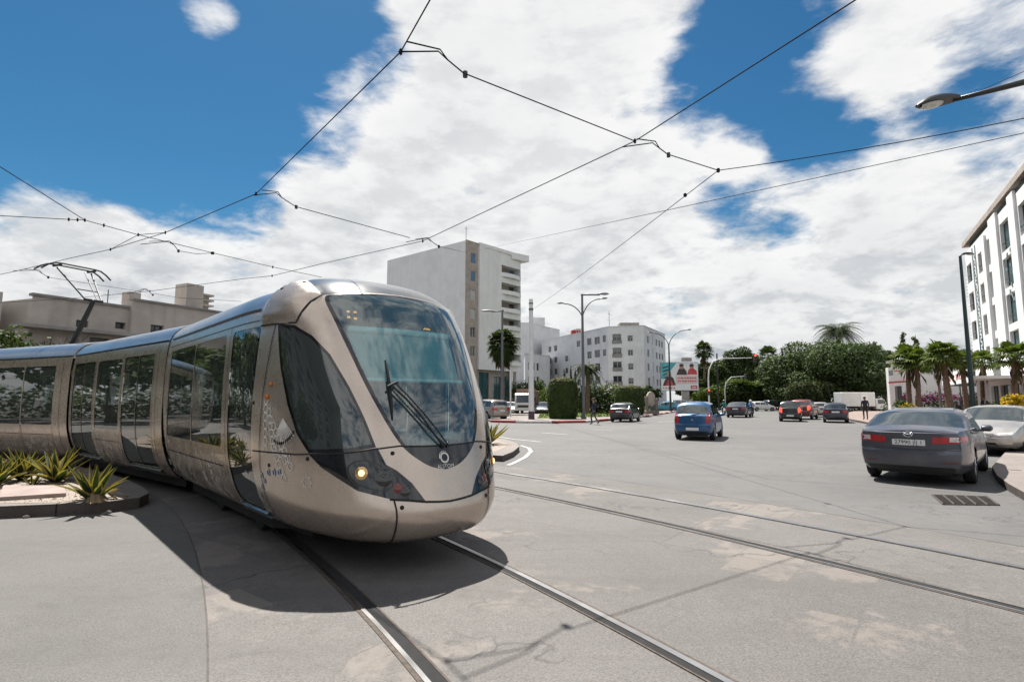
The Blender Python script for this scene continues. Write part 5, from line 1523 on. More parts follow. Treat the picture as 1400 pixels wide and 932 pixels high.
def patch(bvh, poly, axis, sgn, off, name, mat, parent, thick=.0, step=.05):
    """a shaped piece laid on the car's skin: polygon in the (y,z) view for axis x, or the (x,z) view for axis y"""
    P = resample([np.array(p, float) for p in poly], step); lo, hi = P.min(0), P.max(0)
    gx, gy = np.meshgrid(np.arange(lo[0], hi[0], step), np.arange(lo[1], hi[1], step)); G_ = np.stack([gx.ravel(), gy.ravel()], 1)
    G_ = G_[inside(G_, P)] if len(G_) else G_
    if len(G_): G_ = G_[segdist(G_, P, np.roll(P, -1, 0)) > step * .4]
    vs = [Vector(p) for p in P] + [Vector(p) for p in G_]; n = len(P)
    r = geometry.delaunay_2d_cdt(vs, [(i, (i + 1) % n) for i in range(n)], [], 1, 1e-6)
    out_, ok = [], True
    for q in r[0]:
        if axis == 'x': o, d = Vector((sgn * 6, q.x, q.y)), Vector((-sgn, 0, 0))
        else: o, d = Vector((q.x, sgn * 4, q.y)), Vector((0, -sgn, 0))
        h = bvh.ray_cast(o, d)
        if h[0] is None: out_.append(None)
        else:
            out_.append(h[0] - d * off)
    good = [p for p in out_ if p is not None]
    if not good: return None
    for i, p in enumerate(out_):
        if p is None:
            q = r[0][i]; tgt = (lambda g: (g.y - q.x) ** 2 + (g.z - q.y) ** 2) if axis == 'x' else (lambda g: (g.x - q.x) ** 2 + (g.z - q.y) ** 2)
            b_ = min(good, key=tgt); out_[i] = Vector((b_.x, q.x, q.y)) if axis == 'x' else Vector((q.x, b_.y, q.y))
    mb = MB(); fs = [tuple(f) for f in r[2]]
    # face outward
    if fs:
        a, b_, c = [out_[i] for i in fs[0][:3]]; nn = (b_ - a).cross(c - a); dd = Vector((sgn, 0, 0)) if axis == 'x' else Vector((0, sgn, 0))
        if nn.dot(dd) < 0: fs = [f[::-1] for f in fs]
    mb.add(out_, fs)
    # rim, so the piece has an edge that meets the skin
    dvec = (Vector((sgn, 0, 0)) if axis == 'x' else Vector((0, sgn, 0))) * (off + .01)
    return mb.build(name, mat, parent, True)
def mirror_poly(p): return [(-a, b_) for a, b_ in p]
def make_car(name, label, cat, kind, loc, rz, pt, detail=1, tail='low', plate=True, group=None, brake=False, front=True):
    sp, xs, rows, bq, side, ws, rw = car_shell(kind)
    h = sp['L'] / 2; r = sp['r']
    t = thing(name, label, cat, loc, rz, group)
    mb = cells(rows, bq)
    zs_ = float(lin(sp['belt'], -h + .1)) * .655; brear = lambda z: .065 * float(np.interp(z, [.20, .34, .42, zs_ - .02, zs_, zs_ + .02, 3], [.0, .7, 1, .92, .8, .08, 0]))
    rc = endcap(rows, 0, .045, brear, -1); fc = endcap(rows, len(xs) - 1, .13, lambda z: .04 * (1 if .3 < z < .55 else 0), 1)
    mb.add(rc.v, rc.f); mb.add(fc.v, fc.f)
    body = mb.build('body', M[pt], t, 38)
    bvh = BVHTree.FromPolygons([Vector(p) for p in mb.v], mb.f)
    gm = M['car_glass'] if detail > 1 else M['car_pane']
    for j in side:
        for sd_ in (1, -1):
            if side[j]: cells(rows, side[j], (sd_,)).build('side_window', gm, t, True)
    if ws: cells(rows, ws).build('windscreen', gm, t, True)
    if rw: cells(rows, rw).build('rear_window', gm, t, True)
    # wheels and their dark wells
    for wx in sp['wheels']:
        for sd_ in (1, -1): wheel_mesh(r, .20, 'wheel', t, (wx, sd_ * (sp['W'] - .115), r), sd_, (M['tyre'], M['alloy']))
    mb = MB()
    for wx in sp['wheels']:
        for sd_ in (1, -1):
            rr = [[(wx + (r + .065) * math.cos(PI * k / 12), sd_ * y_, r + (r + .065) * math.sin(PI * k / 12)) for k in range(13)] for y_ in (sp['W'] - .02, sp['W'] - .34)]
            mb.grid(rr, flip=sd_ > 0); mb.add([p for p in rr[1]], [tuple(range(13))])
    mb.box((0, 0, sp['bot'] + .01), (sp['L'] * .9, sp['W'] * 1.3, .05)); mb.build('wheel_wells', M['trim'], t)
    if detail > 1:
        mb = MB()
        mb.box((-.1, 0, .42), (sp['L'] * .55, sp['W'] * 1.7, .1))
        for x_ in (.12, -.85):
            for y_ in (.36, -.36):
                mb.box((x_, y_, .62), (.46, .46, .16), bev=.06); mb.box((x_ - .26, y_, .90), (.13, .46, .52), bev=.05); mb.box((x_ - .28, y_, 1.22), (.09, .24, .16), bev=.04)
        mb.box((.80, 0, .80), (.35, sp['W'] * 1.6, .22), bev=.05)
        mb.build('seats', M['car_seat'], t, 40)
    zb = float(lin(sp['belt'], -h + .1)); W = sp['W']
    lit = 'brake_on' if brake else 'tail'
    lamps = {'low': [(W * .50, zb - .24), (W * .86, zb - .22), (W * .90, zb - .08), (W * .52, zb - .06)],
             'tall': [(W * .68, zb - .30), (W * .84, zb - .28), (W * .86, zb + .10), (W * .78, zb + .12), (W * .66, zb - .05)],
             'wide': [(W * .40, zb - .20), (W * .87, zb - .18), (W * .88, zb - .055), (W * .42, zb - .075)]}[tail]
    for s_ in (1, -1):
        pl = lamps if s_ > 0 else mirror_poly(lamps)
        patch(bvh, pl, 'x', -1, .008, 'tail_light', M[lit], t)
        if tail != 'wide':
            sl = [(-h - .02, zb - .22), (-h + .22, zb - .20), (-h + .14, zb - .06), (-h - .02, zb - .06)] if tail == 'low' else [(-h - .0, zb - .26), (-h + .13, zb - .20), (-h + .16, zb + .06), (-h + .02, zb + .02)]
            patch(bvh, sl, 'y', s_, .006, 'tail_light_side', M[lit], t)
    zp = .50 if tail == 'tall' else zb - .17 if tail != 'wide' else zb - .17
    if kind in ('suv', 'van'): zp = zb - .28
    if kind == 'hatch': zp = .46
    if plate: 
        patch(bvh, [(-.25, zp - .055), (.25, zp - .055), (.25, zp + .055), (-.25, zp + .055)], 'x', -1, .012, 'number_plate', M['plate'], t)
    patch(bvh, [(-W * .78, .27), (W * .78, .27), (W * .74, .36), (-W * .74, .36)], 'x', -1, .006, 'bumper_grille', M['trim'], t)
    # front
    zf = float(lin(sp['belt'], h - .1))
    if front:
        for s_ in (1, -1):
            pl = [(W * .42, zf - .09), (W * .84, zf - .05), (W * .82, zf + .04), (W * .5, zf + .01)]
            patch(bvh, pl if s_ > 0 else mirror_poly(pl), 'x', 1, .006, 'headlight', M['tail_clear'], t)
        patch(bvh, [(-W * .36, zf - .12), (W * .36, zf - .12), (W * .40, zf - .02), (-W * .40, zf - .02)], 'x', 1, .006, 'grille', M['trim'], t)
        patch(bvh, [(-W * .5, .30), (W * .5, .30), (W * .45, .40), (-W * .45, .40)], 'x', 1, .006, 'air_intake', M['trim'], t)
    # mirrors, handles, shut lines
    xm = sp['ws'][1] - .38; zm = float(lin(sp['belt'], xm)) + .08
    for s_ in (1, -1):
        m2 = MB(); m2.box((xm, s_ * (W * .95 + .12), zm), (.11, .20, .14), bev=.04); m2.box((xm + .02, s_ * (W * .95 + .01), zm - .05), (.06, .12, .05)); m2.build('wing_mirror', M[pt], t, 40)
    for s_ in (1, -1):
        for (a, b_) in sp['sw'][-2:]:
            zz = float(lin(sp['belt'], a)) - .16
            patch(bvh, [(a + .04, zz), (a + .22, zz), (a + .22, zz + .03), (a + .04, zz + .03)], 'y', s_, .02, 'door_handle', M[pt], t)
        for x_ in [sp['sw'][-1][0] - .03, sp['sw'][-2][0] - .02, sp['sw'][-1][1] + .14]:
            zt = float(lin(sp['belt'], x_)) - .02
            patch(bvh, [(x_, .34), (x_ + .012, .34), (x_ + .012, zt), (x_, zt)], 'y', s_, .002, 'door_gap', M['trim'], t, step=.1)
    t['_bvh'] = 0
    del t['_bvh']
    return t, bvh, sp
def on_road(px, py, alpha, kind, rear=True):
    """place by the photograph: (px,py) is where the middle of the rear (or front) axle meets the road"""
    p = at(px, py); los = math.atan2(p.x, p.y); hd = los + R(alpha)           # heading, clockwise from straight ahead
    f = Vector((math.sin(hd), math.cos(hd), 0)); ax = SPECS[kind]['wheels'][0 if rear else 1]
    c = p - f * ax
    return (c.x, c.y, 0), math.atan2(f.y, f.x)
# --- the parked slate saloon, close on the right
loc, rz = on_road(1259, 654.5, 8, 'sedan')
sed, bv, sp = make_car('saloon_car', 'slate grey saloon parked at the right kerb with its number plate towards us', 'car', 'sedan', loc, rz, 'car_grey', 2, 'wide', plate=False)
h = sp['L'] / 2
for s_ in (1, -1):
    f_ = (lambda p: p) if s_ > 0 else mirror_poly
    patch(bv, f_([(.63, .84), (.80, .845), (.80, .93), (.64, .928)]), 'x', -1, .012, 'reversing_light', M['tail_clear'], sed)
    patch(bv, [(-h - .03, .82), (-h + .34, .86), (-h + .40, .90), (-h + .24, .945), (-h - .03, .94)], 'y', s_, .008, 'tail_light_side', M['tail'], sed)
patch(bv, [(-.32, .70), (.32, .70), (.36, .90), (-.36, .90)], 'x', -1, .004, 'plate_recess', M['car_grey'], sed)
pl = patch(bv, [(-.265, .755), (.265, .755), (.265, .865), (-.265, .865)], 'x', -1, .020, 'number_plate', M['plate'], sed)
def rear_y(y_, z_, off=.024):
    hh = bv.ray_cast(Vector((-6, y_, z_)), Vector((1, 0, 0))); return (hh[0] if hh[0] else Vector((-h, y_, z_))) - Vector((off, 0, 0))
text_obj('plate_digits', '27990 |\u0623| 1', .105, (0, 0, 0), (1, 0, 0), (0, 1, 0), M['plate_ink'], pl, bend=lambda p: rear_y(-p.x, .808 + p.y))
mb = MB()
for y0, z0, y1, z1 in ((-.055, .93, -.038, 1.0), (.055, .93, .038, 1.0), (-.047, .965, .047, .965)): mb.tube([rear_y(y0, z0, .012), rear_y(y1, z1, .012)], .009, 6)
mb.tube([rear_y(.075 * math.cos(q), .965 + .052 * math.sin(q), .010) for q in np.linspace(0, 2 * PI, 21)], .006, 6)
mb.build('boot_emblem', M['chrome'], sed, True)
patch(bv, [(-.78, .68), (.78, .68), (.78, .688), (-.78, .688)], 'x', -1, .003, 'boot_gap', M['trim'], sed, step=.08)
for s_ in (1, -1):
    f_ = (lambda p: p) if s_ > 0 else mirror_poly
    patch(bv, f_([(.775, .68), (.783, .68), (.783, .82), (.775, .82)]), 'x', -1, .003, 'boot_gap', M['trim'], sed)
    patch(bv, f_([(.52, .44), (.74, .44), (.74, .465), (.52, .465)]), 'x', -1, .006, 'reflector', M['car_red'], sed)
mb = MB()
for s_ in (1, -1):
    mb.tube([(x_, s_ * (.92 * .95 + .006), float(lin(sp['belt'], x_)) + .012) for x_ in np.linspace(-1.3, .95, 12)], .008, 5)
mb.build('window_trim', M['chrome'], sed, True)
# --- silver saloon nosing in at the right edge
p = at(1400, 622.5); f = Vector((-.80, -.60, 0)).normalized(); lft = Vector((-f.y, f.x, 0)); c = p - f * 1.38 - lft * .80
sil, bv2, sp2 = make_car('saloon_car', 'pale silver saloon facing us behind the slate grey one', 'car', 'sedan', (c.x, c.y, .0), math.atan2(f.y, f.x), 'car_silver', 2, 'wide')
mb = MB(); mb.box((.95, -.25, .945), (.35, .5, .01)); mb.build('dashboard_paper', M['white'], sil)
# --- bright blue hatchback
loc, rz = on_road(951, 600.5, 9, 'hatch')
blu, bv3, sp3 = make_car('hatchback_car', 'bright blue small hatchback alone in the middle of the junction', 'car', 'hatch', loc, rz, 'car_blue', 2, 'tall')
mb = MB()
for k in range(7):
    q = -.45 + .9 * k / 6
    hh = bv3.ray_cast(Vector((-6, q, 1.0)), Vector((1, 0, 0)))
mb.tube([(-1.80, .02, 1.03), (-1.72, -.28, 1.07)], .012, 6); mb.build('rear_wiper', M['trim'], blu)
patch(bv3, [(-.70, .30), (.70, .30), (.70, .305), (-.70, .305)], 'x', -1, .004, 'bumper_gap', M['trim'], blu, step=.08)
patch(bv3, [(-.045, .80), (.045, .80), (.045, .85), (-.045, .85)], 'x', -1, .008, 'badge', M['chrome'], blu)
patch(bv3, [(-.72, .585), (.72, .585), (.72, .60), (-.72, .60)], 'x', -1, .004, 'tailgate_gap', M['trim'], blu, step=.08)
# --- traffic
def traffic(name, label, kind, px, py, al, pt, tail='low', brake=False, rear=True, cat='car', detail=1, group=None):
    loc, rz = on_road(px, py, al, kind, rear); return make_car(name, label, cat, kind, loc, rz, pt, detail, tail, brake=brake, group=group)
TQ = 'cars queuing at the far side of the junction'
traffic('hatchback_car', 'dark hatchback beside the red and white median kerb, next to the walking man', 'compact', 850, 576.5, 14, 'car_black')
traffic('saloon_car', 'dark saloon just beyond the bright blue hatchback', 'sedan', 1008, 570.5, 8, 'car_navy', group=TQ)
traffic('hatchback_car', 'upright black hatchback with glowing red tail lights', 'hatch', 1081, 576, 1, 'car_black', 'tall', True, group=TQ)
traffic('sport_utility_car', 'maroon off-roader with lit brake lights, half hidden by the upright black hatchback', 'suv', 1096, 573, 9, 'car_red', 'tall', True, group=TQ)
traffic('hatchback_car', 'pale beige hatchback squeezed between two dark cars in the queue', 'compact', 1121, 570, 4, 'car_silver', group=TQ)
traffic('hatchback_car', 'dark navy hatchback nearest the plaza kerb', 'compact', 1143, 577.5, -1, 'car_navy', group=TQ)
traffic('sport_utility_car', 'silver beige off-roader seen behind the right side of the tram nose', 'suv', 678, 574.5, -34, 'car_beige')
def crossing(name, label, kind, px, Y, ang, pt, tail='low', cat='car', group='cars crossing beyond the junction'):
    p = atY(px, 560, Y); a = R(ang)
    return make_car(name, label, cat, kind, (p.x, p.y, 0), a, pt, 1, tail, group=group)
crossing('saloon_car', 'white car crossing to the right behind the dark saloon', 'compact', 1041, 84, 8, 'car_white')
crossing('saloon_car', 'dark green car in the row under the long clipped hedge', 'sedan', 1052, 97, 10, 'car_navy')
crossing('sport_utility_car', 'black off-roader right of the white crossing car', 'suv', 1061, 88, 15, 'car_black')
crossing('saloon_car', 'teal car beyond the lawn at the foot of the billboard', 'compact', 909, 80, 170, 'car_teal')
crossing('sport_utility_car', 'white off-roader behind the teal car below the billboard', 'suv', 922, 88, 172, 'car_white')
crossing('saloon_car', 'pale saloon hidden behind the bright blue hatchback roof', 'sedan', 940, 92, 175, 'car_silver')
crossing('saloon_car', 'silver saloon parked behind the left big clipped hedge and lamp post', 'sedan', 793, 70, 160, 'car_silver')
crossing('hatchback_car', 'dark hatchback parked in the shade behind the walking man', 'compact', 829, 78, 165, 'car_black')
crossing('hatchback_car', 'pale blue hatchback parked between the tram nose and the white truck', 'compact', 697, 66, -95, 'car_white')
crossing('hatchback_car', 'dark car behind the tall white mast, right of the truck', 'compact', 743, 64, -100, 'car_navy')
crossing('saloon_car', 'dark grey saloon parked farthest left behind the off-roader', 'sedan', 684, 76, -80, 'car_grey')
crossing('hatchback_car', 'teal hatchback partly hidden in the queue before the box truck', 'compact', 1108, 80, 60, 'car_teal')
crossing('van', 'white van behind the cab of the box truck', 'van', 1224, 98, 5, 'car_white', cat='van')
# --- white box truck
p = atY(1177, 560, 79); t = thing('box_truck', 'white box truck crossing in front of the big round tree', 'truck', (p.x, p.y, 0), R(2))
t.scale = (.94, .94, .94)
mb = MB(); mb.box((-.9, 0, 1.85), (5.0, 2.1, 2.1), bev=.05); mb.build('cargo_box', M['car_white'], t, 40)
mb = MB(); mb.box((-.1, -1.07, 1.8), (1.05, .03, 1.7)); mb.box((-2.2, -1.07, 1.85), (.03, .03, 2.0)); mb.build('side_door', M['white'], t)
mb = MB()
prof = [(1.75, .45), (3.35, .45), (3.45, .7), (3.42, 1.05), (3.0, 1.85), (2.75, 2.0), (1.75, 2.0)]
for y0, y1 in ((-.95, .95),):
    mb.prism([(a, b_) for a, b_ in prof], y0, y1, M=Matrix(((1, 0, 0, 0), (0, 0, 1, 0), (0, 1, 0, 0), (0, 0, 0, 1))))
mb.build('cab', M['car_white'], t)
for s_ in (-1, 1):
    m2 = MB(); m2.add([(2.0, s_ * .958, 1.2), (3.2, s_ * .958, 1.2), (2.92, s_ * .958, 1.8), (2.0, s_ * .958, 1.85)], [(0, 1, 2, 3)] if s_ < 0 else [(3, 2, 1, 0)]); m2.build('side_window', M['car_pane'], t)
m2 = MB(); m2.add([(3.40, -.82, 1.13), (3.40, .82, 1.13), (3.04, .78, 1.82), (3.04, -.78, 1.82)], [(0, 1, 2, 3)]); m2.build('windscreen', M['car_pane'], t, M=Matrix.Translation((.012, 0, .006)))
mb = MB(); mb.box((-.2, 0, .62), (6.4, .9, .25)); mb.build('chassis', M['trim'], t)
for x_ in (-2.2, 2.5):
    for s_ in (1, -1): wheel_mesh(.37, .24, 'wheel', t, (x_, s_ * .82, .37), s_, (M['tyre'], M['alloy']))
# --- tipper truck facing us beside the mast
p = atY(721, 560, 66); t = thing('tipper_truck', 'white truck facing us with a brown load bed, half behind the tall white mast', 'truck', (p.x, p.y, 0), R(-98))
mb = MB(); prof = [(1.6, .5), (3.25, .5), (3.3, 1.3), (3.1, 2.25), (2.9, 2.4), (1.6, 2.4)]
mb.prism(prof, -1.05, 1.05, M=Matrix(((1, 0, 0, 0), (0, 0, 1, 0), (0, 1, 0, 0), (0, 0, 0, 1)))); mb.build('cab', M['car_white'], t)
m2 = MB(); m2.add([(3.30, -.9, 1.36), (3.30, .9, 1.36), (3.13, .85, 2.18), (3.13, -.85, 2.18)], [(0, 1, 2, 3)]); m2.build('windscreen', M['car_pane'], t, M=Matrix.Translation((.012, 0, .003)))
mb = MB(); mb.box((3.29, 0, .95), (.06, 1.5, .26)); mb.build('grille', M['trim'], t)
for s_ in (1, -1):
    m2 = MB(); m2.box((3.29, s_ * .86, .78), (.06, .26, .18), bev=.02); m2.build('headlight', M['tail_clear'], t)
    m2 = MB(); m2.box((3.1, s_ * 1.22, 1.7), (.08, .2, .42)); m2.build('wing_mirror', M['trim'], t)
mb = MB(); mb.box((3.3, 0, .58), (.16, 2.1, .22), bev=.03); mb.build('bumper', M['frame_white'], t)
M['truck_bed'] = pm('rusty_load_bed', (.16, .10, .075), .8, 0, .3, 2)
mb = MB(); mb.box((-.8, 0, 1.9), (4.4, 2.3, 1.7), bev=.05); mb.box((1.35, 0, 2.7), (.2, 2.2, .5)); mb.build('load_bed', M['truck_bed'], t)
mb = MB(); mb.box((-.2, 0, .75), (6, .9, .3)); mb.build('chassis', M['trim'], t)
for x_ in (-1.9, 2.3):
    for s_ in (1, -1): wheel_mesh(.45, .28, 'wheel', t, (x_, s_ * .86, .45), s_, (M['tyre'], M['alloy']))
# ------------------------------------------------------------------ plants
def leafmat(name, dark, light, trans=.3, scale=.8, tip=None):
    m, nt, b = newmat(name)
    p = pos(nt)
    f = nt.math('ADD', nt.math('MULTIPLY', nt.noise(p, scale, 4, .6), .6), nt.math('MULTIPLY', nt.noise(p, scale * 9, 2, .7), .4))
    stops = [(.34, dark), (.62, light)]
    if tip: stops.append((.74, tip))
    c = nt.ramp(f, stops)
    nt.set(b.inputs['Base Color'], c); b.inputs['Roughness'].default_value = .7; b.inputs['Specular IOR Level'].default_value = .2
    tr = nt.new('ShaderNodeBsdfTranslucent'); nt.l.new(nt.mix(1.0, c, (1.15, 1.25, .5), 'MULTIPLY'), tr.inputs[0])
    mx = nt.new('ShaderNodeMixShader'); mx.inputs[0].default_value = trans
    nt.l.new(b.outputs[0], mx.inputs[1]); nt.l.new(tr.outputs[0], mx.inputs[2]); nt.l.new(mx.outputs[0], nt.n['Material Output'].inputs[0])
    return m
M['leaf_dark'] = leafmat('leaves_dark_green', (0.019, 0.035, 0.012), (0.068, 0.100, 0.036), .25, .45)
M['leaf_mid'] = leafmat('leaves_mid_green', (0.022, 0.041, 0.010), (0.064, 0.092, 0.026), .3, .5)
M['leaf_lime'] = leafmat('leaves_lime_tips', (0.028, 0.050, 0.008), (0.087, 0.118, 0.018), .35, .6, (0.124, 0.150, 0.025))
M['leaf_olive'] = leafmat('leaves_olive', (0.022, 0.031, 0.013), (0.062, 0.077, 0.031), .25, .6)
M['leaf_palm'] = leafmat('palm_leaf', (0.015, 0.031, 0.008), (0.047, 0.068, 0.018), .25, 1.2)
M['leaf_palm_bright'] = leafmat('palm_leaf_bright', (0.031, 0.056, 0.008), (0.093, 0.124, 0.022), .3, 1.5)
M['leaf_dry'] = leafmat('dry_palm_skirt', (0.044, 0.031, 0.015), (0.099, 0.075, 0.037), .1, 2)
M['leaf_hedge'] = leafmat('hedge_leaf', (0.019, 0.038, 0.009), (0.060, 0.088, 0.019), .2, .9)
M['hedge_tip'] = leafmat('hedge_new_growth', (0.062, 0.053, 0.015), (0.137, 0.106, 0.031), .25, 1.2)
M['bloom_purple'] = leafmat('bougainvillea_bloom', (0.101, 0.010, 0.076), (0.210, 0.025, 0.168), .3, 1.5)
M['bloom_yellow'] = leafmat('yellow_bloom', (0.378, 0.210, 0.008), (0.605, 0.403, 0.017), .3, 3)
M['bloom_white'] = leafmat('white_bloom', (0.101, 0.134, 0.059), (0.420, 0.437, 0.353), .2, 1.6)
M['bark'] = pm('bark_brown', (0.101, 0.076, 0.055), .95, 0, .35, 3, bump=.6, bscale=18)
M['palm_bark'] = pm('palm_trunk_brown', (0.143, 0.097, 0.067), .95, 0, .3, 6, bump=.7, bscale=14)
M['twig'] = pm('bare_twig_grey', (0.063, 0.050, 0.042), .95, 0, .25, 5)
M['agave_green'] = leafmat('agave_blade', (0.013, 0.029, 0.010), (0.035, 0.059, 0.022), .12, 3)
M['agave_yellow'] = leafmat('agave_margin_yellow', (0.218, 0.160, 0.038), (0.386, 0.302, 0.092), .2, 3)
M['agave_dry'] = leafmat('agave_dry_leaf', (0.210, 0.151, 0.084), (0.353, 0.269, 0.168), .1, 4)
M['stone_slab'] = pm('pink_grey_stone', (0.252, 0.197, 0.181), .9, 0, .2, 3, bump=.5, bscale=22)

def npmesh(name, V, F, mats, parent=None, mi=None, smooth=False):
    me = bpy.data.meshes.new(name)
    me.from_pydata(V.tolist() if hasattr(V, 'tolist') else V, [], F.tolist() if hasattr(F, 'tolist') else F)
    for m in (mats if isinstance(mats, (list, tuple)) else [mats]): me.materials.append(m)
    if mi is not None: me.polygons.foreach_set('material_index', mi)
    me.update()
    o = bpy.data.objects.new(name, me); COL.objects.link(o)
    if parent is not None: o.parent = parent
    return o
def leaves(blobs, n, size, seed, shell=.72, flat=.0, asp=.55):
    """n leaf faces through ellipsoid clumps [(c, r3)], denser towards their skins -> V, F"""
    g = np.random.default_rng(seed)
    B = np.array([[*c, *r] for c, r in blobs], float); vol = (B[:, 3] * B[:, 4] + B[:, 4] * B[:, 5] + B[:, 3] * B[:, 5]); k = g.choice(len(B), n, p=vol / vol.sum())
    d = g.normal(size=(n, 3)); d /= np.linalg.norm(d, axis=1, keepdims=True)
    rad = (shell + (1 - shell) * g.random(n) ** .5) * (1 + .10 * g.normal(size=n)); rad = np.where(g.random(n) < .2, g.random(n) ** .5 * .9, rad)
    P = B[k, :3] + d * B[k, 3:] * rad[:, None]
    nrm = d * .7 + g.normal(size=(n, 3)) * .6 + np.array([0, 0, .45]); nrm /= np.linalg.norm(nrm, axis=1, keepdims=True)
    a = np.cross(nrm, g.normal(size=(n, 3))); a /= np.maximum(np.linalg.norm(a, axis=1, keepdims=True), 1e-6); b_ = np.cross(nrm, a)
    s = size * g.uniform(.6, 1.35, n)[:, None]; w_ = s * asp
    V = np.stack([P - a * s, P - b_ * w_, P + a * s, P + b_ * w_], 1).reshape(-1, 3)
    return V, np.arange(4 * n).reshape(-1, 4)
def crown_blobs(R_, H_, zc, n, seed, squash=.8, core=True):
    g = random.Random(seed); o = [((0, 0, zc), (R_ * .72, R_ * .72, H_ * .66))] if core else []
    for k in range(n):
        q = g.uniform(0, 2 * PI); e = g.uniform(-.45, 1.0); rr = math.sqrt(max(0, 1 - e * e * .8)) * R_ * g.uniform(.62, .92)
        s = R_ * g.uniform(.20, .38)
        o.append(((math.cos(q) * rr, math.sin(q) * rr, zc + e * H_ * .8), (s, s, s * squash)))
    return o
def trunk_mesh(h, r, seed, limbs=5, spread=1.5, lean=(0, 0), top=None):
    g = random.Random(seed); mb = MB(); pts = []; rad = []
    for k in range(6):
        f = k / 5; pts.append((lean[0] * f + g.uniform(-.06, .06) * (k > 0), lean[1] * f + g.uniform(-.06, .06) * (k > 0), h * f)); rad.append(r * (1.25 - .25 * min(1, f * 4) - .35 * f))
    mb.tube(pts, rad, 9)
    for k in range(limbs):
        q = 2 * PI * k / limbs + g.uniform(-.4, .4); f = g.uniform(.55, 1.0); b_ = Vector(pts[-1]) * f
        e = b_ + Vector((math.cos(q) * spread, math.sin(q) * spread, spread * g.uniform(.5, 1.1)))
        m_ = b_.lerp(e, .5) + Vector((0, 0, spread * .15)); mb.tube([b_, m_, e], [r * .5, r * .35, r * .12], 6)
    return mb
def tree(name, label, cat, loc, R_, H_, zc, mat, n, size, seed, trunk_h, trunk_r, nb=16, group=None, squash=.8, extra=None, top_mat=None):
    t = thing(name, label, cat, loc, 0, group)
    trunk_mesh(trunk_h, trunk_r, seed, 6, R_ * .6).build('trunk', M['bark'], t, True)
    bl = crown_blobs(R_, H_, zc, nb, seed, squash) + (extra or [])
    V, F = leaves(bl, n, size, seed); c = npmesh('crown', V, F, M[mat], t)
    return t
def shrub(name, label, cat, loc, rx, ry, hz, mat, n, size, seed, group=None, bloom=None, nbloom=0, rz=0, nb=9):
    t = thing(name, label, cat, loc, rz, group); g = random.Random(seed)
    bl = [((0, 0, hz * .5), (rx * .8, ry * .8, hz * .5))] + [((g.uniform(-.7, .7) * rx, g.uniform(-.7, .7) * ry, hz * g.uniform(.35, .8)), (rx * .34, ry * .4, hz * .26)) for _ in range(nb)]
    V, F = leaves(bl, n, size, seed); npmesh('foliage', V, F, M[mat], t)
    mb = MB()
    for k in range(5): mb.tube([(g.uniform(-.3, .3) * rx, g.uniform(-.3, .3) * ry, 0), (g.uniform(-.6, .6) * rx, g.uniform(-.6, .6) * ry, hz * .6)], [.05, .02], 5)
    mb.build('stem', M['bark'], t)
    if bloom: V, F = leaves(bl, nbloom, size * 1.1, seed + 1, .92); npmesh('blossom', V, F, M[bloom], t)
    return t
def clipped(name, label, loc, rx, ry, h, seed, rz=0, group=None, n=6500, size=.075, sq=2.3):
    """topiary drum: leaves over a rounded barrel with an even clipped skin and tan leaves mixed in near the top"""
    t = thing(name, label, 'hedge', loc, rz, group); g = np.random.default_rng(seed)
    u = g.uniform(0, 2 * PI, n); v = g.random(n); top = g.random(n) < .32
    c, s = np.cos(u), np.sin(u); rr = (np.abs(c) ** sq + np.abs(s) ** sq) ** (-1 / sq)
    prof = np.interp(v, [0, .08, .45, .75, .9, 1], [.84, .91, 1.0, .99, .90, .70]); zz = v * h
    q = np.sqrt(g.random(n)); prof = np.where(top, q * .86, prof); zz = np.where(top, h * (1.04 - .09 * q ** 2.5), zz)
    d = 1 + g.normal(size=n) * .028 - (g.random(n) ** 3) * .06 + .035 * np.sin(u * 3 + zz * 2.1) * np.sin(zz * 2.7 + u)
    P = np.stack([c * rr * prof * rx * d, s * rr * prof * ry * d, zz * (1 + .012 * g.normal(size=n))], 1)
    nrm = np.stack([c, s, np.where(top, 2.5, .25)], 1) + g.normal(size=(n, 3)) * .55; nrm /= np.linalg.norm(nrm, axis=1, keepdims=True)
    a = np.cross(nrm, g.normal(size=(n, 3))); a /= np.linalg.norm(a, axis=1, keepdims=True); b_ = np.cross(nrm, a); sz = size * g.uniform(.6, 1.3, n)[:, None]
    V = np.stack([P - a * sz, P - b_ * sz * .6, P + a * sz, P + b_ * sz * .6], 1).reshape(-1, 3)
    mi = ((zz > h * .93) & (g.random(n) < .55)).astype(int)
    npmesh('foliage', V, np.arange(4 * n).reshape(-1, 4), [M['leaf_hedge'], M['hedge_tip']], t, mi)
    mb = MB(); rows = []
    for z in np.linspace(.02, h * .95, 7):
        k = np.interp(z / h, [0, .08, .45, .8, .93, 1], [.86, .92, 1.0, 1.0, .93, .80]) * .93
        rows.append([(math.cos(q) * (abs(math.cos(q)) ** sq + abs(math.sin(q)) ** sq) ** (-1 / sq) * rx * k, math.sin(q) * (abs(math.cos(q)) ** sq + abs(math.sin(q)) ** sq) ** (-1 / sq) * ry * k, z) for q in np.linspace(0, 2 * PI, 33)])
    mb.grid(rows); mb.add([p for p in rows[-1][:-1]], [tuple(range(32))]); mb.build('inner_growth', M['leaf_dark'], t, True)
    return t
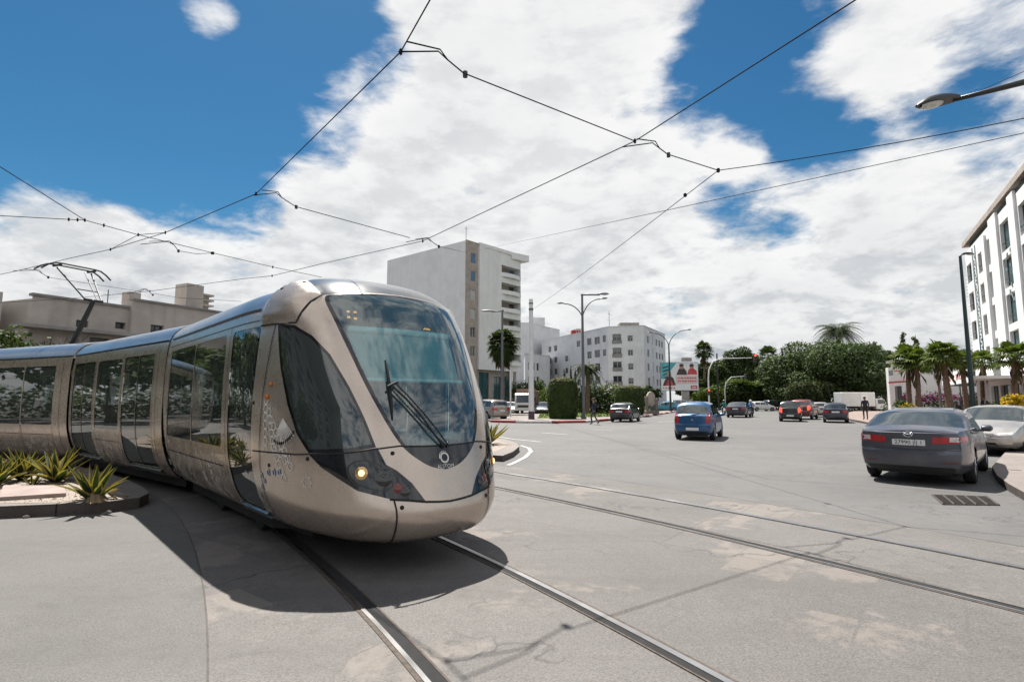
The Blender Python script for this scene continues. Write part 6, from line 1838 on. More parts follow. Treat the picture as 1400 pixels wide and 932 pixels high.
def pinnate(mb, base, q, L, rise, droop, n=22, wl=.45, mi=0, wid=.10):
    """one feather frond"""
    d = Vector((math.cos(q), math.sin(q), 0)); side = Vector((-d.y, d.x, 0)); pts = []
    for k in range(8):
        f = k / 7; pts.append(Vector(base) + d * (L * (f * .95 - .12 * f * f)) + Vector((0, 0, L * (rise * f - droop * f * f))))
    mb.tube(pts, [.03 * (1 - .8 * k / 7) + .006 for k in range(8)], 4, mi, False)
    for k in range(n):
        f = .12 + .88 * k / (n - 1); x = f * 7; i = min(int(x), 6); p = pts[i].lerp(pts[i + 1], x - i); tg = (pts[i + 1] - pts[i]).normalized()
        l = wl * L * .5 * (math.sin(PI * min(1, .25 + f * .78)) + .15)
        for s in (1, -1):
            e = p + (side * s * .85 + tg * .55 + Vector((0, 0, -.22))).normalized() * l; wv = tg * wid
            mb.add([p - wv * .5, p + wv * .5, e], [(0, 1, 2)], mi)
def fan(mb, base, q, pet, Rf, elev, rng, n=15, mi=0):
    """one fan leaf on its stalk"""
    d = Vector((math.cos(q) * math.cos(elev), math.sin(q) * math.cos(elev), math.sin(elev))); side = Vector((-math.sin(q), math.cos(q), 0)); up = side.cross(d)
    c = Vector(base) + d * pet + Vector((0, 0, -.06 * pet)); mb.tube([base, c], [.022, .014], 4, mi, False)
    for k in range(n):
        a = -1.9 + 3.8 * k / (n - 1); v = d * math.cos(a) + side * math.sin(a) * 1.0; r = Rf * (1 - .18 * abs(a) / 1.9) * rng.uniform(.9, 1.08)
        tip = c + v * r + Vector((0, 0, -.28 * r * rng.uniform(.6, 1.5))) ; mid_ = c + v * r * .6 - up * .03; w_ = (side * math.cos(a) - d * math.sin(a)) * r * .085
        mb.add([c, mid_ - w_, tip, mid_ + w_], [(0, 1, 2, 3)], mi)
def palm_trunk(h, r0, r1, rings=14, lean=(0, 0), boots=True, rng=random):
    mb = MB(); pts, rad = [], []
    for k in range(rings * 2 + 1):
        f = k / (rings * 2); pts.append((lean[0] * f * f, lean[1] * f * f, h * f)); rad.append((r0 + (r1 - r0) * f) * (1.07 if k % 2 else .95) * (1.35 - .35 * min(1, f * 7)))
    mb.tube(pts, rad, 11)
    if boots:
        for k in range(int(h * 16)):
            f = rng.uniform(.15, 1); q = rng.uniform(0, 2 * PI); r = r0 + (r1 - r0) * f; p = Vector((lean[0] * f * f + math.cos(q) * r, lean[1] * f * f + math.sin(q) * r, h * f)); o = Vector((math.cos(q), math.sin(q), 0)); s = Vector((-o.y, o.x, 0)) * r * .34
            mb.add([p - s, p + s, p + o * r * .3 + Vector((0, 0, r * .62))], [(0, 1, 2)])
    return mb
def palm(name, label, loc, h, r0, r1, kind, seed, crown, nf=30, group=None, lean=(0, 0), mat='leaf_palm', skirt=0, elev=(-.5, 1.3), rz=0):
    g = random.Random(seed); t = thing(name, label, 'palm tree', loc, rz, group)
    palm_trunk(h, r0, r1, max(6, int(h * 3)), lean, True, g).build('trunk', M['palm_bark'], t, 50)
    mb = MB(); top = Vector((lean[0], lean[1], h))
    for k in range(nf):
        q = k * 2.399 + g.uniform(-.2, .2); f = k / nf
        if kind == 'fan': fan(mb, top + Vector((0, 0, .15 * f)), q, crown * g.uniform(.38, .55), crown * .55, elev[0] + (elev[1] - elev[0]) * f + g.uniform(-.1, .1), g)
        else: pinnate(mb, top, q, crown * g.uniform(.85, 1.1), (-.25 + 1.15 * f), .75 + .15 * g.random() - .1 * f, 24, .42)
    mb.build('crown', M[mat], t)
    if skirt:
        mb = MB()
        for k in range(skirt):
            q = g.uniform(0, 2 * PI); z = h - g.uniform(0, crown * .9); r = r1 * 1.2 + g.uniform(0, .3) * crown
            mb.add([Vector((lean[0] + math.cos(q) * r1, lean[1] + math.sin(q) * r1, z + .3)), Vector((lean[0] + math.cos(q + .3) * r, lean[1] + math.sin(q + .3) * r, z - .5 * crown * .5)), Vector((lean[0] + math.cos(q) * r * 1.1, lean[1] + math.sin(q) * r * 1.1, z - crown * .5)), Vector((lean[0] + math.cos(q - .3) * r, lean[1] + math.sin(q - .3) * r, z - .5 * crown * .5))], [(0, 1, 2, 3)])
        mb.build('dry_skirt', M['leaf_dry'], t)
    return t
def gr(px, Y): p = atY(px, 560, Y); return (p.x, p.y, 0)
def zt(py, Y, px=700): return atY(px, py, Y).z

# --- agaves
def agave(label, loc, n, L, seed, dry=0, group='variegated agaves in the planter'):
    g = random.Random(seed); t = thing('agave', label, 'agave', loc, 0, group); mb = MB()
    for k in range(n):
        f = k / n; q = k * 2.4 + g.uniform(-.3, .3); el = .48 + .92 * f + g.uniform(-.15, .15); l = L * g.uniform(.75, 1.1) * (1 - .12 * f); w_ = .042 * L / .6 * g.uniform(.8, 1.2)
        d = Vector((math.cos(q), math.sin(q), 0)); s = Vector((-d.y, d.x, 0)); curl = g.uniform(-.25, .55); tw = g.uniform(-.35, .35); R_ = []
        p = d * .04; a = el
        for j in range(9):
            u = j / 8; ww = w_ * (.75 + .9 * u - 1.0 * u * u) * (1 - u ** 4) * (1.25 if u < .7 else 1); n_ = Vector((-math.sin(a) * d.x, -math.sin(a) * d.y, math.cos(a)))
            s2 = (s * math.cos(tw * u) + n_ * math.sin(tw * u)); vv = n_ * ww * .45
            R_.append([p - s2 * ww + vv, p - s2 * ww * .68 + vv * .15, p, p + s2 * ww * .68 + vv * .15, p + s2 * ww + vv])
            st_ = l / 8; p = p + (d * math.cos(a) + Vector((0, 0, math.sin(a)))) * st_; a -= curl * .12
        for j in range(8):
            for c in range(4): mb.add([R_[j][c], R_[j][c + 1], R_[j + 1][c + 1], R_[j + 1][c]], [(0, 1, 2, 3)], 1 if c in (0, 3) else 0)
    mb.build('leaves', [M['agave_green'], M['agave_yellow']], t)
    if dry:
        mb = MB()
        for k in range(dry):
            q = g.uniform(-1.2, 1.0); d = Vector((math.cos(q), math.sin(q), 0)); s = Vector((-d.y, d.x, 0)) * .03; l = g.uniform(.18, .34)
            P = [Vector((0, 0, .05)), d * l * .5 + Vector((0, 0, .12)), d * l + Vector((0, 0, .02)), d * l * 1.1 + Vector((0, 0, .0))]
            for j in range(3): mb.add([P[j] - s, P[j] + s, P[j + 1] + s * .7, P[j + 1] - s * .7], [(0, 1, 2, 3)])
        mb.build('dry_leaves', M['agave_dry'], t)
    return t
def onz(px, py, z=.165): p = at(px, py, z); return (p.x, p.y, z)
agave('agave nearest the planter point, with dry curled leaves at its foot', onz(127, 683), 22, .62, 1, 14)
agave('tall yellow-striped agave in the middle of the planter, in front of the open tram door', onz(77, 659), 26, .74, 2)
agave('bushy agave at the left picture edge, the middle one of the planter row', onz(30, 656), 24, .70, 3)
agave('agave cut by the left picture edge', onz(-6, 663), 22, .62, 4)
agave('small young agave between the stone slab and the taller plants', onz(45, 662), 10, .26, 5)
agave('agave leaning out beyond the right side of the tram nose', onz(667, 607, .16), 22, .95, 6, 0, None)
mb = MB()
P = [onz(-2, 685), onz(90, 679), onz(86, 668), onz(4, 668)]
mb.prism([(p[0], p[1]) for p in P], .168, .225); tag(mb.build('stone_slab', M['stone_slab']), 'flat pink grey stone slab lying in the sandy planter', 'stone')
rgp = random.Random(12)
for k, (px, py, sz) in enumerate(((36, 708, .045), (148, 702, .05), (141, 703, .03))):
    q = at(px, py); mb = MB(); ico = [(math.cos(a) * sz * rgp.uniform(.7, 1.2), math.sin(a) * sz * .7 * rgp.uniform(.7, 1.2)) for a in np.linspace(0, 2 * PI, 8)[:-1]]
    mb.prism(ico, 0, sz * .55); tp = [(x * .6, y_ * .6) for x, y_ in ico]; mb.prism(tp, sz * .5, sz * .8); o_ = mb.build('pale_stone', M['pave']); o_.location = (q.x, q.y, .004); tag(o_, ('pale stone at the kerb foot nearest the picture edge', 'pale flat stone at the kerb foot below the front agave', 'small pale stone touching the flat one at the kerb foot')[k], 'stone', 'loose stones at the planter kerb')
g_ = np.random.default_rng(9); sp_ = np.array([[q[0], q[1]] for q in soil]); lo_, hi_ = sp_.min(0), sp_.max(0); P = g_.uniform(lo_, hi_, (5000, 2)); P = P[inside(P, sp_)]; P = P[P[:, 0] > -9]; n = len(P)
sz = g_.uniform(.004, .016, n); VV = []; 
for (x, y_), s_ in zip(P, sz): VV += [(x - s_, y_, .168), (x, y_ - s_, .168), (x + s_, y_, .168), (x, y_ + s_, .168), (x, y_, .168 + s_)]
FF = []
for k in range(n): FF += [(5 * k + a, 5 * k + (a + 1) % 4, 5 * k + 4) for a in range(4)]
tag(npmesh('gravel', VV, FF, M['stone_slab']), 'grit and small stones on the sandy planter soil', 'gravel', kind='stuff')
V, F = [], []; P = g_.uniform(lo_, hi_, (900, 2)); P = P[inside(P, sp_)]; P = P[P[:, 0] > -9]
for x, y_ in P:
    q = g_.uniform(0, 6.28); l = g_.uniform(.03, .11); w__ = l * g_.uniform(.12, .35); c_, s_ = math.cos(q), math.sin(q); z = .172; n0 = len(V)
    V += [(x - c_ * l / 2, y_ - s_ * l / 2, z), (x - s_ * w__ / 2, y_ + c_ * w__ / 2, z + g_.uniform(.004, .03)), (x + c_ * l / 2, y_ + s_ * l / 2, z + .004), (x + s_ * w__ / 2, y_ - c_ * w__ / 2, z)]; F.append((n0, n0 + 1, n0 + 2, n0 + 3))
tag(npmesh('fallen_leaves', V, F, M['agave_dry']), 'dry leaf scraps scattered on the planter soil', 'leaves', kind='stuff')
# --- tree mass at the right of centre
p = gr(1132, 92)
tree('broad_tree', 'huge round dark tree behind the box truck', 'tree', p, 9.2, 4.7, 5.9, 'leaf_dark', 60000, .23, 21, 4.5, .6, 34, squash=.7, extra=[((-6, -2, 2.6), (4, 4, 2.6)), ((5, -2, 3), (4, 4, 3)), ((-1, -4, 2.6), (5, 4, 2.8))])
tree('leafy_tree', 'open olive tree at the right end of the big dark tree', 'tree', gr(1196, 96), 3.6, 4.0, 7.0, 'leaf_olive', 5200, .30, 22, 5, .35, 14)
shrub('trimmed_bush', 'pale-topped trimmed bush at the foot of the huge round tree', 'bush', gr(1106, 84), 3.8, 2.0, 4.6, 'leaf_olive', 4200, .22, 23)
palm('date_palm', 'big date palm with arching fronds rising over the huge round tree', gr(1152, 101), 14.2, .45, .38, 'pin', 24, 5.2, 70, elev=(-.6, 1.3))
for (px, Y, R_, H_, zc, mt, n, lab, sd) in ((1012, 118, 5.0, 4.4, 8.0, 'leaf_dark', 6500, 'dark ragged tree behind the traffic light arm', 31), (1034, 122, 4.6, 3.6, 6.5, 'leaf_dark', 5600, 'dark tree between the traffic light head and the huge round tree', 32), (972, 112, 3.8, 3.4, 6.2, 'leaf_mid', 4200, 'small dark tree beside the tall slim palm', 33), (950, 105, 3.0, 2.3, 3.4, 'leaf_olive', 3200, 'low olive tree right of the billboard', 34), (1212, 110, 3.5, 3.0, 5.0, 'leaf_dark', 3200, 'dark tree behind the white portal pillar', 35), (880, 122, 4.5, 2.0, 2.4, 'leaf_mid', 3000, 'low green tree under the billboard', 36)):
    tree('leafy_tree', lab, 'tree', gr(px, Y), R_, H_, zc, mt, n, .32, sd, zc * .7, .3, 14, group='trees along the far side of the junction')
# long clipped hedge with lime new growth
p0, p1 = Vector(gr(997, 100)), Vector(gr(1062, 103)); d = p1 - p0
t = thing('long_hedge', 'long hedge with lime green top behind the crossing cars', 'hedge', p0, math.atan2(d.y, d.x)); Lh = d.length
bl = [((x, 0, 2.6 + .35 * math.sin(x) ), (1.8, 2.2, 2.5)) for x in np.arange(0, Lh, 1.2)]
V, F = leaves(bl, 7500, .25, 41, .8); npmesh('foliage', V, F, M['leaf_mid'], t)
g_ = np.random.default_rng(5); n = 2600
V, F = leaves([((x, -.3, 4.6 + .35 * math.sin(x)), (1.6, 2.0, .55)) for x in np.arange(0, Lh, 1.1)], 3000, .24, 42, .5); npmesh('new_growth', V, F, M['leaf_lime'], t)
for px, Y, w_, h_, mt, lab, sd in ((968, 96, 3.2, 3.6, 'leaf_lime', 'lime green bush at the foot of the traffic light post', 51), (984, 99, 3.0, 4.4, 'leaf_mid', 'green bush between the tall slim palm and the long hedge', 52), (1066, 99, 3.0, 4.0, 'leaf_dark', 'dark bush where the long hedge ends', 53)):
    shrub('bush', lab, 'bush', gr(px, Y), w_, 2, h_, mt, 2600, .24, sd)
palm('fan_palm', 'tall slim palm with small round head right of the billboard', gr(965, 104), 10.8, .24, .17, 'fan', 61, 2.2, 34, skirt=40, elev=(-.7, 1.3))
palm('date_palm', 'spiky palm head behind the traffic light arm', gr(999, 124), 8.0, .35, .3, 'pin', 62, 4.2, 36)
palm('fan_palm', 'distant slim palm against the sky between the light head and the big tree', gr(1054, 135), 12.4, .26, .2, 'fan', 63, 3.0, 26)
# --- clipped drums on the median and greenery behind them
GR = 'clipped drum hedges on the median'
def drum(px, Y, rx, h, lab, sd): clipped('clipped_hedge', lab, (*gr(px, Y)[:2], .14), rx, rx * .9, h, sd, .2, GR)
drum(769.5, 45.5, 1.22, 3.15, 'larger clipped drum hedge, between the white mast and the lamp post', 71)
drum(861, 56, 1.45, 2.8, 'smaller clipped drum hedge behind the dark hatchback', 72)
palm('fan_palm', 'fan palm with a shaggy round head in front of the tall white block', gr(687, 60), 7.6, .22, .17, 'fan', 81, 2.05, 90, skirt=130, elev=(-1.25, 1.35), mat='leaf_palm')
palm('young_palm', 'young feathery palm half behind the double lamp post', gr(804, 66), 5.4, .28, .24, 'pin', 82, 2.3, 34)
for px, Y, rx, h_, mt, lab, sd, bl_, nb_ in ((810, 68, 2.6, 3.6, 'leaf_dark', 'dark green bush at the foot of the young feathery palm', 83, None, 0), (836, 66, 2.4, 3.5, 'leaf_mid', 'shrub full of whitish flowers left of the smaller drum hedge', 84, 'bloom_white', 900), (762, 72, 3.0, 3.8, 'leaf_lime', 'bright green bush above the larger drum hedge', 85, None, 0), (872, 64, 1.8, 3.2, 'leaf_dark', 'dark bush behind the smaller drum hedge', 86, None, 0), (715, 86, 2.6, 4.6, 'leaf_dark', 'dark bushy tree behind the white truck', 87, None, 0), (731, 92, 2.0, 5.0, 'leaf_mid', 'green bush between mast and annex building', 88, None, 0)):
    shrub('bush', lab, 'bush', gr(px, Y), rx, rx * .8, h_, mt, 2600, .17, sd, None, bl_, nb_)
for k, (px, h_) in enumerate(((772, 5.4), (781, 5.8), (787, 5.5))):
    t = thing('slim_cypress', ('slim dark cypress nearest the white mast', 'tallest slim dark cypress above the larger drum hedge', 'slim dark cypress nearest the double lamp post')[k], 'tree', gr(px, 74), 0, 'slim cypresses behind the drum hedge')
    V, F = leaves([((0, 0, z), (.42 * (1 - z / 7.2), .42 * (1 - z / 7.2), .6)) for z in np.arange(.8, h_, .45)], 900, .13, 90 + k, .6); npmesh('crown', V, F, M['leaf_dark'], t)
    mb = MB(); mb.tube([(0, 0, 0), (0, 0, h_ * .8)], [.09, .03], 6); mb.build('trunk', M['bark'], t)
def bare_tree(label, loc, h, seed, spread=1.0):
    g = random.Random(seed); t = thing('bare_tree', label, 'tree', loc); mb = MB()
    def br(p, d, l, r, lv):
        e = p + d * l; m_ = p.lerp(e, .5) + Vector((g.uniform(-.08, .08), g.uniform(-.08, .08), 0)) * l; mb.tube([p, m_, e], [r, r * .85, r * .65], 5 if lv < 2 else 3, cap=False)
        if lv < 5:
            for _ in range(g.choice((2, 3, 3))):
                dd = (d + Vector((g.uniform(-1, 1), g.uniform(-1, 1), g.uniform(-.35, .6))) * .75 * spread).normalized(); br(e, dd, l * g.uniform(.6, .85), r * .6, lv + 1)
    br(Vector((0, 0, 0)), Vector((0, 0, 1)), h * .28, h * .032, 0)
    mb.build('branches', M['twig'], t); return t
bare_tree('bare-branched tree in front of the sandstone house wall', gr(78, 27), 6.3, 5)
bare_tree('small bare tree against the apartment house', gr(823, 70), 5.4, 8)
for px, Y, rx, h_, lab, sd in ((8, 25, 2.2, 4.6, 'dark bush left of the bare tree, at the picture edge', 101), (36, 26.5, 1.6, 4.2, 'dark bush at the foot of the bare tree', 102), (108, 28.5, 1.6, 3.9, 'dark bush behind the pantograph arm', 103)):
    shrub('bush', lab, 'bush', gr(px, Y), rx, rx * .7, h_, 'leaf_dark', 2600, .15, sd)
# --- right-hand plaza planting
PR = 'stubby fan palms on the plaza'
for px, Y, py, r_, cr_, lab, sd in ((1244, 47, 486, .23, 1.55, 'leftmost stubby palm, right of the portal', 111), (1257.5, 46, 492, .22, 1.35, 'second stubby palm, close behind the leftmost one', 112), (1298.5, 41, 484, .27, 1.6, 'thickest stubby palm, above the slate saloon roof', 113), (1322, 47, 490, .23, 1.4, 'stubby palm just left of the tall dark lamp post', 114), (1345, 52, 490, .20, 1.5, 'stubby palm just right of the tall dark lamp post', 115), (1390, 40, 484, .20, 1.8, 'stubby palm at the right picture edge in front of the banner', 116), (1287, 62, 492, .16, 1.3, 'thin palm behind the thickest stubby one', 117)):
    h_ = zt(py + 8, Y, px); palm('stubby_palm', lab, (*gr(px, Y)[:2], .14), h_, r_ * .92, r_ * .68, 'fan', sd, cr_ * random.Random(sd + 7).uniform(.85, 1.15), 24 + sd % 5 * 4, PR, mat='leaf_palm_bright', skirt=14, elev=(-.55, 1.25), lean=(random.Random(sd).uniform(-.25, .25), 0))
p0 = gr(1225, 66)
t = thing('bougainvillea_hedge', 'purple flowering hedge along the low white building', 'hedge', p0, -.05)
bl = [((x, 0, 1.1 + .3 * math.sin(x * 1.7)), (1.5, .9, 1.25)) for x in np.arange(0, 20, 1.1)]
V, F = leaves(bl, 7000, .13, 121, .75); npmesh('foliage', V, F, M['leaf_dark'], t)
V, F = leaves([((c[0], -.25, c[2] + .75), (1.3, .8, .5)) for c, r in bl], 2600, .13, 122, .6); npmesh('blossom', V, F, M['bloom_purple'], t)
shrub('flowering_bush', 'yellow flowering bush at the portal foot', 'bush', (*gr(1243, 44)[:2], .14), .75, .6, 1.25, 'leaf_lime', 900, .07, 123, None, 'bloom_yellow', 420)
shrub('bush', 'low green bush beside the portal pillar', 'bush', (*gr(1233, 50)[:2], .14), .9, .7, 1.5, 'leaf_mid', 900, .09, 124)
shrub('flowering_bush', 'bright yellow flower bouquet bush in a white tub at the right edge', 'bush', (*gr(1384, 30)[:2], .92), .55, .5, 1.0, 'leaf_lime', 500, .06, 125, None, 'bloom_yellow', 1100)
mb = MB(); mb.lathe([(.22, 0), (.26, .05), (.34, .75), (.36, .8), (.30, .8), (.28, .7)], (0, 0, 0), 20)
tb = thing('flower_tub', 'white round tub under the yellow flowers', 'planter', (*gr(1384, 30)[:2], .14)); mb.build('tub', M['white'], tb, 40)
shrub('bush', 'green bush left of the yellow flower tub', 'bush', (*gr(1364, 38)[:2], .14), 1.1, .8, 1.5, 'leaf_mid', 1000, .09, 126)
for k, (px, py, Y, lab) in enumerate(((1219, 468, 95, 'leaning thin conifer above the pavilion left corner'), (1240, 456, 98, 'taller feathery conifer left of its twin above the pavilion'), (1257, 458, 100, 'feathery conifer right of its taller twin above the pavilion'))):
    h_ = zt(py, Y, px); t = thing('feathery_conifer', lab, 'tree', gr(px, Y), 0, 'feathery conifers behind the pavilion'); g = random.Random(k)
    ln = -2.2 if k == 0 else .3; bl = []
    for z in np.arange(4, h_, .55):
        f = (z - 4) / (h_ - 4); bl.append(((ln * f + g.uniform(-.4, .4), g.uniform(-.4, .4), z), (1.3 * (1 - .75 * f), 1.2 * (1 - .75 * f), .42)))
    V, F = leaves(bl, 1600, .22, 130 + k, .4); npmesh('crown', V, F, M['leaf_olive'], t)
    mb = MB(); mb.tube([(0, 0, 0), (ln * .5, 0, h_ * .6), (ln, 0, h_)], [.22, .15, .04], 7); mb.build('trunk', M['bark'], t)
tree('leafy_tree', 'round tree crown showing above the pavilion roof', 'tree', gr(1325, 92), 3.0, 1.6, 8.2, 'leaf_mid', 2400, .25, 141, 6.5, .3, 10)
tree('leafy_tree', 'low dark crown right of the feathery conifers', 'tree', gr(1275, 96), 3.4, 1.3, 8.6, 'leaf_olive', 2200, .25, 142, 6.5, .3, 10)
# --- trees across the near road, mirrored in the tram's windows
rg = random.Random(77)
for k, (x, y_) in enumerate(((-17.5, 6), (-21, 12), (-25, 18), (-30, 25), (-38, 33), (-20, -1))):
    tree('street_tree', ('bushy street tree mirrored in the cab-section windows', 'bushy street tree mirrored in the middle doors', 'bushy street tree mirrored beyond the left edge', 'far bushy street tree left of the frame', 'farthest bushy street tree left of the frame', 'street tree behind the viewer on the left')[k], 'tree', (x, y_, 0), 3.4, 2.6, 4.0, 'leaf_mid', 3200, .24, 200 + k, 2.8, .25, 14, group='street trees across the near road')
hb = [((0, y_, 1.25), (1.0, 1.4, 1.5)) for y_ in np.arange(0, 46, 1.6)]  # hedge added out of view to block horizon light in the window reflections
th = thing('unseen_hedge', 'long roadside hedge across the near road, mirrored in the tram windows', 'hedge', (-22, -2, 0), R(24))
V, F = leaves(hb, 11000, .16, 300, .8); npmesh('foliage', V, F, M['leaf_mid'], th)
# the tree belt and wall that close the street behind the tram
for k, (px, Y, R_) in enumerate(((250, 66, 3.2), (315, 62, 3.4), (375, 68, 3.3), (440, 64, 3.2), (505, 70, 3.4), (560, 76, 3.0))):
    tree('street_tree', ('first', 'second', 'third', 'fourth', 'fifth', 'sixth')[k] + ' round street tree from the left in the row hidden behind the tram', 'tree', gr(px, Y), R_, 2.2, 4.2, 'leaf_mid', 3000, .24, 320 + k, 3, .25, 13, group='street trees behind the tram')
a_, b_ = Vector(gr(180, 78)), Vector(gr(600, 92)); dd = b_ - a_
tw = thing('boundary_wall', 'long low pale boundary wall behind the tram', 'wall', a_, math.atan2(dd.y, dd.x)); mb = MB(); mb.box((dd.length / 2, 0, 1.3), (dd.length, .3, 2.6)); mb.build('panel', M['render_white2'], tw); mb = MB(); mb.box((dd.length / 2, 0, 2.66), (dd.length, .42, .12)); mb.build('coping', M['concrete'], tw)
# grass blades on the median lawn
rg = np.random.default_rng(3); gp_ = [Vector((q[0], q[1])) for q in g_in]
lo = np.min([[q.x, q.y] for q in gp_], 0); hi = np.max([[q.x, q.y] for q in gp_], 0)
P = rg.uniform(lo, hi, (16000, 2)); P = P[inside(P, np.array([[q.x, q.y] for q in gp_]))]; n = len(P)
q = rg.uniform(0, 2 * PI, n); h_ = rg.uniform(.06, .2, n); c, s = np.cos(q) * .05, np.sin(q) * .05; z0 = np.full(n, .145)
V = np.stack([np.stack([P[:, 0] - c, P[:, 1] - s, z0], 1), np.stack([P[:, 0] + c, P[:, 1] + s, z0], 1), np.stack([P[:, 0] + s, P[:, 1] - c, z0 + h_], 1)], 1).reshape(-1, 3)
tag(npmesh('grass', V, np.arange(3 * n).reshape(-1, 3), M['leaf_lime']), 'short bright grass on the median island', 'grass', kind='stuff')
# ------------------------------------------------------------------ street furniture
M['lamp_glass'] = pm('lamp_diffuser', (.55, .55, .52), .2, 0, .1, 8, coat=.4)
M['pole_green'] = pm('painted_steel_dark_green', (.012, .03, .03), .35, .3, .2, 3)
def lamp_head(parent, a, b, wd=.26, mat='pole_dark'):
    """cobra head from a (root) to b (tip): swelling shell with a glass bowl under it"""
    a, b = Vector(a), Vector(b); d = b - a; L = d.length; t = d.normalized(); s = t.cross(Vector((0, 0, 1))).normalized(); u = s.cross(t)
    rows, bowl = [], []
    for k in range(11):
        f = k / 10; w_ = wd * (.22 + .78 * math.sin(PI * min(1, .12 + f * .80)) ** .8) * (1 if f < .9 else .8 if f < 1 else .45); c = a.lerp(b, f); h_ = w_ * .42
        rows.append([c + s * w_ / 2 * math.cos(q) + u * h_ * math.sin(q) for q in np.linspace(0, PI, 9)])
    mb = MB(); mb.grid(rows); mb.grid([[r[0], r[-1]] for r in rows], flip=True); hd = mb.build('lamp_head', M[mat], parent, True)
    mb = MB(); rows = []
    for k in range(7):
        f = .38 + .52 * k / 6; w_ = wd * .74 * math.sin(PI * (k + .35) / 6.7) ** .5; c = a.lerp(b, f) - u * .006
        rows.append([c + s * w_ / 2 * math.cos(q) - u * w_ * .28 * math.sin(q) for q in np.linspace(0, PI, 9)])
    mb.grid(rows, flip=True); mb.build('lamp_bowl', M['lamp_glass'], hd, True)
def pole(mb, h, r0, r1, c=(0, 0, 0)): mb.tube([Vector(c), Vector(c) + Vector((0, 0, h * .02)), Vector(c) + Vector((0, 0, h * .021)), Vector(c) + Vector((0, 0, h))], [r0 * 1.5, r0 * 1.5, r0, r1], 12)
def at_Y(px, py, Y): return atY(px, py, Y)
# double-armed lamp with a flat extra head
Y = 44.5; b0 = gr(798, Y); t = thing('street_lamp', 'tall grey lamp post with two bowed arms and a flat third head', 'street lamp', (b0[0], b0[1], .14))
o = Vector((b0[0], b0[1], .14)); rel = lambda px, py, YY=Y: at_Y(px, py, YY) - o
ztop = rel(795, 402).z
mb = MB(); pole(mb, ztop, .14, .085); mb.build('post', M['asphalt_pole'], t, 40)
def bow(mb, z0, tip, r=.045):
    tip = Vector(tip); p0 = Vector((0, 0, z0)); p1 = Vector((tip.x * .12, tip.y * .12, z0 + (tip.z - z0) * .55)); p2 = Vector((tip.x * .5, tip.y * .5, z0 + (tip.z - z0) * 1.02))
    pts = []
    for k in range(11):
        f = k / 10; pts.append(p0 * (1 - f) ** 3 + p1 * 3 * f * (1 - f) ** 2 + p2 * 3 * f * f * (1 - f) + tip * f ** 3)
    mb.tube(pts, r, 8)
tl, tr_ = Vector((-1.5, -.3, rel(768, 416).z)), Vector((1.5, .3, rel(822, 408).z)); zb_ = rel(795, 434).z
mb = MB(); bow(mb, zb_, tl); mb.build('bowed_arm', M['asphalt_pole'], t, True); mb = MB(); bow(mb, zb_, tr_); mb.build('bowed_arm', M['asphalt_pole'], t, True)
lamp_head(t, tl, tl + Vector((-.62, -.12, .02)), .26, 'asphalt_pole'); lamp_head(t, tr_, tr_ + Vector((.66, .12, .10)), .26, 'asphalt_pole')
mb = MB(); mb.tube([(-.1, 0, ztop - .05), (1.45, .2, ztop - .02)], [.07, .06], 8); mb.build('flat_arm', M['asphalt_pole'], t, True); lamp_head(t, (1.3, .18, ztop), (2.25, .3, ztop + .06), .36, 'asphalt_pole')
# single lamp before the fan palm
Y = 46; b0 = gr(686.5, Y); t = thing('street_lamp', 'grey lamp post with one flat head pointing left, in front of the shaggy fan palm', 'street lamp', b0); o = Vector(b0)
zt_ = (atY(687, 427, Y) - o).z; mb = MB(); pole(mb, zt_, .13, .08); mb.build('post', M['asphalt_pole'], t, 40)
mb = MB(); mb.tube([(.12, 0, zt_ + .12), (-.9, -.05, zt_ + .06)], .06, 8); mb.tube([(0, 0, zt_), (.05, 0, zt_ + .3)], .05, 8); mb.build('flat_arm', M['asphalt_pole'], t, True); lamp_head(t, (-.6, -.04, zt_ + .05), (-1.85, -.1, zt_ + .10), .36, 'asphalt_pole')
# far double lamp
Y = 76; b0 = gr(917, Y); t = thing('street_lamp', 'dark lamp post with two rising curved arms in front of the billboard', 'street lamp', (b0[0], b0[1], .14)); o = Vector((b0[0], b0[1], .14))
zj = (atY(916, 470, Y) - o).z; mb = MB(); pole(mb, zj, .14, .09); mb.build('post', M['pole_dark'], t, 40)
for sx, px, py in ((-1, 893, 455.5), (1, 938, 451.5)):
    tip = atY(px, py, Y) - o; mb = MB(); bow(mb, zj - .2, tip, .055); mb.build('bowed_arm', M['pole_dark'], t, True); lamp_head(t, tip, tip + Vector((sx * .75, 0, .12)), .3)
# tall dark lamp at right
Y = 39; b0 = gr(1331, Y); t = thing('street_lamp', 'very tall dark green lamp post in front of the office block', 'street lamp', (b0[0], b0[1], .14)); o = Vector((b0[0], b0[1], .14))
zt_ = (atY(1323, 350, Y) - o).z; mb = MB(); pole(mb, zt_, .17, .09); mb.build('post', M['pole_green'], t, 40)
mb = MB(); mb.tube([(0, 0, zt_ - .1), (.1, 0, zt_ + .1), (.35, 0, zt_ + .16)], .06, 8); mb.build('arm', M['pole_green'], t, True); lamp_head(t, (.25, 0, zt_ + .15), (.95, -.05, zt_ + .10), .36, 'pole_green')
# near lamp reaching in at the upper right
hA, hB = at(1304, 137, 9.35), at(1253, 146, 9.25); e0 = at(1402, 112, 9.75); e1 = at(1440, 104, 9.8)
t = thing('street_lamp', 'near lamp head on a dark arm reaching in at the upper right edge', 'street lamp', (e1.x, e1.y, 0)); o = Vector((e1.x, e1.y, 0))
mb = MB(); pole(mb, e1.z + .25, .13, .08); mb.build('post', M['pole_dark'], t, 40)
mb = MB(); mb.tube([e1 - o, e0 - o, hA - o], [.085, .08, .05], 10); mb.build('arm', M['pole_dark'], t, True)
lamp_head(t, hA - o + (hA - hB) * .10, hB - o, .50)
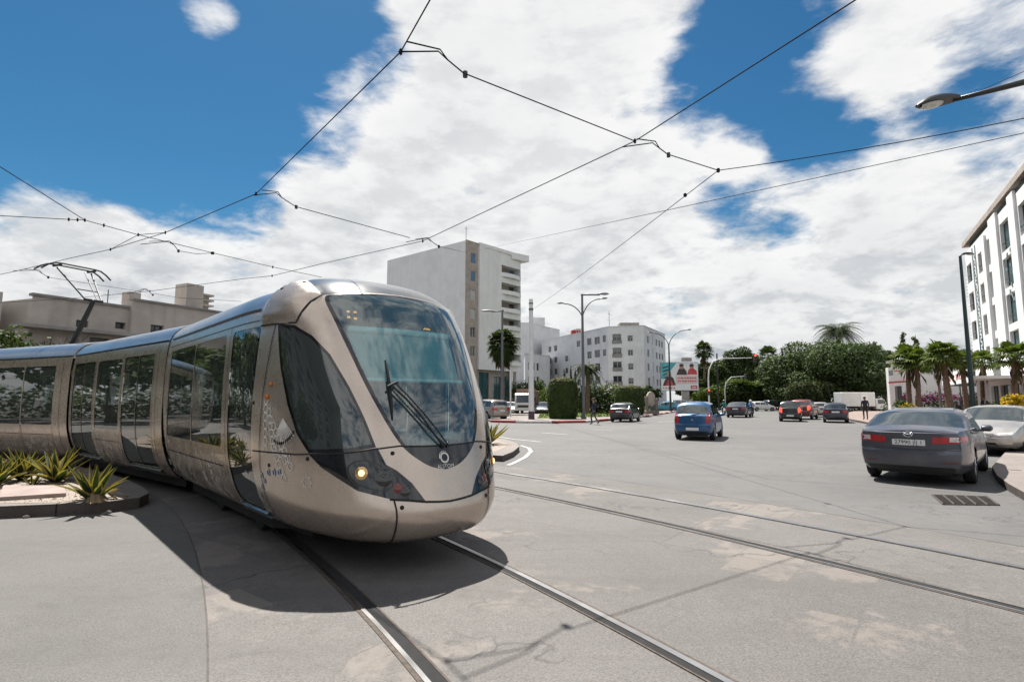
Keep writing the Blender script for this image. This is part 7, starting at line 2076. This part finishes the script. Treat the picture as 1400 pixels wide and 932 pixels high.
# catenary mast
Y = 44; b0 = gr(726.5, Y); t = thing('overhead_line_mast', 'tall plain white mast with dark foot carrying the tram wires', 'mast', (b0[0], b0[1], .14)); o = Vector((b0[0], b0[1], .14))
zm = (atY(725, 409, Y) - o).z; mb = MB(); mb.tube([(0, 0, .62), (0, 0, zm * .40), (0, 0, zm)], [.225, .20, .16], 16); mb.build('shaft', M['pole_white'], t, 40)
mb = MB(); mb.tube([(0, 0, 0), (0, 0, .62)], [.25, .235], 16); mb.build('painted_foot', pm('purple_grey_foot', (.05, .035, .06), .6, 0, .2, 5), t, 40)
MASTTOP = o + Vector((0, 0, zm - .9))
mb = MB(); mb.tube([(0, 0, zm - .9), (0, 0, zm - .75)], [.19, .19], 14); mb.tube([(0, 0, zm - .4), (0, 0, zm - .3)], [.185, .185], 14); mb.build('clamp', M['asphalt_pole'], t, 40)
# slim white post
b0 = gr(698, 50); t = thing('sign_post', 'slim white post standing between the off-roader and the white mast', 'post', b0); mb = MB(); pole(mb, 4.3, .075, .07); mb.build('post', M['pole_white'], t, 40)
mb = MB(); mb.box((0, 0, .03), (.5, .5, .06)); mb.build('foot', M['kerb'], t)
# traffic light on its gallows
Y = 82; b0 = gr(970, Y); t = thing('traffic_light', 'traffic light glowing red on a long curved overhead arm', 'traffic light', b0); o = Vector(b0)
za = (atY(1030, 489, Y) - o).z; xa = (atY(1028, 489, Y) - o).x
mb = MB(); mb.tube([(0, 0, 0), (0, 0, za * .62), (.15, 0, za * .78), (.75, 0, za * .93), (1.9, 0, za * .985), (xa, 0, za)], [.11, .10, .09, .08, .065, .05], 10); mb.build('curved_mast', M['pole_white'], t, 40)
mb = MB(); mb.box((xa + .42, -.06, za - .05), (.42, .30, 1.2), bev=.05); hd = mb.build('signal_head', M['plastic_dark'], t, 40)
M['red_lit'] = pm('red_signal_lit', (.6, .03, .02), .3, 0, .1, 8, emit=(1, .06, .03), es=2.2)
for k, mt in enumerate((M['red_lit'], M['black_gloss'], M['black_gloss'])):
    m2 = MB(); c = Vector((xa + .42, -.22, za + .33 - .36 * k)); m2.tube([c, c + Vector((0, -.03, 0))], [.13, .11], 16); m2.build('signal_lens', mt, hd, 40)
    m2 = MB(); rows = [[c + Vector((.15 * math.cos(q), y_, .15 * math.sin(q))) for q in np.linspace(-.2, PI + .2, 11)] for y_ in (0, -.18)]; m2.grid(rows); m2.build('visor', M['plastic_dark'], hd)
mb = MB(); mb.box((-.05, -.16, za * .36), (.34, .26, .9), bev=.04); rp = mb.build('repeater_head', M['plastic_dark'], t, 40)
m2 = MB(); c = Vector((-.05, -.295, za * .36 + .25)); m2.tube([c, c + Vector((0, -.02, 0))], .10, 12); m2.build('signal_lens', M['red_lit'], rp)
# arched signal post, dark posts
Y = 88; b0 = gr(992, Y); o = Vector(b0); t = thing('signal_post', 'pale arched post bending right in front of the long hedge', 'post', b0); zt_ = (atY(1018, 514, Y) - o).z; xx = (atY(1018, 514, Y) - o).x
mb = MB(); mb.tube([(0, 0, 0), (0, 0, zt_ * .6), (.25, 0, zt_ * .82), (1.1, 0, zt_ * .97), (xx, 0, zt_)], [.08, .07, .06, .05, .045], 8); mb.build('curved_post', M['pole_white'], t, True)
mb = MB(); mb.box((xx + .12, 0, zt_ - .1), (.3, .25, .9), bev=.04); mb.build('signal_head', M['plastic_dark'], t, 40)
b0 = gr(983, 90); t = thing('utility_pole', 'plain dark pole between the slim palm and the traffic light head', 'post', b0); mb = MB(); pole(mb, (atY(982, 483, 90) - Vector(b0)).z, .13, .11); mb.build('post', M['pole_dark'], t, 40)
b0 = gr(1200, 90); t = thing('utility_pole', 'pale thin pole rising behind the box truck cab', 'post', b0); mb = MB(); pole(mb, (atY(1200, 503, 90) - Vector(b0)).z, .09, .07); mb.build('post', M['pole_white'], t, 40)
# small three-pronged plaza lights
for px, Y, h_, lab in ((1287.5, 55, 5.0, 'small forked lamp left of the thickest stubby palm'), (1315, 56, 4.8, 'small forked lamp between thickest palm and tall dark lamp post')):
    b0 = gr(px, Y); t = thing('forked_lamp', lab, 'street lamp', (b0[0], b0[1], .14), 0, 'forked lamps on the plaza'); mb = MB(); pole(mb, h_ * .72, .06, .05); mb.build('post', M['asphalt_pole'], t, 40)
    for s_ in (-1, 1):
        mb = MB(); mb.tube([(0, 0, h_ * .7), (s_ * .25, 0, h_ * .85), (s_ * .5, 0, h_)], .035, 6); mb.tube([(s_ * .5 - .2, 0, h_ + .02), (s_ * .5 + .2, 0, h_ + .02)], .05, 6); mb.build('fork_arm', M['asphalt_pole'], t, True)
# billboard
Y = 90; c = atY(929, 514.5, Y); t = thing('billboard', 'big white advertising hoarding with people pictured on teal, on one thick leg', 'billboard', (c.x, c.y, 0), -.12)
zc = c.z; mb = MB(); mb.box((0, .12, zc), (6.0, .22, 4.6)); mb.build('board', M['asphalt_pole'], t)
mb = MB(); mb.quad((-2.92, -.005, zc - 2.22), (2.92, -.005, zc - 2.22), (2.92, -.005, zc + 2.22), (-2.92, -.005, zc + 2.22)); ps = mb.build('poster', pm('poster_paper', (.62, .63, .65), .6, 0, .05, .6), t)
M['post_teal'] = pm('poster_teal', (.06, .34, .40), .6, 0, .35, 1.2); M['post_red'] = pm('poster_red', (.42, .05, .05), .6, 0, .35, 1.5); M['post_dark'] = pm('poster_dark', (.05, .03, .035), .6, 0, .5, 1.8); M['post_skin'] = pm('poster_skin', (.36, .19, .13), .6, 0, .25, 3); M['post_pale'] = pm('poster_pale_pink', (.56, .44, .44), .6, 0, .15, 2)
def flat(poly, d, mat, nm):
    mb = MB(); mb.add([(x, -d, zc + z) for x, z in poly], [tuple(range(len(poly)))]); mb.build(nm, mat, ps)
def blob(cx, cz, rx, rz_, n=14, seed=0):
    g = random.Random(seed); return [(cx + rx * math.cos(2 * PI * k / n) * g.uniform(.85, 1.1), cz + rz_ * math.sin(2 * PI * k / n) * g.uniform(.85, 1.1)) for k in range(n)]
flat([(-2.9, 2.2), (-.4, 2.2), (-.9, 1.6), (-1.4, .9), (-1.2, -.2), (-2.9, -.4)], .010, M['post_teal'], 'poster_sky')
for k in range(4): flat([(-2.7 + .1 * k, 1.5 - .55 * k), (-1.6, 1.8 - .55 * k), (-1.55, 1.6 - .55 * k), (-2.6, 1.25 - .55 * k)], .016, M['post_dark'], 'poster_stroke')
flat([(-2.7, -1.5), (-2.3, -.5), (-1.7, .2), (-1.0, -.2), (-.6, -1.4)], .018, M['post_dark'], 'poster_figure'); flat(blob(-1.65, .35, .36, .42, seed=1), .022, M['post_skin'], 'poster_face'); flat([(-2.3, -1.5), (-1.8, -.6), (-1.4, -.55), (-.9, -1.45)], .022, M['post_red'], 'poster_garment')
flat([(-.5, .25), (-.1, 1.2), (.6, 1.5), (1.1, .9), (1.2, .25)], .012, M['post_dark'], 'poster_figure'); flat(blob(.35, 1.55, .34, .42, seed=2), .018, M['post_skin'], 'poster_face'); flat([(1.2, .3), (1.5, 1.2), (2.1, 1.4), (2.7, .9), (2.8, .3)], .012, M['post_red'], 'poster_figure'); flat(blob(1.95, 1.6, .34, .40, seed=3), .018, M['post_skin'], 'poster_face'); flat(blob(1.95, 1.8, .38, .26, seed=4), .022, M['post_dark'], 'poster_hair'); flat(blob(.35, 1.8, .38, .26, seed=5), .022, M['post_dark'], 'poster_hair')
flat([(-.6, -1.2), (2.8, -1.2), (2.8, .1), (-.6, .1)], .012, M['post_pale'], 'poster_panel')
g = random.Random(4)
for z in (-.25, -.75):
    x = -.3
    while x < 2.5:
        w_ = g.uniform(.12, .34); flat([(x, z - .10), (x + w_, z - .10), (x + w_, z + g.uniform(.04, .14)), (x, z + .10)], .018, M['post_red'], 'poster_lettering'); x += w_ + g.uniform(.05, .14)
flat([(1.7, -2.0), (2.75, -2.0), (2.75, -1.45), (1.7, -1.45)], .016, M['post_red'], 'poster_logo'); flat([(1.9, -1.85), (2.55, -1.85), (2.55, -1.62), (1.9, -1.62)], .020, M['post_pale'], 'poster_logo_band')
for k in range(5): flat([(-2.7 + .42 * k, -1.95), (-2.45 + .42 * k, -1.95), (-2.45 + .42 * k, -1.75), (-2.7 + .42 * k, -1.75)], .016, M['post_red'], 'poster_badge')
mb = MB(); mb.box((.9, .35, (zc - 2.3) / 2), (1.15, .5, zc - 2.3)); mb.build('leg', M['concrete'], t)
mb = MB(); mb.box((1.2, .2, zc + 2.75), (1.6, .6, .55)); mb.build('light_box', M['concrete'], t)
# stone monument on the median
b0 = gr(890, 60); t = thing('monument', 'pale stone monument with an arched brown tablet beside the smaller drum hedge', 'monument', (b0[0], b0[1], .14), .15)
mb = MB(); mb.box((0, 0, .2), (1.5, .9, .4), bev=.04); mb.box((-.52, .05, 1.15), (.30, .6, 1.5), bev=.03); mb.box((.55, .05, 1.05), (.34, .6, 1.3), bev=.03); mb.build('base', M['pave'], t, 40)
mb = MB(); mb.prism([(-.42, 1.0), (.42, 1.0), (.42, 2.0), (.25, 2.3), (0, 2.42), (-.25, 2.3), (-.42, 2.0)], -.18, .18, M=Matrix(((1, 0, 0, 0), (0, 0, 1, 0), (0, 1, 0, 0), (0, 0, 0, 1)))); mb.build('tablet', M['stone_beige'], t)
mb = MB(); mb.box((.05, -.35, .62), (.5, .1, .45)); mb.build('plaque', M['frame_dark'], t)
# drain grating
P4 = [at(1274.5, 676.6), at(1349, 679), at(1366, 691), at(1290, 690)]
t = thing('drain_grating', 'long iron drain grating in the road in front of the slate saloon', 'drain', P4[0])
mb = MB(); q = [p - P4[0] for p in P4]
mb.add([(p.x, p.y, .005) for p in q], [(3, 2, 1, 0)] if (q[1] - q[0]).cross(q[3] - q[0]).z < 0 else [(0, 1, 2, 3)]); mb.build('pit', M['groove'], t)
mb = MB(); M['iron'] = pm('rusty_iron', (.05, .042, .038), .8, .2, .3, 8)
for k in range(6):
    a, b_ = q[0].lerp(q[1], k / 5), q[3].lerp(q[2], k / 5); mb.tube([a + Vector((0, 0, .012)), b_ + Vector((0, 0, .012))], .016, 4)
for k in range(15):
    a, b_ = q[0].lerp(q[3], k / 14), q[1].lerp(q[2], k / 14); mb.tube([a + Vector((0, 0, .009)), b_ + Vector((0, 0, .009))], .007, 4)
mb.build('bars', M['iron'], t)

# ------------------------------------------------------------------ overhead wires
ZW = 6.1
def wire(name, label, pts, r=.008, sag=.0, group='overhead tram wires'):
    P = []
    for p in pts: P.append(p if isinstance(p, Vector) else at(p[0], p[1], p[2] if len(p) > 2 else ZW))
    t = thing(name, label, 'overhead wire', P[0], 0, group); o = P[0]; mb = MB()
    for a, b_ in zip(P[:-1], P[1:]):
        n = 9 if sag else 2; mb.tube([a.lerp(b_, k / (n - 1)) - o - Vector((0, 0, sag * 4 * (k / (n - 1)) * (1 - k / (n - 1)))) for k in range(n)], r, 6)
    mb.build('strand', M['wire'], t); return t, o
def clamps(t, o, pts, r=.022):
    mb = MB()
    for p in pts: c = (p if isinstance(p, Vector) else at(p[0], p[1], ZW)) - o; mb.lathe([(.004, -.05), (r, -.03), (r, .03), (.004, .05)], tuple(c), 6)
    mb.build('clamps', M['wire'], t)
def steady(t, o, a1, a2, knee, tip):
    """pair of bent steady arms that hold the contact wire sideways"""
    for a in (a1, a2):
        A, K_, T_ = at(*a, ZW), at(*knee, ZW + .12), at(*tip, ZW + .04); mb = MB(); mb.tube([A - o, A.lerp(K_, .8) - o + Vector((0, 0, .10)), K_ - o, T_ - o], .010, 6); mb.build('steady_arm', M['wire'], t, True)
    mb = MB(); c = at(*tip, ZW + .04) - o; mb.lathe([(.01, -.05), (.034, -.04), (.034, .04), (.01, .05)], tuple(c), 8); mb.build('insulator', M['plastic_dark'], t)
t, o = wire('contact_wire', 'contact wire bent along the left, over the tram to the top edge', [(640, -95), (588, 0), (548, 71), (350, 265), (226, 318), (151, 341), (100, 352), (20, 371), (-60, 388)], .009); clamps(t, o, [(548, 71), (350, 265), (226, 318), (151, 341)])
t, o = wire('contact_wire', 'contact wire of the empty track crossing upward to the top right', [(1330, -105), (1170, 0), (868, 193), (578, 329.5), (440, 360.5), (372, 377), (333, 381), (205, 398), (94, 408), (0, 414), (-60, 417)], .009); clamps(t, o, [(868, 193), (578, 329.5), (372, 377), (205, 398)])
t, o = wire('span_wire', 'span wire stepping from the high left corner to the wire joint at upper right', [(636, 101), (868, 193)], .009); steady(t, o, (556, 57), (545, 71), (612, 82), (636, 102))
t, o = wire('span_wire', 'short span wire between the right steady arms and the wire joint', [(916, 212), (982, 233)], .009); steady(t, o, (871, 190), (852, 201), (902, 203), (914, 212)); clamps(t, o, [(982, 233)], .034)
t, o = wire('span_wire', 'upper of two span wires running to the right edge from the wire joint', [(982, 233), (1400, 162), (1520, 140)], .008, .05)
t, o = wire('span_wire', 'span wire slanting from the wire joint down to the tall white mast', [at(982, 233, ZW), MASTTOP], .008, .1); clamps(t, o, [at(982, 233, ZW).lerp(MASTTOP, .05)], .04)
t, o = wire('span_wire', 'long lower span wire from the tall white block to the right edge', [atY(655, 342, 89), at(900, 290, 6.9), at(1400, 182, 7.2), at(1520, 154, 7.3)], .008)
t, o = wire('span_wire', 'span wire from the contact wire above the tram to the tall white block', [(406, 283), (560, 325)], .009); steady(t, o, (358, 260), (346, 267), (385, 270), (405, 283))
t, o = wire('span_wire', 'span wire tail that ends at the beige strip of the tall block', [at(600, 336.5, ZW), atY(640, 346, 88.5)], .009); steady(t, o, (568, 327), (555, 331), (590, 330), (600, 337))
t, o = wire('span_wire', 'span wire from the left edge dipping to the tram roof', [(-40, 198), (0, 228), (116, 301), (189, 321), (292, 346), (373, 365), (440, 379)], .009); clamps(t, o, [(116, 301), (142, 308), (189, 321), (292, 346), (373, 365)])
t, o = wire('span_wire', 'nearly level span wire entering at the left edge above the pantograph', [(-60, 293), (0, 295), (94, 300), (116, 301)], .009); clamps(t, o, [(94, 300), (106, 300.5)])
t, o = wire('span_wire', 'short bridle wire linking the left contact wire and the dipping span wire', [(151, 341), (189, 321), (226, 318)], .008)
t, o = wire('span_wire', 'short span wire with black insulator left of the cab roof', [(244, 343), (268, 347), (290, 346)], .008); steady(t, o, (204, 330), (192, 334), (238, 335), (244, 343)); clamps(t, o, [(290, 346)], .04)
t, o = wire('span_wire', 'thin span wire behind the pantograph at the left', [(66, 379), (195, 399)], .008); steady(t, o, (33, 368), (18, 370), (58, 374), (66, 379))
t, o = wire('span_wire', 'faint far span wire passing behind the sandstone house chimney', [(210, 401), (245, 407), (330, 412)], .008); steady(t, o, (190, 399), (174, 402), (202, 397), (209, 403))
t, o = wire('span_wire', 'thin cable slanting in at the right edge above the near lamp arm', [(1340, 124, 10.4), (1400, 98, 10.4), (1470, 66, 10.4)], .008)

# ------------------------------------------------------------------ people
M['skin'] = pm('skin', (.28, .165, .115), .6, 0, .1, 12)
M['hair'] = pm('dark_hair', (.018, .014, .012), .8, 0, .3, 20)
def cloth(n, c): return pm(n, c, .9, 0, .18, 9, bump=.2, bscale=30)
M['cl_dark'] = cloth('dark_suit_cloth', (.018, .019, .024)); M['cl_navy'] = cloth('navy_cloth', (.018, .024, .045)); M['cl_grey'] = cloth('grey_cloth', (.05, .05, .055)); M['cl_blue'] = cloth('bright_blue_jacket', (.035, .13, .34)); M['cl_teal'] = cloth('teal_jacket', (.01, .14, .13)); M['cl_shirt'] = cloth('white_shirt', (.55, .55, .56)); M['shoe'] = cloth('black_shoe', (.012, .011, .011)); M['cl_tie'] = cloth('plum_tie', (.12, .02, .05))
def person(label, loc, rz, top, bottom, pose='stand', hgt=1.74, seed=0, group=None, tie=False, helmet=None, bag=False):
    """one skinned body grown from a posed skeleton; faces local +x"""
    s = hgt / 1.74; g = random.Random(seed); t = thing('person', label, 'person', loc, rz, group)
    V = {'pelvis': (0, 0, .94), 'waist': (.0, 0, 1.08), 'chest': (.015, 0, 1.30), 'neck': (0, 0, 1.47), 'nape': (.01, 0, 1.53), 'head': (.03, 0, 1.62), 'crown': (.015, 0, 1.70)}
    if pose == 'walk': L = dict(hip=(.02, .10, .90), knee=(.18, .10, .50), ankle=(.12, .10, .10), toe=(.28, .10, .04)); Rr = dict(hip=(-.02, -.10, .90), knee=(-.05, -.10, .50), ankle=(-.30, -.09, .14), toe=(-.18, -.09, .05)); aL = [(-.01, .19, 1.42), (-.14, .25, 1.15), (-.06, .26, .92), (.0, .25, .83)]; aR = [(-.01, -.19, 1.42), (.10, -.25, 1.16), (.26, -.22, .98), (.33, -.21, .93)]
    elif pose == 'ride':
        V = {'pelvis': (0, 0, .82), 'waist': (.02, 0, .96), 'chest': (.08, 0, 1.18), 'neck': (.12, 0, 1.35), 'nape': (.14, 0, 1.41), 'head': (.17, 0, 1.50), 'crown': (.155, 0, 1.58)}
        L = dict(hip=(.04, .11, .80), knee=(.42, .18, .72), ankle=(.36, .18, .34), toe=(.52, .18, .30)); Rr = dict(hip=(.04, -.11, .80), knee=(.42, -.18, .72), ankle=(.36, -.18, .34), toe=(.52, -.18, .30)); aL = [(.10, .19, 1.30), (.26, .29, 1.10), (.48, .30, 1.08), (.57, .30, 1.06)]; aR = [(.10, -.19, 1.30), (.26, -.29, 1.10), (.48, -.30, 1.08), (.57, -.30, 1.06)]
    else:
        k = .03 * g.uniform(-1, 1); L = dict(hip=(0, .10, .90), knee=(.03 + k, .11, .50), ankle=(-.01, .12, .09), toe=(.15, .14, .035)); Rr = dict(hip=(0, -.10, .90), knee=(.03 - k, -.11, .50), ankle=(.0, -.12, .09), toe=(.16, -.14, .035)); aL = [(-.01, .19, 1.42), (-.03, .25, 1.15), (.06, .26, .92), (.09, .25, .83)]; aR = [(-.01, -.19, 1.42), (-.02, -.25, 1.15), (.10, -.25, .93), (.14, -.23, .84)]
    rad = {'pelvis': (.135, .165), 'waist': (.115, .145), 'chest': (.125, .175), 'neck': (.065, .075), 'nape': (.055, .055), 'head': (.095, .080), 'crown': (.075, .068)}
    vs, rr, ed, seg = [], [], [], []
    def addv(p, r): vs.append(tuple(c * s for c in p)); rr.append((r[0] * s, r[1] * s) if hasattr(r, '__len__') else (r * s, r * s)); return len(vs) - 1
    ids = {k: addv(V[k], rad[k]) for k in V}; chain = ['pelvis', 'waist', 'chest', 'neck', 'nape', 'head', 'crown']
    for a, b_ in zip(chain[:-1], chain[1:]): ed.append((ids[a], ids[b_])); seg.append('top' if b_ in ('waist', 'chest', 'neck') else 'skin')
    for leg in (L, Rr):
        pr = ids['pelvis']
        for k, r in (('hip', .092), ('knee', .062), ('ankle', .046), ('toe', .038)):
            i = addv(leg[k], r); ed.append((pr, i)); seg.append('shoe' if k == 'toe' else 'bottom'); pr = i
    for arm in (aL, aR):
        pr = ids['chest']
        for j, (p, r) in enumerate(zip(arm, (.062, .048, .038, .034))): i = addv(p, r); ed.append((pr, i)); seg.append('skin' if j == 3 else 'top'); pr = i
    me = bpy.data.meshes.new('person'); me.from_pydata(vs, ed, []); tmp = bpy.data.objects.new('person_tmp', me); COL.objects.link(tmp)
    md = tmp.modifiers.new('skin', 'SKIN'); md.use_smooth_shade = True
    for i, r in enumerate(rr): me.skin_vertices[0].data[i].radius = r
    me.skin_vertices[0].data[0].use_root = True
    tmp.modifiers.new('sub', 'SUBSURF').levels = 1
    bpy.context.view_layer.update(); em = bpy.data.meshes.new_from_object(tmp.evaluated_get(bpy.context.evaluated_depsgraph_get())); bpy.data.objects.remove(tmp)
    em.materials.clear(); order = ['top', 'bottom', 'skin', 'shoe']
    for m_ in (M[top], M[bottom], M['skin'], M['shoe']): em.materials.append(m_)
    A = np.array([vs[a] for a, _ in ed]); B = np.array([vs[b_] for _, b_ in ed])
    for p in em.polygons:
        c = np.array(p.center); ab = B - A; u = np.clip(((c - A) * ab).sum(1) / np.maximum((ab * ab).sum(1), 1e-9), 0, 1); dd = np.linalg.norm(c - (A + u[:, None] * ab), axis=1); p.material_index = order.index(seg[int(dd.argmin())]); p.use_smooth = True
    b_ = bpy.data.objects.new('body', em); COL.objects.link(b_); b_.parent = t
    hd = Vector(V['head']) * s; mb = MB()
    if helmet: mb.lathe([(.02, .17), (.09, .15), (.135, .08), (.145, 0), (.135, -.06), (.12, -.07)], tuple(hd + Vector((-.01, 0, .0))), 14); mb.build('helmet', M[helmet], t, True)
    else:
        rows = []
        for k in range(7):
            el = R(-25 + 115 * k / 6); rows.append([hd + Vector((-.022 + .104 * math.cos(el) * math.cos(q), .094 * math.cos(el) * math.sin(q), .025 + .105 * math.sin(el))) * s for q in np.linspace(R(75), R(285), 15)])
        mb.grid(rows); cap = [hd + Vector((-.005 + .10 * math.cos(q), .092 * math.sin(q), .085 + .0)) for q in np.linspace(0, 2 * PI, 15)[:-1]]; tp = hd + Vector((-.01, 0, .135)); mb.add(cap + [tp], [(k, (k + 1) % 14, 14) for k in range(14)]); mb.build('hair', M['hair'], t, True)
    m2 = MB(); m2.box(tuple(hd + Vector((.098, 0, .0))), (.03, .025, .035), bev=.008)
    for sd_ in (1, -1): m2.box(tuple(hd + Vector((.0, sd_ * .086, .0))), (.04, .02, .055), bev=.008)
    m2.build('nose_and_ears', M['skin'], t)
    m2 = MB()
    for sd_ in (1, -1): m2.box(tuple(hd + Vector((.088, sd_ * .035, .028))), (.012, .026, .012), bev=.003)
    m2.box(tuple(hd + Vector((.088, 0, -.045))), (.010, .045, .010), bev=.003); m2.build('eyes_and_mouth', M['hair'], t)
    if tie: m2 = MB(); m2.box((.155 * s, 0, 1.26 * s), (.02, .10, .34), bev=.008); sh = m2.build('shirt_front', M['cl_shirt'], t); m2 = MB(); m2.box((.168 * s, 0, 1.24 * s), (.012, .045, .34), bev=.004); m2.build('tie', M['cl_tie'], sh)
    return t
def pz_(px, Y, z=0): q = gr(px, Y); return (q[0], q[1], z)
person('man in dark clothes walking along the median kerb beside the lamp post', pz_(812, 37.6), R(165), 'cl_navy', 'cl_grey', 'walk', 1.78, 1)
person('man in a black suit on the pink plaza, seen from behind', pz_(1183, 43, .14), R(80), 'cl_dark', 'cl_dark', 'stand', 1.76, 2)
person('man in dark suit and tie standing between two stubby palms', pz_(1311, 46, .14), R(-120), 'cl_grey', 'cl_dark', 'stand', 1.76, 3, None, True)
person('man in navy jacket standing right beside the tall dark lamp post', pz_(1325, 48, .14), R(-60), 'cl_navy', 'cl_dark', 'stand', 1.72, 4)
person('man in dark suit with white shirt front, right of the tall dark lamp post', pz_(1347, 47, .14), R(-115), 'cl_dark', 'cl_dark', 'stand', 1.75, 5, None, True)
person('person in grey by the green bush left of the yellow flowers', pz_(1372, 45, .14), R(-150), 'cl_grey', 'cl_navy', 'walk', 1.7, 6)
M['scoot_red'] = paint('scooter_paint_dark', (.03, .03, .035)); M['scoot_white'] = paint('scooter_paint_white', (.45, .45, .45), 0)
def scooter(label, loc, rz, pt):
    t = thing('motor_scooter', label, 'motor scooter', loc, rz, 'motor scooters in the traffic')
    for x_ in (-.58, .62): wheel_mesh(.24, .11, 'wheel', t, (x_, 0, .24), 1, (M['tyre'], M['alloy']))
    mb = MB(); mb.tube([(.62, .07, .24), (.48, .06, .62), (.42, .0, .95)], .025, 6); mb.tube([(.62, -.07, .24), (.48, -.06, .62)], .025, 6); mb.build('fork', M['trim'], t)
    mb = MB(); mb.tube([(.40, -.34, 1.02), (.44, 0, .98), (.40, .34, 1.02)], .018, 6); mb.build('handlebar', M['trim'], t)
    mb = MB(); mb.box((.46, 0, .66), (.10, .36, .56), bev=.05); mb.box((.12, 0, .30), (.62, .30, .10), bev=.04); mb.box((-.42, 0, .52), (.74, .30, .36), bev=.10); mb.build('bodywork', M[pt], t, 40)
    mb = MB(); mb.box((-.35, 0, .74), (.66, .27, .11), bev=.05); mb.build('seat', M['trim'], t, 40)
    mb = MB(); mb.box((-.80, 0, .60), (.05, .12, .08), bev=.02); mb.build('tail_light', M['tail'], t); mb = MB(); mb.box((.52, 0, .86), (.06, .16, .14), bev=.03); mb.build('headlight', M['tail_clear'], t)
    return t
a = R(58); q = pz_(1027, 56); scooter('dark motor scooter ridden beside the dark saloon', q, a, 'scoot_red'); person('motor scooter rider in bright blue jacket beside the dark saloon', (q[0] - .3 * math.cos(a), q[1] - .3 * math.sin(a), 0), a, 'cl_blue', 'cl_dark', 'ride', 1.74, 7, helmet='scoot_white')
a = R(75); q = pz_(990, 61); scooter('white motor scooter ahead of the bright blue hatchback', q, a, 'scoot_white'); person('motor scooter rider in teal jacket ahead of the bright blue hatchback', (q[0] - .3 * math.cos(a), q[1] - .3 * math.sin(a), 0), a, 'cl_teal', 'cl_dark', 'ride', 1.74, 8, helmet='scoot_red')
